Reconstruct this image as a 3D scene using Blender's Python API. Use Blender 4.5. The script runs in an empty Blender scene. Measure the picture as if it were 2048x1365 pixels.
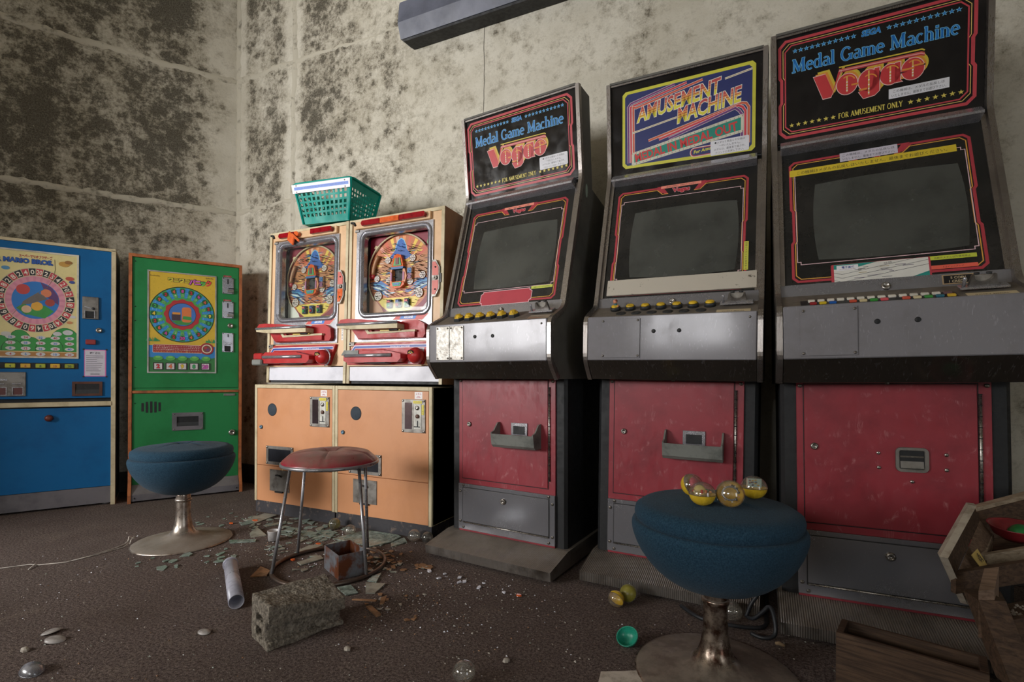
import bpy, bmesh, math, random
from mathutils import Vector, Matrix
random.seed(11)
PI = math.pi
SC = bpy.context.scene
COL = SC.collection
R = math.radians

# ------------------------------------------------------------------ camera
YAW = 0.4356
cd = bpy.data.cameras.new('camera')
cam = bpy.data.objects.new('camera', cd)
COL.objects.link(cam)
cam.location = (0, 0, 0.8124)
cam.rotation_euler = (Matrix.Rotation(YAW, 3, 'Z') @ Matrix.Rotation(PI / 2, 3, 'X') @ Matrix.Rotation(0.0041, 3, 'Z')).to_euler()
cd.sensor_fit = 'HORIZONTAL'
cd.sensor_width = 36.0
cd.lens = 36.0 * 1013.56 / 2048
cd.shift_y = (753.0 - 682.5) / 2048
cd.clip_start = 0.02
SC.camera = cam

# ------------------------------------------------------------------ world, window light, exposure
W = bpy.data.worlds.new('overcast_sky')
SC.world = W
W.use_nodes = True
bg = W.node_tree.nodes['Background']
bg.inputs[0].default_value = (0.86, 0.93, 1.0, 1)
bg.inputs[1].default_value = 3.0


def daylight(name, x0, x1, z0, z1, y, power):
    l = bpy.data.lights.new(name, 'AREA')
    l.shape = 'RECTANGLE'
    l.size = x1 - x0
    l.size_y = z1 - z0
    l.energy = power
    l.color = (1.0, 0.982, 0.968)
    l.spread = R(118)                         # spread narrowed to keep the third game machine darker; no reveals built
    o = bpy.data.objects.new(name, l)
    COL.objects.link(o)
    o.location = ((x0 + x1) / 2, y, (z0 + z1) / 2)
    o.rotation_euler = (R(90), 0, 0)          # shines towards +y, into the room
    return o


daylight('window_daylight', -5.5, -3.2, 1.1, 2.3, -2.46, 166)
daylight('window_daylight', -1.5, -0.4, 1.15, 1.75, -2.46, 11)
door = daylight('added_fill_light', -0.6, 0.6, 0.1, 2.1, 0, 6)
door.location = (3.24, -1.3, 1.1)
door.rotation_euler = (R(90), 0, R(90))       # added fill light in an invented doorway of the side wall, facing -x
SC.view_settings.view_transform = 'Standard'
SC.view_settings.look = 'None'
SC.view_settings.exposure = 0.0
SC.view_settings.gamma = 1.0
SC.view_settings.use_curve_mapping = False
SC.cycles.max_bounces = 8
SC.cycles.diffuse_bounces = 5
SC.cycles.glossy_bounces = 4
SC.cycles.transmission_bounces = 6
SC.cycles.transparent_max_bounces = 10
SC.cycles.sample_clamp_indirect = 4.0
SC.cycles.use_denoising = True


# ------------------------------------------------------------------ materials
def lin(c):
    def f(x):
        x /= 255.0
        return x / 12.92 if x <= 0.04045 else ((x + 0.055) / 1.055) ** 2.4
    return (f(c[0]), f(c[1]), f(c[2]), 1.0)


class NT:
    """small helper around a material's node tree"""
    def __init__(s, name):
        s.m = bpy.data.materials.new(name)
        s.m.use_nodes = True
        s.t = s.m.node_tree
        s.n = s.t.nodes
        s.bsdf = s.n['Principled BSDF']
        s.co = s.n.new('ShaderNodeTexCoord').outputs['Object']

    def link(s, a, b):
        s.t.links.new(a, b)

    def node(s, kind, **kw):
        x = s.n.new(kind)
        for k, v in kw.items():
            setattr(x, k, v)
        return x

    def noise(s, scale, detail=4, rough=0.55, vec=None, dist=0.0):
        x = s.node('ShaderNodeTexNoise')
        x.inputs['Scale'].default_value = scale
        x.inputs['Detail'].default_value = detail
        x.inputs['Roughness'].default_value = rough
        x.inputs['Distortion'].default_value = dist
        s.link(vec if vec is not None else s.co, x.inputs['Vector'])
        return x.outputs['Fac']

    def stretch(s, sc):
        x = s.node('ShaderNodeMapping')
        x.inputs['Scale'].default_value = sc
        s.link(s.co, x.inputs['Vector'])
        return x.outputs['Vector']

    def ramp(s, fac, p0, p1, v0=0.0, v1=1.0):
        x = s.node('ShaderNodeMapRange')
        x.interpolation_type = 'SMOOTHSTEP'
        x.inputs['From Min'].default_value = p0
        x.inputs['From Max'].default_value = p1
        x.inputs['To Min'].default_value = v0
        x.inputs['To Max'].default_value = v1
        s.link(fac, x.inputs['Value'])
        return x.outputs['Result']

    def math(s, op, a, b=None, clamp=False):
        x = s.node('ShaderNodeMath', operation=op, use_clamp=clamp)
        for i, q in enumerate((a, b)):
            if q is None:
                continue
            if isinstance(q, (int, float)):
                x.inputs[i].default_value = q
            else:
                s.link(q, x.inputs[i])
        return x.outputs[0]

    def mix(s, fac, a, b):
        x = s.node('ShaderNodeMix', data_type='RGBA')
        for key, q in ((0, fac), (6, a), (7, b)):
            if isinstance(q, (int, float)):
                x.inputs[key].default_value = q
            elif isinstance(q, tuple):
                x.inputs[key].default_value = q
            else:
                s.link(q, x.inputs[key])
        return x.outputs[2]

    def bump(s, h, strength, dist=0.002):
        x = s.node('ShaderNodeBump')
        x.inputs['Strength'].default_value = strength
        x.inputs['Distance'].default_value = dist
        s.link(h, x.inputs['Height'])
        s.link(x.outputs[0], s.bsdf.inputs['Normal'])

    def set(s, **kw):
        for k, v in kw.items():
            i = s.bsdf.inputs[k.replace('_', ' ')]
            if isinstance(v, (int, float, tuple)):
                i.default_value = v
            else:
                s.link(v, i)
        return s.m


def mk(name, c, rough=0.5, metal=0.0, c2=None, scale=9.0, lo=0.42, hi=0.72, bump=0.0, bscale=120.0, dust=0.0, spec=0.5, amount=1.0):
    """plain surface with blotchy wear towards c2, fine relief and dust lying on upward faces"""
    t = NT(name)
    c2 = c2 or tuple(max(0, int(x * 0.72)) for x in c)
    f = t.ramp(t.noise(scale, 6, 0.65), lo, hi, 0.0, amount)
    col = t.mix(f, lin(c), lin(c2))
    rg = t.ramp(t.noise(scale * 2.3, 5, 0.6), 0.3, 0.75, max(0.04, rough - 0.08), min(1, rough + 0.12))
    if dust:
        g = t.node('ShaderNodeNewGeometry')
        sp = t.node('ShaderNodeSeparateXYZ')
        t.link(g.outputs['Normal'], sp.inputs[0])
        up = t.ramp(sp.outputs['Z'], 0.45, 0.95)
        d = t.math('MULTIPLY', up, t.ramp(t.noise(16, 6, 0.7), 0.2, 0.62, 0.45 * dust, dust))
        col = t.mix(d, col, lin((128, 118, 106)))
        rg = t.math('MAXIMUM', rg, t.math('MULTIPLY', d, 0.85))
        if metal:
            t.set(Metallic=t.math('MULTIPLY', t.math('SUBTRACT', 1.0, d), metal))
    t.set(Base_Color=col, Roughness=rg, Specular_IOR_Level=spec)
    if metal and not dust:
        t.set(Metallic=metal)
    if bump:
        t.bump(t.noise(bscale, 4, 0.6), bump)
    return t.m


def steel(name, c, rough, scratch=(1, 1, 60), c2=None, stain=0.5, metal=0.95, spec=0.8):
    t = NT(name)
    s = t.noise(22, 5, 0.7, t.stretch(scratch))
    b = t.noise(5, 6, 0.65)
    col = t.mix(t.ramp(b, 0.45, 0.75, 0, stain), lin(c), lin(c2 or (96, 88, 78)))
    if metal < .95:
        w = t.noise(9, 3, .5, t.stretch((9, 1, 2.5)), 2.5)
        col = t.mix(t.math('MULTIPLY', t.ramp(w, .60, .72), t.ramp(s, .45, .7, 0, .6)), col, lin((206, 206, 212)))
    rg = t.math('ADD', t.ramp(s, 0.25, 0.8, rough * 0.6, rough * 1.3), t.ramp(b, 0.4, 0.8, 0, 0.18))
    t.set(Base_Color=col, Roughness=rg, Metallic=metal, Specular_IOR_Level=spec)
    t.bump(s, 0.03, 0.0004)
    return t.m


def clear(name, c, gloss=0.12, rough=0.04, alpha=0.85, dusty=0.10):
    """thin clear plastic or glass: see-through sheet with reflections and a film of dust"""
    t = NT(name)
    n, l = t.n, t.link
    tr = n.new('ShaderNodeBsdfTransparent')
    tr.inputs[0].default_value = lin(c)
    gl = n.new('ShaderNodeBsdfGlossy')
    gl.inputs['Roughness'].default_value = rough
    df = n.new('ShaderNodeBsdfDiffuse')
    df.inputs[0].default_value = lin(tuple(int(x * 0.9) for x in c))
    lw = n.new('ShaderNodeLayerWeight')
    lw.inputs[0].default_value = 0.35
    f = t.math('ADD', t.math('MULTIPLY', lw.outputs['Facing'], 1 - alpha + gloss), gloss, True)
    m1 = n.new('ShaderNodeMixShader')
    l(f, m1.inputs[0]); l(tr.outputs[0], m1.inputs[1]); l(gl.outputs[0], m1.inputs[2])
    m2 = n.new('ShaderNodeMixShader')
    l(t.ramp(t.noise(30, 5, 0.7), 0.35, 0.8, dusty * 0.4, dusty * 2), m2.inputs[0])
    l(m1.outputs[0], m2.inputs[1]); l(df.outputs[0], m2.inputs[2])
    l(m2.outputs[0], n['Material Output'].inputs[0])
    return t.m


_flat = {}


def ink(c, rough=0.42):
    """printed colour, cached"""
    k = (c, rough)
    if k not in _flat:
        t = NT('print_%02x%02x%02x' % c)
        f = t.ramp(t.noise(14, 5, 0.65), 0.42, 0.8, 0, 0.35)
        col = t.mix(f, lin(c), lin(tuple(int(x * 0.75) for x in c)))
        _flat[k] = t.set(Base_Color=col, Roughness=rough)
    return _flat[k]


# mouldy plaster: cream with speckled dark mould in patches; bias says how far it has spread
def mould_wall(name, bias_node):
    t = NT(name)
    sep = t.node('ShaderNodeSeparateXYZ')
    t.link(t.co, sep.inputs[0])
    bias = bias_node(t, sep)
    patch = t.noise(1.5, 4, 0.6, dist=0.4)
    col_n = t.noise(2.6, 3, 0.5, t.stretch((1.6, 1.6, 0.35)))
    spots = t.node('ShaderNodeTexVoronoi')
    spots.inputs['Scale'].default_value = 13
    t.link(t.co, spots.inputs['Vector'])
    ring = t.ramp(spots.outputs['Distance'], 0.1, 0.55, 0.5, 0.0)
    fine = t.noise(46, 9, 0.8)
    speck = t.ramp(t.noise(120, 6, 0.8), 0.36, 0.62, 0.62, 1.0)
    mid = t.noise(9, 7, 0.7)
    d = t.math('ADD', t.math('ADD', t.math('MULTIPLY', patch, 1.0), t.math('MULTIPLY', col_n, 0.55)), bias)
    d = t.math('ADD', d, t.math('MULTIPLY', mid, 1.15))
    d = t.math('ADD', d, t.math('MULTIPLY', ring, 0.40))
    d = t.math('ADD', d, t.math('MULTIPLY', fine, 1.35))
    mk1 = t.math('MULTIPLY', t.ramp(d, 2.14, 2.44), speck)
    soft = t.ramp(d, 1.82, 2.30, 0, 0.62)
    base = t.mix(t.ramp(t.noise(3.2, 6, 0.6), 0.35, 0.7), lin((216, 211, 197)), lin((198, 192, 176)))
    base = t.mix(t.ramp(t.noise(70, 4, 0.6), 0.5, 0.8, 0, 0.25), base, lin((150, 142, 124)))
    c = t.mix(soft, base, lin((134, 125, 106)))
    c = t.mix(t.math('MULTIPLY', mk1, 0.92), c, lin((58, 54, 45)))
    t.set(Base_Color=c, Roughness=0.9, Specular_IOR_Level=0.15)
    t.bump(t.math('ADD', t.noise(60, 6, 0.7), t.math('MULTIPLY', t.noise(7, 4, 0.6), 1.2)), 0.5, 0.006)
    return t.m


def back_bias(t, sep):
    b = t.ramp(sep.outputs['X'], -3.1, -0.9, 0.06, -0.20)
    b = t.math('ADD', b, t.ramp(sep.outputs['Z'], 1.2, 2.3, -0.12, 0.06))
    for xs_, w_, k in ((-2.97, .13, -.45), (-3.54, .10, -.5), (-2.60, .40, .12)):   # clean along the seams, a heavy column beside them
        b = t.math('ADD', b, t.ramp(t.math('ABSOLUTE', t.math('SUBTRACT', sep.outputs['X'], xs_)), 0.01, w_, k, 0.0))
    return b


def left_bias(t, sep):
    b = t.ramp(sep.outputs['Z'], 1.3, 2.4, 0.17, 0.29)
    return t.math('ADD', b, t.ramp(sep.outputs['X'], 5.45, 5.78, 0.0, -0.5))


M_BACK = mould_wall('mouldy_plaster_back', back_bias)
M_LEFT = mould_wall('mouldy_plaster_left', left_bias)
M_PLAIN = mk('stained_plaster', (216, 208, 190), 0.9, c2=(128, 118, 98), scale=2.5, bump=0.3, bscale=50)
M_SEAM = mk('seam_plaster', (196, 190, 174), 0.9, c2=(92, 86, 74), scale=11, lo=0.52, hi=0.74, bump=0.4, bscale=60, spec=0.15)
M_BASEB = mk('baseboard_paint', (58, 50, 44), 0.7)


def carpet():
    t = NT('dirty_carpet')
    fib = t.noise(330, 3, 0.7)
    tuft = t.noise(120, 5, 0.75)
    pat = t.noise(2.2, 6, 0.62)
    dust = t.noise(5.5, 6, 0.7, dist=0.6)
    c = t.mix(t.ramp(tuft, 0.3, 0.72), lin((74, 62, 58)), lin((172, 154, 146)))
    c = t.mix(t.ramp(fib, 0.35, 0.7, 0, 0.6), c, lin((46, 38, 34)))
    c = t.mix(t.ramp(pat, 0.4, 0.72, 0, 0.5), c, lin((92, 78, 70)))
    c = t.mix(t.math('MULTIPLY', t.ramp(dust, 0.52, 0.78, 0, 0.55), t.ramp(tuft, 0.35, 0.65)), c, lin((165, 150, 136)))
    sp = t.noise(210, 2, 0.5)
    c = t.mix(t.ramp(sp, 0.66, 0.73, 0, 0.8), c, lin((206, 194, 180)))
    t.set(Base_Color=c, Roughness=0.97, Specular_IOR_Level=0.1)
    t.bump(t.math('ADD', fib, t.math('MULTIPLY', tuft, 1.5)), 1.0, 0.006)
    return t.m


M_CARPET = carpet()
M_STEEL = steel('brushed_steel', (132, 130, 134), 0.13, (60, 1, 1), (92, 86, 80), stain=0.4, metal=.04, spec=.22)
M_STEELV = steel('scratched_steel', (150, 150, 156), 0.2, (20, 20, 20), (96, 92, 88), stain=0.35, metal=.6)
M_MIRROR = steel('dark_mirror_steel', (70, 64, 58), 0.08, (30, 30, 30), (50, 44, 38), stain=0.3, metal=.6)
M_CHROME = steel('chrome', (176, 176, 182), 0.24, (20, 20, 20), stain=0.25, metal=.7)
M_TRIM = steel('aluminium_trim', (168, 162, 158), 0.3, (30, 30, 1), stain=0.45)
M_RIB = mk('ribbed_metal', (150, 143, 136), 0.38, 0.75, c2=(92, 84, 76), scale=6, dust=0.75)
M_PLATE = mk('worn_metal_plate', (140, 136, 130), 0.45, 0.7, c2=(92, 86, 80), scale=14, bump=0.15)
M_STIP = mk('stippled_metal', (186, 182, 174), 0.42, 0.55, c2=(140, 134, 126), scale=30, bump=0.45, bscale=170)
M_BLACK = mk('black_panel', (38, 38, 38), 0.42, c2=(28, 28, 28), scale=6)
M_SIDE = mk('dark_vinyl_side', (98, 95, 88), 0.6, c2=(76, 74, 69), scale=5, bump=0.1)
M_SOOT = mk('soot_black', (24, 25, 27), 0.6, c2=(50, 47, 44), scale=18, lo=0.6, hi=0.75)
M_GLOSSB = mk('gloss_black_art', (22, 21, 23), 0.16, c2=(34, 32, 32), scale=5)
M_BEZEL = mk('bezel_black', (30, 30, 29), 0.3, c2=(46, 44, 42), scale=6)
M_CRT = mk('grey_picture_tube', (74, 76, 72), 0.2, c2=(54, 56, 53), scale=4)
M_RED = None


def red_door():
    t = NT('scuffed_red_laminate')
    sc1 = t.noise(26, 6, 0.75, t.stretch((1, 1, 0.35)), 1.5)
    sc2 = t.node('ShaderNodeTexWave', wave_type='RINGS')
    sc2.inputs['Scale'].default_value = 3.5
    sc2.inputs['Distortion'].default_value = 22
    sc2.inputs['Detail'].default_value = 6
    t.link(t.co, sc2.inputs['Vector'])
    f = t.math('MULTIPLY', t.ramp(sc1, 0.5, 0.8), t.ramp(sc2.outputs['Fac'], 0.75, 1.0))
    c = t.mix(t.ramp(t.noise(4, 6, 0.65), 0.38, 0.75), lin((150, 50, 60)), lin((118, 38, 47)))
    c = t.mix(t.math('MULTIPLY', f, 0.8), c, lin((196, 136, 136)))
    t.set(Base_Color=c, Roughness=t.ramp(sc1, 0.3, 0.8, 0.32, 0.6))
    t.bump(sc1, 0.15, 0.001)
    return t.m


M_RED = red_door()
M_TRAY = mk('grey_plastic', (122, 124, 118), 0.5, c2=(84, 86, 82), scale=12, bump=0.2, dust=0.3)
M_YEL = mk('yellow_button', (226, 186, 40), 0.4, c2=(160, 128, 30), scale=60)
M_DARKP = mk('dark_plastic', (44, 46, 48), 0.45)
M_BRASS = mk('lock_metal', (170, 165, 158), 0.3, 0.9, c2=(110, 104, 96), scale=60)
M_BOLT = mk('bolt_metal', (118, 112, 104), 0.4, 0.8, scale=80)
M_WHITE = mk('white_panel', (226, 226, 234), 0.4, c2=(196, 196, 204), scale=4)
M_CREAM = mk('cream_edging', (206, 192, 158), 0.55, c2=(168, 152, 116), scale=8)
M_ORANGE = mk('orange_laminate', (208, 146, 102), 0.42, c2=(190, 128, 84), scale=3, lo=0.4, hi=0.8)
M_TAN = mk('tan_laminate', (222, 184, 142), 0.45, c2=(200, 158, 114), scale=4)
M_BROWN = mk('brown_side', (170, 120, 82), 0.5, c2=(134, 92, 60), scale=4)
M_PLINTH = mk('black_plinth', (52, 50, 54), 0.6, c2=(120, 104, 92), scale=26, lo=0.55, hi=0.72)
M_PRED = mk('red_plastic', (180, 42, 42), 0.36, c2=(150, 34, 36), scale=10, spec=.3)
M_LAMPR = mk('ruby_lamp', (150, 18, 30), 0.1, c2=(110, 10, 20), scale=30)
M_LAMPO = mk('orange_lamp', (224, 104, 52), 0.15, c2=(196, 84, 40), scale=30)
M_BLUE = mk('blue_laminate', (10, 98, 156), 0.55, c2=(8, 84, 138), scale=3, spec=.25)
M_GREEN = mk('green_laminate', (40, 128, 72), 0.55, c2=(34, 112, 60), scale=3, spec=.25)
M_WOODE = mk('orange_wood_edge', (178, 104, 58), 0.5, c2=(128, 74, 42), scale=18)
M_KICK = mk('grey_kickplate', (116, 112, 116), 0.5, 0.2, c2=(88, 86, 90), scale=5, dust=0.3)
M_TEAL = mk('teal_plastic', (0, 150, 136), 0.5, c2=(0, 132, 120), scale=6, spec=.25)
M_LAMPG = mk('blue_grey_paint', (104, 108, 124), 0.4, c2=(84, 88, 102), scale=4)
M_RUST = mk('rusty_tin', (128, 132, 138), 0.5, 0.5, c2=(112, 62, 36), scale=11, lo=0.44, hi=0.6)
M_SRED = mk('dusty_red_vinyl', (150, 34, 52), 0.32, c2=(118, 70, 62), scale=7, dust=0.55)
M_TUBEM = mk('tube_metal', (150, 150, 154), 0.3, 0.6, c2=(120, 114, 110), scale=8)
M_BASEM = mk('dull_chrome', (176, 166, 156), 0.3, 0.85, c2=(110, 88, 72), scale=14, dust=0.85)
M_RUSTC = mk('rusted_chrome', (150, 136, 122), 0.3, 0.8, c2=(70, 46, 34), scale=24, lo=0.4, hi=0.62, dust=0.8)
M_CABLE = mk('black_rubber', (34, 36, 40), 0.5)
M_STRING = mk('white_string', (206, 198, 188), 0.8)
M_PAPER = mk('stained_paper', (206, 196, 182), 0.8, c2=(150, 138, 122), scale=22)
M_CYEL = mk('yellow_plastic', (226, 190, 52), 0.3, c2=(204, 166, 40), scale=20)
M_CLEAR = clear('clear_plastic', (240, 238, 232), 0.10)
M_CLEAR2 = clear('frosted_tube', (196, 196, 204), 0.14, 0.25, dusty=0.3)
M_CGREEN = clear('green_clear_plastic', (60, 200, 160), 0.08, dusty=0.25)
M_GLASS = clear('dusty_glass', (246, 248, 246), 0.010, 0.05, 0.98, 0.012)
M_SHARD = clear('broken_glass', (206, 222, 212), 0.10, 0.12, 0.85, 0.42)
M_SHARDD = mk('dusty_shard', (150, 152, 140), 0.35, c2=(110, 108, 98), scale=20)
M_CHIP = mk('tan_splinter', (158, 118, 84), 0.7, c2=(108, 82, 60), scale=30)
M_STONE = mk('pale_crumb', (176, 168, 156), 0.9, c2=(140, 130, 118), scale=60)


def concrete():
    t = NT('rough_concrete')
    a = t.noise(70, 8, 0.8)
    v = t.node('ShaderNodeTexVoronoi')
    v.inputs['Scale'].default_value = 120
    t.link(t.co, v.inputs['Vector'])
    c = t.mix(t.ramp(a, 0.35, 0.7), lin((104, 97, 88)), lin((176, 166, 150)))
    c = t.mix(t.ramp(v.outputs['Distance'], 0.0, 0.35, 0.7, 0), c, lin((52, 47, 42)))
    t.set(Base_Color=c, Roughness=0.95, Specular_IOR_Level=0.1)
    t.bump(t.math('ADD', a, v.outputs['Distance']), 1.0, 0.006)
    return t.m


def wood(name, c1, c2, sc=(2, 30, 30), rough=0.7):
    t = NT(name)
    g = t.noise(4, 6, 0.65, t.stretch(sc), 0.6)
    b = t.noise(5, 5, 0.6)
    c = t.mix(t.ramp(g, 0.3, 0.7), lin(c1), lin(c2))
    c = t.mix(t.ramp(b, 0.5, 0.8, 0, 0.5), c, lin(tuple(int(x * 0.5) for x in c2)))
    t.set(Base_Color=c, Roughness=rough, Specular_IOR_Level=0.25)
    t.bump(g, 0.3, 0.002)
    return t.m


def felt():
    t = NT('blue_wool_fabric')
    a = t.noise(260, 3, 0.7)
    b = t.noise(900, 2, 0.5)
    c = t.mix(t.ramp(a, 0.3, 0.7), lin((24, 50, 68)), lin((46, 74, 92)))
    c = t.mix(t.ramp(b, 0.55, 0.75, 0, 0.3), c, lin((96, 112, 122)))
    t.set(Base_Color=c, Roughness=0.95, Sheen_Weight=0.06, Specular_IOR_Level=0.1)
    t.bump(a, 0.7, 0.002)
    return t.m


M_CONC = concrete()
M_WOODD = wood('dark_old_wood', (92, 72, 56), (56, 43, 34))
M_WOODP = wood('pale_plywood', (168, 152, 130), (128, 112, 92))
M_FELT = felt()


# ------------------------------------------------------------------ builders
class B:
    """collects shapes and links them as ONE mesh object"""
    def __init__(s):
        s.v, s.f, s.k, s.sm, s.mats = [], [], [], [], []

    def mi(s, m):
        if m not in s.mats:
            s.mats.append(m)
        return s.mats.index(m)

    def add(s, vs, fs, m, smooth=False, T=None):
        o = len(s.v)
        s.v += [tuple(T @ Vector(p)) if T is not None else tuple(p) for p in vs]
        i = s.mi(m)
        for f in fs:
            s.f.append([o + q for q in f])
            s.k.append(i)
            s.sm.append(smooth)
        return s

    def box(s, x0, x1, y0, y1, z0, z1, m, bev=0.0, T=None):
        x0, x1 = min(x0, x1), max(x0, x1)
        y0, y1 = min(y0, y1), max(y0, y1)
        z0, z1 = min(z0, z1), max(z0, z1)
        if bev <= 0:
            vs = [(x, y, z) for z in (z0, z1) for y in (y0, y1) for x in (x0, x1)]
            return s.add(vs, [(0, 2, 3, 1), (4, 5, 7, 6), (0, 1, 5, 4), (2, 6, 7, 3), (0, 4, 6, 2), (1, 3, 7, 5)], m, T=T)
        b = min(bev, (x1 - x0) * .45, (y1 - y0) * .45, (z1 - z0) * .45)
        bm = bmesh.new()
        bmesh.ops.create_cube(bm, size=1)
        for q in bm.verts:
            q.co = Vector(((x0 + x1) / 2 + q.co.x * (x1 - x0), (y0 + y1) / 2 + q.co.y * (y1 - y0), (z0 + z1) / 2 + q.co.z * (z1 - z0)))
        bmesh.ops.bevel(bm, geom=bm.edges[:], offset=b, segments=1, affect='EDGES')
        bm.verts.index_update()
        vs = [q.co[:] for q in bm.verts]
        fs = [[q.index for q in f.verts] for f in bm.faces]
        bm.free()
        return s.add(vs, fs, m, T=T)

    def prism(s, pts, axis, a0, a1, m, T=None, smooth=False):
        n = len(pts)
        def P(p, a):
            return {'x': (a, p[0], p[1]), 'y': (p[0], a, p[1]), 'z': (p[0], p[1], a)}[axis]
        vs = [P(p, a0) for p in pts] + [P(p, a1) for p in pts]
        s.add(vs, [tuple(range(n - 1, -1, -1)), tuple(range(n, 2 * n))], m, T=T)
        return s.add(vs, [(i, (i + 1) % n, n + (i + 1) % n, n + i) for i in range(n)], m, smooth, T)

    def lathe(s, prof, m, n=24, T=None, a0=0.0, a1=2 * PI, smooth=True):
        full = abs(a1 - a0 - 2 * PI) < 1e-6
        cols = n if full else n + 1
        vs, fs = [], []
        for r, z in prof:
            for j in range(cols):
                a = a0 + (a1 - a0) * j / n
                vs.append((r * math.cos(a), r * math.sin(a), z))
        for i in range(len(prof) - 1):
            for j in range(n):
                k = (j + 1) % cols
                fs.append((i * cols + j, i * cols + k, (i + 1) * cols + k, (i + 1) * cols + j))
        if full:
            if prof[0][0] > 1e-5:
                fs.append(tuple(range(cols - 1, -1, -1)))
            if prof[-1][0] > 1e-5:
                fs.append(tuple((len(prof) - 1) * cols + j for j in range(cols)))
        return s.add(vs, fs, m, smooth, T)

    def shell(s, prof, m, n=24, T=None):
        """open lathe without caps"""
        vs, fs = [], []
        for r, z in prof:
            for j in range(n):
                a = 2 * PI * j / n
                vs.append((r * math.cos(a), r * math.sin(a), z))
        for i in range(len(prof) - 1):
            for j in range(n):
                k = (j + 1) % n
                fs.append((i * n + j, i * n + k, (i + 1) * n + k, (i + 1) * n + j))
        return s.add(vs, fs, m, True, T)

    def tube(s, path, r, m, n=8, closed=False, T=None):
        P = [Vector(p) for p in path]
        N = len(P)
        vs, fs = [], []
        up = Vector((0, 0, 1))
        prev = None
        for i in range(N):
            d = (P[(i + 1) % N] - P[i - 1]) if closed else (P[min(i + 1, N - 1)] - P[max(i - 1, 0)])
            d.normalize()
            if prev is None:
                a = d.cross(up)
                if a.length < 1e-3:
                    a = d.cross(Vector((1, 0, 0)))
            else:
                a = prev - d * prev.dot(d)
            a.normalize()
            prev = a
            b = d.cross(a)
            rr = r[i] if isinstance(r, (list, tuple)) else r
            for j in range(n):
                t = 2 * PI * j / n
                vs.append(tuple(P[i] + a * (rr * math.cos(t)) + b * (rr * math.sin(t))))
        for i in range(N if closed else N - 1):
            k = (i + 1) % N
            for j in range(n):
                q = (j + 1) % n
                fs.append((i * n + j, i * n + q, k * n + q, k * n + j))
        if not closed:
            fs += [tuple(range(n - 1, -1, -1)), tuple((N - 1) * n + j for j in range(n))]
        return s.add(vs, fs, m, True, T)

    def disc(s, c, r, m, h=0.004, axis='-y', n=16, bev=0.3):
        """flat round stud standing out along axis"""
        T = Matrix.Translation(c) @ AX[axis]
        return s.lathe([(r, 0), (r, h * (1 - bev)), (r * (1 - bev * 0.6), h), (0, h)], m, n, T)

    def build(s, name, parent=None, recalc=True, loc=None, kind=None, bevel=0.0):
        me = bpy.data.meshes.new(name)
        me.from_pydata(s.v, [], s.f)
        for m in s.mats:
            me.materials.append(m)
        me.polygons.foreach_set('material_index', s.k)
        me.polygons.foreach_set('use_smooth', s.sm)
        if recalc:
            bm = bmesh.new()
            bm.from_mesh(me)
            bmesh.ops.recalc_face_normals(bm, faces=bm.faces[:])
            bm.to_mesh(me)
            bm.free()
        me.update()
        o = bpy.data.objects.new(name, me)
        COL.objects.link(o)
        if parent is not None:
            o.parent = parent
        if loc is not None:
            o.location = loc
        if kind:
            o['kind'] = kind
        return o


AX = {'z': Matrix.Identity(4), '-y': Matrix.Rotation(PI / 2, 4, 'X'), 'y': Matrix.Rotation(-PI / 2, 4, 'X'),
      'x': Matrix.Rotation(PI / 2, 4, 'Y'), '-x': Matrix.Rotation(-PI / 2, 4, 'Y'), '-z': Matrix.Rotation(PI, 4, 'X')}


def tag(o, label, cat, group=None):
    o['label'] = label
    o['category'] = cat
    if group:
        o['group'] = group
    return o


def thing(name, label, cat, loc=(0, 0, 0), rot=(0, 0, 0), group=None):
    o = bpy.data.objects.new(name, None)
    o.empty_display_size = 0.05
    COL.objects.link(o)
    o.location = loc
    o.rotation_euler = rot
    return tag(o, label, cat, group)


def structure(name, b, parent=None):
    o = b.build(name, parent)
    if parent is None:
        o['kind'] = 'structure'
    return o


def rrect(x0, x1, z0, z1, r, n=5):
    out = []
    for cx, cz, a in ((x1 - r, z1 - r, 0), (x0 + r, z1 - r, 90), (x0 + r, z0 + r, 180), (x1 - r, z0 + r, 270)):
        for i in range(n + 1):
            t = R(a + 90 * i / n)
            out.append((cx + r * math.cos(t), cz + r * math.sin(t)))
    return out


def rring(b, x0, x1, z0, z1, r, prof, m, n=6):
    """frame around a rounded opening; prof = [(outward offset, y)]"""
    rows = [[(p[0], y, p[1]) for p in rrect(x0 - o, x1 + o, z0 - o, z1 + o, max(0.002, r + o), n)] for o, y in prof]
    k = len(rows[0])
    vs = [p for row in rows for p in row]
    fs = [(i * k + j, i * k + (j + 1) % k, (i + 1) * k + (j + 1) % k, (i + 1) * k + j) for i in range(len(rows) - 1) for j in range(k)]
    b.add(vs, fs, m)


# ------------------------------------------------------------------ flat print: lettering and artwork in layers a hair apart
_tc = {}


def text_mesh(s, bold=0.0):
    k = (s, bold)
    if k not in _tc:
        c = bpy.data.curves.new('lettering', 'FONT')
        c.body = s
        c.resolution_u = 2
        c.offset = bold
        c.align_x = 'LEFT'
        o = bpy.data.objects.new('lettering', c)
        me = bpy.data.meshes.new_from_object(o)
        vs = [(v.co.x, v.co.y) for v in me.vertices]
        fs = [tuple(p.vertices) for p in me.polygons]
        bpy.data.objects.remove(o)
        bpy.data.curves.remove(c)
        bpy.data.meshes.remove(me)
        x0 = min([v[0] for v in vs] or [0]); x1 = max([v[0] for v in vs] or [1])
        _tc[k] = ([(x - x0, y) for x, y in vs], fs, x1 - x0)
    return _tc[k]


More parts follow.
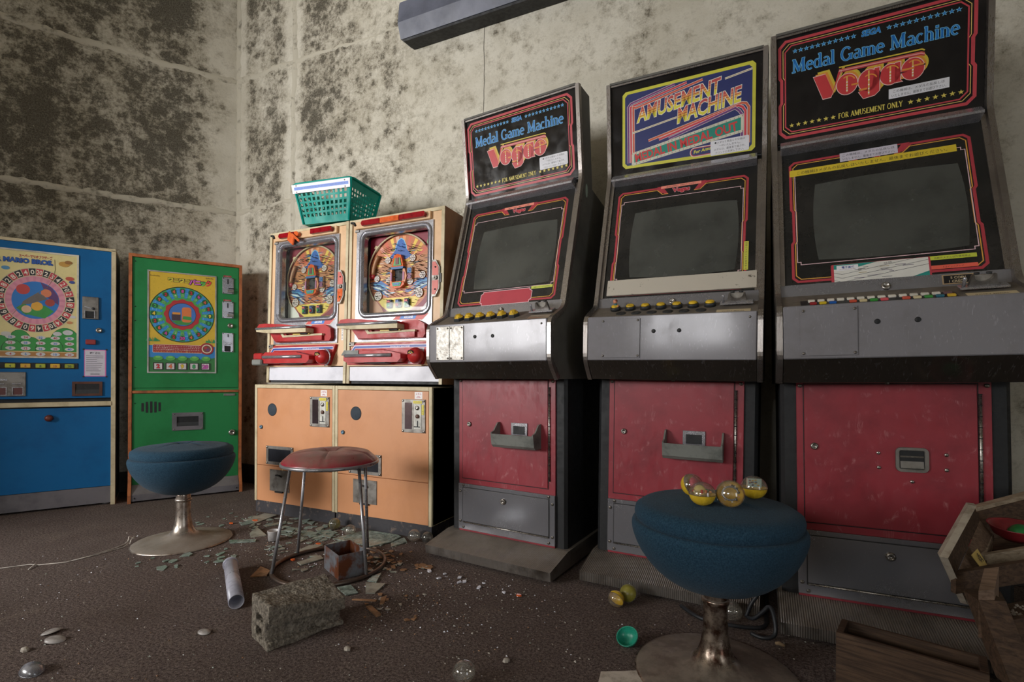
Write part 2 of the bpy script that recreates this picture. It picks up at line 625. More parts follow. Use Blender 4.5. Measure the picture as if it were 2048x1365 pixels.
class Dec(B):
    def __init__(s, o, eu, ev, step=0.00005, base=0.0004):
        super().__init__()
        s.o, s.eu, s.ev = Vector(o), Vector(eu).normalized(), Vector(ev).normalized()
        s.nn = s.eu.cross(s.ev)
        s.h, s.step = base, step

    def P(s, u, v, h=None):
        return tuple(s.o + s.eu * u + s.ev * v + s.nn * (s.h if h is None else h))

    def up(s):
        s.h += s.step

    def raw(s, pts, fs, c, up=True):
        s.add([s.P(*p) for p in pts], fs, c if not isinstance(c, tuple) else ink(c))
        if up:
            s.up()

    def poly(s, pts, c, up=True):
        a = sum(pts[i - 1][0] * pts[i][1] - pts[i][0] * pts[i - 1][1] for i in range(len(pts)))
        pts = pts if a > 0 else pts[::-1]
        s.raw(pts, [tuple(range(len(pts)))], c, up)

    def rect(s, u0, v0, u1, v1, c, up=True):
        s.poly([(u0, v0), (u1, v0), (u1, v1), (u0, v1)], c, up)

    def line(s, pts, w, c, closed=False, up=True):
        P = [Vector(p) for p in pts]
        n = len(P)
        L, Q = [], []
        for i in range(n):
            a = P[i] - P[i - 1] if (closed or i > 0) else P[1] - P[0]
            b = P[(i + 1) % n] - P[i] if (closed or i < n - 1) else a
            a = a.normalized(); b = b.normalized()
            na, nb = Vector((-a.y, a.x)), Vector((-b.y, b.x))
            m = na + nb
            m = m.normalized() if m.length > 1e-6 else na
            k = (w / 2) / max(0.35, m.dot(na))
            L.append(P[i] + m * k); Q.append(P[i] - m * k)
        vs = [tuple(p) for p in L + Q]
        s.raw(vs, [(n + i, n + (i + 1) % n, (i + 1) % n, i) for i in range(n if closed else n - 1)], c, up)

    def disc(s, u, v, r, c, n=28, rv=None, up=True, hgt=None):
        rv = r if rv is None else rv
        s.poly([(u + r * math.cos(2 * PI * i / n), v + rv * math.sin(2 * PI * i / n)) for i in range(n)], c, up)

    def arc(s, u, v, r0, r1, c, a0=0, a1=360, n=36, up=True, k=1.0):
        vs, fs = [], []
        for i in range(n + 1):
            t = R(a0 + (a1 - a0) * i / n)
            vs += [(u + r0 * math.cos(t) * k, v + r0 * math.sin(t)), (u + r1 * math.cos(t) * k, v + r1 * math.sin(t))]
        for i in range(n):
            fs.append((2 * i, 2 * i + 1, 2 * i + 3, 2 * i + 2))
        s.raw(vs, fs, c, up)

    def star(s, u, v, r, c, up=False):
        s.poly([(u + (r if i % 2 == 0 else r * .42) * math.cos(PI / 2 + i * PI / 5), v + (r if i % 2 == 0 else r * .42) * math.sin(PI / 2 + i * PI / 5)) for i in range(10)], c, up)

    def text(s, t, u, v, size, c, align='C', bold=0.0, sx=1.0, shear=0.0, rot=0.0, width=None, up=True, out=None, bands=None):
        """lettering; width squeezes it to fit; out=(extra, colour) is an outline; bands=[(height share, colour)] stripes it"""
        vs, fs, w0 = text_mesh(t, bold)
        if width:
            sx = width / (w0 * size)
        wd = w0 * size * sx
        off = {'L': 0, 'C': -wd / 2, 'R': -wd}[align]
        ca, sa = math.cos(R(rot)), math.sin(R(rot))

        def X(x, y):
            x, y = x * size * sx + off + shear * y * size, y * size
            return (u + x * ca - y * sa, v + x * sa + y * ca)
        if out:
            vo, fo, wo = text_mesh(t, bold + out[0])
            d = (wo - w0) / 2
            s.raw([X(x - d, y) for x, y in vo], fo, out[1])
        if not bands:
            s.raw([X(x, y) for x, y in vs], fs, c, up)
            return
        bm = bmesh.new()
        bv = [bm.verts.new((x, y, 0)) for x, y in vs]
        for f in fs:
            try:
                bm.faces.new([bv[i] for i in f])
            except ValueError:
                pass
        for h, _ in bands[1:]:
            bmesh.ops.bisect_plane(bm, geom=bm.verts[:] + bm.edges[:] + bm.faces[:], plane_co=(0, h, 0), plane_no=(0, 1, 0))
        bm.verts.index_update()
        pts = [X(q.co.x, q.co.y) for q in bm.verts]
        for i, (h, col) in enumerate(bands):
            hi = bands[i + 1][0] if i + 1 < len(bands) else 9
            ff = [tuple(q.index for q in f.verts) for f in bm.faces if h <= f.calc_center_median().y < hi]
            if ff:
                s.raw(pts, ff, col, False)
        bm.free()
        s.up()


# stroke letters with serifs (x, y in em; cap height 1)
def _st(*a):
    return ('l',) + a


def _ar(*a):
    return ('a',) + a


def _sf(x, y, h=0.11):
    return ('l', x - h, y, x + h, y, 0.07)


TK, TN = 0.15, 0.07
GL = {
    'M': (1.15, [_st(.16, .03, .16, .97, TN), _st(.2, .95, .56, .08, TK), _st(.54, .08, .9, .95, TN), _st(.92, .03, .92, .97, TK), _sf(.14, .03, .13), _sf(.94, .03, .15), _sf(.16, .97, .1), _sf(.95, .97, .1)]),
    'G': (.98, [_ar(.46, .5, .36, .47, 40, 330, TK), _st(.8, .06, .8, .42, .13), _sf(.78, .42, .14)]),
    'e': (.62, [_ar(.31, .33, .24, .31, 0, 312, .12), _st(.12, .36, .52, .36, TN)]),
    'd': (.7, [_ar(.28, .33, .21, .31, 0, 360, .12), _st(.53, .03, .53, 1.0, .13), _sf(.48, 1.0, .09), _sf(.58, .04, .08)]),
    'a': (.64, [_ar(.27, .19, .19, .17, 0, 360, .11), _st(.49, .03, .49, .46, .13), _ar(.3, .47, .19, .17, 0, 150, .1), _sf(.55, .04, .08)]),
    'l': (.36, [_st(.18, .03, .18, 1.0, .13), _sf(.13, 1.0, .09), _sf(.18, .04, .13)]),
    'm': (1.08, [_st(.16, .03, .16, .64, .13), _st(.53, .03, .53, .5, .13), _st(.9, .03, .9, .5, .13), _ar(.35, .45, .18, .18, 0, 160, .1), _ar(.72, .45, .18, .18, 0, 160, .1), _sf(.16, .04), _sf(.53, .04), _sf(.9, .04), _sf(.12, .64, .08)]),
    'c': (.58, [_ar(.31, .33, .23, .31, 45, 315, .12)]),
    'h': (.72, [_st(.16, .03, .16, 1.0, .13), _st(.54, .03, .54, .48, .13), _ar(.35, .45, .19, .19, 0, 160, .1), _sf(.16, .04), _sf(.54, .04), _sf(.12, 1.0, .08)]),
    'i': (.36, [_st(.18, .03, .18, .64, .13), _sf(.13, .64, .08), _sf(.18, .04), _st(.18, .8, .18, .93, .14)]),
    'n': (.72, [_st(.16, .03, .16, .64, .13), _st(.54, .03, .54, .48, .13), _ar(.35, .45, .19, .19, 0, 160, .1), _sf(.16, .04), _sf(.54, .04), _sf(.12, .64, .08)]),
    ' ': (.42, []),
    'F': (.68, [_st(.18, .03, .18, .97, TK), _st(.14, .95, .6, .95, TN), _st(.18, .52, .48, .52, TN), _sf(.18, .04, .14), _st(.58, .8, .58, .97, .06)]),
    'O': (.96, [_ar(.47, .5, .36, .47, 0, 360, TK)]),
    'R': (.82, [_st(.18, .03, .18, .97, TK), _ar(.36, .73, .22, .22, -90, 90, .12), _st(.14, .95, .38, .95, TN), _st(.2, .51, .38, .51, TN), _st(.36, .5, .7, .03, .14), _sf(.18, .04, .13)]),
    'A': (.9, [_st(.12, .03, .45, .97, TN), _st(.45, .97, .78, .03, TK), _st(.25, .33, .65, .33, TN), _sf(.12, .04, .12), _sf(.78, .04, .13)]),
    'U': (.86, [_st(.17, .3, .17, .97, TK), _st(.72, .3, .72, .97, TN), _ar(.445, .32, .27, .28, 180, 360, .11), _sf(.17, .97, .13), _sf(.72, .97, .11)]),
    'S': (.66, [_ar(.32, .73, .2, .22, 30, 270, .12), _ar(.32, .27, .22, .24, -150, 90, .13)]),
    'E': (.72, [_st(.18, .03, .18, .97, TK), _st(.1, .95, .6, .95, TN), _st(.18, .52, .5, .52, TN), _st(.1, .05, .64, .05, TN), _st(.6, .8, .6, .97, .06), _st(.63, .03, .63, .2, .06)]),
    'N': (.94, [_st(.16, .03, .16, .97, TN), _st(.18, .95, .78, .06, TK), _st(.8, .03, .8, .97, TN), _sf(.16, .04, .12), _sf(.8, .97, .12)]),
    'T': (.76, [_st(.38, .03, .38, .97, TK), _st(.08, .95, .68, .95, TN), _st(.1, .78, .1, .97, .06), _st(.66, .78, .66, .97, .06), _sf(.38, .04, .14)]),
    'L': (.68, [_st(.18, .03, .18, .97, TK), _st(.1, .05, .62, .05, TN), _st(.6, .03, .6, .24, .06), _sf(.18, .97, .12)]),
    'Y': (.82, [_st(.12, .97, .42, .48, .14), _st(.74, .97, .44, .48, TN), _st(.42, .03, .42, .5, TK), _sf(.12, .97, .12), _sf(.74, .97, .11), _sf(.42, .04, .13)]),
}


def serif(d, s, u, v, size, c, width=None, out=None, slant=0.0, k=1.0):
    adv = sum(GL[q][0] for q in s)
    sx = width / adv if width else size
    for extra, col in ([(out[0], out[1])] if out else []) + [(0, c)]:
        x = 0.0
        for q in s:
            a, strokes = GL[q]
            for g in strokes:
                if g[0] == 'l':
                    _, x0, y0, x1, y1, w = g
                    dx, dy = x1 - x0, y1 - y0
                    ln = math.hypot(dx, dy)
                    e = extra / 2 / ln if ln else 0
                    p = [((x + x0 - dx * e), y0 - dy * e), ((x + x1 + dx * e), y1 + dy * e)]
                    pts = [(u + px * sx + slant * py * size, v + py * size) for px, py in p]
                    d.line(pts, (w * k + extra) * size, col, up=False)
                else:
                    _, cx, cy, rx, ry, a0, a1, w = g
                    n = max(8, int(abs(a1 - a0) / 22))
                    vs, fs = [], []
                    for i in range(n + 1):
                        t = R(a0 + (a1 - a0) * i / n)
                        ww = w * k * (0.45 + 0.55 * abs(math.cos(t))) / 2 + extra / 2
                        for sg in (-1, 1):
                            px, py = x + cx + (rx + sg * ww) * math.cos(t), cy + (ry + sg * ww) * math.sin(t)
                            vs.append((u + px * sx + slant * py * size, v + py * size))
                    fs = [(2 * i, 2 * i + 1, 2 * i + 3, 2 * i + 2) for i in range(n)]
                    d.raw(vs, fs, col, False)
            x += a
        d.up()


# ------------------------------------------------------------------ the room
CX, CY = -3.572, 2.64                          # the corner where the two walls meet, 120 degrees
LD = Vector((-0.5, -0.866, 0))                 # along the left wall, away from the corner
HT = 3.7
LEN = 5.82
LX, LY = CX + LD.x * LEN, CY + LD.y * LEN      # far end of the left wall
RX = 3.2
b = B()
b.prism([(CX, CY), (LX, LY), (RX, LY), (RX, CY)], 'z', -0.12, 0, M_CARPET)
floor = structure('floor', b)
b = B()
b.prism([(CX, CY), (LX, LY), (RX, LY), (RX, CY)], 'z', HT, HT + 0.1, M_PLAIN)
structure('ceiling', b)
b = B()
b.box(CX - 0.06, RX + 0.1, CY, CY + 0.12, 0, HT, M_BACK)
wall_back = structure('wall_back', b)
# left wall: local x runs from the far end to the corner, local y into the wall
wall_left_b = B()
wall_left_b.box(0, LEN, 0, 0.12, 0, HT, M_LEFT)
wall_left = structure('wall_left', wall_left_b)
wall_left.location = (LX, LY, 0)
wall_left.rotation_euler = (0, 0, R(60))
b = B()
b.box(RX, RX + 0.1, LY, -1.9, 0, HT, M_PLAIN)
b.box(RX, RX + 0.1, -0.7, CY, 0, HT, M_PLAIN)
b.box(RX, RX + 0.1, -1.9, -0.7, 2.1, HT, M_PLAIN)  # gap below is the invented doorway that holds the added fill light
structure('wall_right', b)
# added unseen wall to keep the window light off the blue machine
b = B()
q0 = Vector((CX + LD.x * 2.55, CY + LD.y * 2.55, 0))
q1 = Vector((-3.72, 0.10, 0))
dd_ = (q1 - q0).normalized()
nn_ = Vector((dd_.y, -dd_.x, 0)) * .12
b.prism([tuple(p)[:2] for p in (q0, q1, q1 + nn_, q0 + nn_)], 'z', 0, HT, M_PLAIN)
structure('wall_light_blocker', b)
# window wall behind the camera
b = B()
yb0, yb1 = LY - 0.12, LY
wins = [(-5.5, -3.2, 1.1, 2.3), (-1.5, -0.4, 1.15, 1.75)]
xs = [LX - 0.1, -5.5, -3.2, -1.5, -0.4, RX + 0.1]
for i in (0, 2, 4):
    b.box(xs[i], xs[i + 1], yb0, yb1, 0, HT, M_PLAIN)
for x0, x1, z0, z1 in wins:
    b.box(x0, x1, yb0, yb1, 0, z0, M_PLAIN)
    b.box(x0, x1, yb0, yb1, z1, HT, M_PLAIN)
structure('wall_front', b)
for i, (x0, x1, w0, w1) in enumerate(wins):
    b = B()
    for a, c, z0, z1 in ((x0, x1, w0, w0 + .04), (x0, x1, w1 - .04, w1), (x0, x0 + .04, w0 + .04, w1 - .04), (x1 - .04, x1, w0 + .04, w1 - .04), ((x0 + x1) / 2 - .02, (x0 + x1) / 2 + .02, w0 + .04, w1 - .04)):
        b.box(a, c, yb0 + .04, yb0 + .08, z0, z1, M_TRIM)
    structure('window_%d' % (i + 1), b)

b = B()
b.box(CX, RX, CY - 0.014, CY, 0, 0.14, M_BASEB, 0.003)
structure('baseboard_back', b)
b = B()
b.box(0.4, LEN - 0.01, -0.014, 0, 0, 0.14, M_BASEB, 0.003)
o = structure('baseboard_left', b)
o.location = (LX, LY, 0)
o.rotation_euler = (0, 0, R(60))


def seam(name, parent, x0, x1, z0, z1, y, w, seed, fade=False):
    """raised, ragged plaster seam on a wall whose face is y, pointing to -y"""
    rnd = random.Random(seed)
    n = max(6, int(math.hypot(x1 - x0, z1 - z0) / 0.035))
    hor = abs(x1 - x0) > abs(z1 - z0)
    rows = []
    wob = 0
    for i in range(n + 1):
        t = i / n
        wob = wob * 0.8 + rnd.uniform(-.005, .005)
        x, z = x0 + (x1 - x0) * t, z0 + (z1 - z0) * t
        k = (1 - 0.75 * t) if fade else 1
        lo, hi = -w * .5 * k + rnd.uniform(-.008, .008), w * .5 * k + rnd.uniform(-.008, .008)
        hh = (0.007 + rnd.uniform(-.002, .002)) * (0.5 + .5 * k)
        row = []
        for o_, d in ((lo, 0.0005), (lo * .6, -hh), (hi * .5, -hh * .9), (hi, 0.0005)):
            row.append((x, y + d, z + wob + o_) if hor else (x + wob + o_, y + d, z))
        rows.append(row)
    vs = [p for r_ in rows for p in r_]
    fs = [(i * 4 + j, i * 4 + j + 1, i * 4 + 5 + j, i * 4 + 4 + j) for i in range(n) for j in range(3)]
    B().add(vs, fs, M_SEAM, True).build(name, parent)


seam('seam_ridge', wall_back, CX, -1.95, 3.075, 3.06, CY, .045, 1, True)
seam('seam_ridge', wall_back, -2.965, -2.975, HT, 0.3, CY, .045, 2)
seam('seam_ridge', wall_back, CX, -2.6, 2.06, 2.07, CY, .04, 3, True)
seam('seam_ridge', wall_back, -3.55, -3.55, HT, 0.3, CY, .05, 6)
seam('seam_ridge', wall_left, 0.3, LEN, 3.0, 3.06, 0, .042, 4)
seam('seam_ridge', wall_left, 0.3, LEN, 2.0, 2.055, 0, .038, 5)
# hairline crack running down the back wall
rnd = random.Random(5)
pts, x = [], -1.425
for i in range(50):
    pts.append((x, HT - i * 0.05))
    x += rnd.uniform(-.003, .003)
d = Dec((0, CY, 0), (1, 0, 0), (0, 0, 1), base=0.0005)
d.line(pts, 0.0035, (70, 64, 54))
d.build('crack', wall_back)


# ------------------------------------------------------------------ shared small hardware
def bolt_at(parent, pos, r=.006, m=None, axis='-y', h=.004, name='bolt', n=8):
    B().disc(pos, r, m or M_BOLT, h, axis, n).build(name, parent)


def round_lock(parent, pos, r=.011, axis='-y', m=None, name='lock'):
    b = B()
    b.lathe([(r, 0), (r, r * .45), (r * .8, r * .7), (r * .55, r * .7), (r * .5, r * .45), (0, r * .45)], m or M_BRASS, 16, Matrix.Translation(pos) @ AX[axis])
    return b.build(name, parent)


def ring_plate(b, x0, x1, z0, z1, w, y0, y1, m):
    """rectangular frame of bar width w standing from y1 out to y0"""
    b.box(x0, x1, y0, y1, z1 - w, z1, m)
    b.box(x0, x1, y0, y1, z0, z0 + w, m)
    b.box(x0, x0 + w, y0, y1, z0 + w, z1 - w, m)
    b.box(x1 - w, x1, y0, y1, z0 + w, z1 - w, m)


# ------------------------------------------------------------------ medal game machines
PROF = [(.075, .80), (.012, .873), (.012, 1.037), (.137, 1.096), (.315, 1.69), (.275, 2.08)]    # (y, z) of the front outline
BACK = [(.39, 2.075), (.425, 1.665), (.70, 1.60), (.72, .80)]
S0, S1 = Vector((0, .315, 1.69)), Vector((0, .275, 2.08))
B0, B1 = Vector((0, .137, 1.096)), Vector((0, .315, 1.69))
D0, D1 = Vector((0, .012, 1.037)), Vector((0, .137, 1.096))
BLUEI, LBLUE, REDI, YELI, ORGI, PINKI = (20, 110, 190), (120, 190, 225), (206, 74, 84), (214, 196, 92), (226, 150, 64), (226, 170, 180)
PAPERI, INKD = (222, 222, 228), (40, 40, 48)


def dec_on(p0, p1, inset=0.0):
    ev = (p1 - p0).normalized()
    n = Vector((1, 0, 0)).cross(ev)
    return Dec(p0 + n * inset, (1, 0, 0), ev)


def offset_path(path, d):
    out = []
    for i, p in enumerate(path):
        a = Vector(path[i]) - Vector(path[max(0, i - 1)])
        b_ = Vector(path[min(len(path) - 1, i + 1)]) - Vector(path[i])
        a = (a if a.length else b_).normalized(); b_ = (b_ if b_.length else a).normalized()
        na, nb = Vector((-a.y, a.x)), Vector((-b_.y, b_.x))
        m = (na + nb).normalized()
        out.append(Vector(p) + m * (d / max(.4, m.dot(na))))
    return out


def smooth_path(path, r=0.03, n=4):
    out = [Vector(path[0])]
    for i in range(1, len(path) - 1):
        p, a, c = Vector(path[i]), Vector(path[i - 1]), Vector(path[i + 1])
        k = min(r, (a - p).length * .45, (c - p).length * .45)
        q0, q1 = p + (a - p).normalized() * k, p + (c - p).normalized() * k
        for j in range(n + 1):
            t = j / n
            out.append(q0 * (1 - t) ** 2 + p * 2 * t * (1 - t) + q1 * t * t)
    out.append(Vector(path[-1]))
    return out


FRONT = smooth_path(PROF, 0.028)


def slab(b, p0, p1, x0, x1, t0, t1, out, thick, m):
    """flat panel on the sloping plane p0->p1; out = how far its face stands out"""
    ev = (p1 - p0).normalized()
    n = Vector((1, 0, 0)).cross(ev)
    q = [p0 + ev * t0 + n * out, p0 + ev * t1 + n * out, p0 + ev * t1 + n * (out - thick), p0 + ev * t0 + n * (out - thick)]
    b.prism([(p.y, p.z) for p in q], 'x', x0, x1, m)


def border(d, u0, u1, v0, v1, inset, w, c, ch=0.016, jog=None):
    u0, u1, v0, v1 = u0 + inset, u1 - inset, v0 + inset, v1 - inset
    pts = [(u0 + ch, v0), (u1 - ch, v0), (u1, v0 + ch)]
    if jog:
        a, bb, k = jog
        pts += [(u1, a), (u1 - k, a + .01), (u1 - k, bb), (u1, bb + .01)]
    pts += [(u1, v1 - ch), (u1 - ch, v1), (u0 + ch, v1), (u0, v1 - ch)]
    if jog:
        pts += [(u0, bb + .01), (u0 + k, bb), (u0 + k, a + .01), (u0, a)]
    pts += [(u0, v0 + ch)]
    d.line(pts, w, c, closed=True)


def vegas_logo(d, u0, v0, k=1.0):
    """the fat disc-shaped letters in three stacked colours"""
    def X(p):
        return (u0 + p[0] * k, v0 + p[1] * k)

    def shapes(dx, dy, c, grow=0.0):
        V = [(-.195, .185), (-.158, .187), (-.135, .122), (-.119, .186), (-.110, .186), (-.141, .104), (-.166, .103)]
        if grow:
            cx, cy = -.150, .147
            V = [(cx + (p[0] - cx) * (1 + grow * 22), cy + (p[1] - cy) * (1 + grow * 26)) for p in V]
        d.poly([X((p[0] + dx, p[1] + dy)) for p in V], c, False)
        for cx, cy, rx, ry in ((-.093, .137, .0305, .035), (-.029, .134, .0305, .036), (.032, .138, .029, .034), (.094, .140, .031, .035)):
            d.disc(*X((cx + dx, cy + dy)), (rx + grow) * k, c, 24, (ry + grow) * k, up=False)
        g = grow
        d.poly([X((p[0] + dx, p[1] + dy)) for p in ((-.012 - g, .17 + g), (.0015 + g, .17 + g), (.0015 + g, .092), (-.012, .08 - g), (-.045, .076 - g), (-.058 - g, .10), (-.04, .107), (-.02, .11))], c, False)
        d.poly([X((p[0] + dx, p[1] + dy)) for p in ((.045, .172 + g), (.060 + g, .172 + g), (.060 + g, .112), (.066 + g, .107 - g), (.045, .107 - g))], c, False)
        d.up()
    for i, c in enumerate(((206, 182, 60), (216, 142, 52))):
        shapes(.012 - .006 * i, .014 - .007 * i, c)
    for j, (c, dv) in enumerate((((206, 182, 60), .004), ((196, 84, 70), -.005), ((226, 150, 150), -.009), ((176, 52, 60), -.013))):
        d.line([X((-.117, .196 + dv)), X((.118 - j * .001, .193 + dv)), X((.126, .188 + dv))], .0045 * k, c)
    shapes(0, 0, (232, 196, 190), .0022)
    shapes(0, 0, (196, 56, 60))
    for cx, cy, h in ((-.093, .137, .03), (-.029, .126, .045), (.032, .138, .03), (.094, .140, .03)):
        d.arc(*X((cx + .003, cy + .006)), .019 * k, .0225 * k, (226, 148, 60), 20, 130, 12)
        d.rect(*X((cx - .0022, cy - h * .9)), *X((cx + .0022, cy + h * .9)), (226, 176, 90), False)
        d.up()
        for q in (-.8, -.5, -.2, .15):
            d.rect(*X((cx - .0022, cy + h * q)), *X((cx + .0022, cy + h * q + .0045)), (238, 226, 220), False)
        d.up()
    blk = (22, 21, 23)
    for p in (((.108, .1455), (.128, .1435), (.128, .1490)), ((.080, .1345), (.060, .1320), (.060, .1370)), ((-.078, .1290), (-.060, .1270), (-.060, .1310)), ((.0005, .126), (.006, .150), (.0015, .16))):
        d.poly([X(q) for q in p], blk, False)
    d.up()
    for p in (((-.08, .128), (-.06, .133)), ((-.058, .104), (-.034, .109)), ((.064, .139), (.098, .141)), ((.096, .146), (.124, .149))):
        d.rect(*X(p[0]), *X((p[1][0], p[0][1] + .006)), (222, 140, 60))


def notice(d, u0, v0, u1, v1, lines, c=PAPERI, r=0.005, size=None, col=INKD):
    d.poly(rrect(u0, u1, v0, v1, r, 3), c)
    n = len(lines)
    hh = (v1 - v0) / (n + .35)
    for i, t in enumerate(lines):
        w0 = text_mesh(t)[2]
        sz = size or hh * .72
        wmax = (u1 - u0) * .9
        d.text(t, (u0 + u1) / 2, v1 - hh * (i + .98), sz, col, width=min(wmax, w0 * sz), up=False)
    d.up()


def medal_sign(d, kind):
    w = (192, 66, 76)
    border(d, -.294, .278, .018, .372, .006, .010, w, .02, (.14, .23, .006))
    border(d, -.294, .278, .018, .372, .017, .0022, (224, 190, 110), .02, (.14, .23, .006))
    border(d, -.294, .278, .018, .372, .024, .0045, w, .02)
    for a, bb in ((-.238, -.059), (.043, .229)):
        for i in range(11):
            u = a + (bb - a) * i / 10
            d.star(u, .326, .0092, LBLUE)
        d.up()
        for i in range(11):
            d.star(a + (bb - a) * i / 10, .326, .0058, BLUEI)
        d.up()
    d.text('SEGA', -.008, .317, .027, BLUEI, bold=.03, width=.056, out=(.03, LBLUE), shear=.12)
    serif(d, 'Medal Game Machine', -.248, .250, .046, BLUEI, width=.480, out=(.07, LBLUE))
    vegas_logo(d, .015, .032)
    notice_at = (.103, .07, .245, .126) if kind == 1 else (.043, .087, .207, .120)
    if kind == 1:
        notice(d, *notice_at, ['●メダルと景品との交換は', '一切いたしません。', 'メダルは、最後まで遊ぶか、', 'フロントにお戻し下さい。'], r=.006)
    else:
        notice(d, *notice_at, ['この機械は、メダルの払戻しは', 'いたしません。最後までお遊び下さい。'], r=.001)
    for a, bb in ((-.250, -.120), (.104, .237)):
        for i in range(7):
            d.star(a + (bb - a) * i / 6, .064, .0085, YELI)
        d.up()
    serif(d, 'FOR AMUSEMENT ONLY', -.104, .055, .019, YELI, width=.186, k=1.15)


def amusement_sign(d):
    navy = (34, 44, 104)
    d.poly([(-.252, .045), (-.238, .030), (.262, .018), (.274, .030), (.274, .342), (.262, .355), (-.235, .350), (-.248, .338)], (206, 202, 66))
    d.poly([(-.240, .052), (-.230, .042), (.252, .032), (.262, .042), (.262, .330), (.250, .342), (-.226, .338), (-.237, .326)], navy)

    def bar(pts, w, c):
        d.line(pts, w + .003, (226, 214, 206), up=True)
        d.line(pts, w, c)
    for i, (c, e) in enumerate((((120, 58, 120), (-.03, .337)), ((206, 64, 78), (.018, .335)), ((206, 92, 70), (.079, .335)))):
        o = i * .011
        bar([(-.224 + o, .052), (-.224 + o, .285 - o * .2), (-.212 + o, .298 - o), (e[0], e[1] - o * .3)], .0075, c)
    for i, (c, e) in enumerate((((206, 96, 66), (-.139, .131)), ((206, 58, 74), (-.095, .128)), ((112, 58, 124), (-.055, .123)))):
        o = i * .012
        bar([e, (.225 - o, .206 - o * .6), (.240 - o, .202 - o), (.250 - o, .185 - o), (.250 - o, .05)], .008, c)
    for a, c_ in (((-.206, .175), (-.022, .203)), ((.163, .311), (.262, .326))):
        d.line([a, c_], .0075, (232, 226, 196))
        d.line([a, c_], .002, (150, 110, 120))
    bands = [(-.3, (222, 214, 70)), (.16, (226, 204, 64)), (.24, (196, 84, 70)), (.27, (228, 188, 72)), (.35, (196, 84, 74)), (.39, (224, 160, 80)), (.46, (196, 78, 76)), (.52, (214, 130, 86)), (.57, (192, 74, 76)), (.66, (200, 96, 84)), (.68, (188, 66, 76))]
    d.text('AMUSEMENT', -.187, .214, .082, YELI, 'L', .022, width=.335, shear=.22, rot=8.5, out=(.03, (236, 228, 214)), bands=bands)
    d.text('MACHINE', -.020, .178, .082, YELI, 'L', .022, width=.243, shear=.22, rot=8.5, out=(.03, (236, 228, 214)), bands=bands)
    d.poly([(-.205, .038), (.226, .094), (.232, .102), (.232, .158), (.226, .163), (-.208, .092), (-.211, .085), (-.211, .043)], (206, 204, 186))
    d.poly([(-.200, .050), (.222, .104), (.222, .152), (-.200, .082)], (24, 138, 120))
    rr = random.Random(3)
    for i in range(30):
        t = i / 29
        for dv in (.006, .0) if i % 3 else (.003,):
            d.disc(-.206 + .434 * t, .042 + .056 * t + dv * .5, .0016, (168, 76, 80) if i % 2 else (150, 150, 120), 6, up=False)
            d.disc(-.206 + .434 * t, .089 + .069 * t - dv * .5, .0016, (168, 76, 80) if i % 2 else (150, 150, 120), 6, up=False)
    d.up()
    d.text('MEDAL IN MEDAL OUT', -.194, .052, .048, (204, 56, 58), 'L', .03, width=.41, rot=7.6)
    d.poly(rrect(.03, .2, .03, .068, .018, 4), (226, 206, 200)); d.poly(rrect(.033, .2, .033, .065, .015, 4), (176, 62, 74))
    d.poly(rrect(.037, .2, .036, .062, .012, 4), navy)
    d.text('For Amu', .045, .043, .018, (214, 208, 70), 'L', .03, shear=.2, rot=6)
    notice(d, .110, .023, .252, .080, ['●メダルと景品との交換は', '一切いたしません。', 'メダルは、最後まで遊ぶか、', 'フロントにお戻し下さい。'], r=.005)


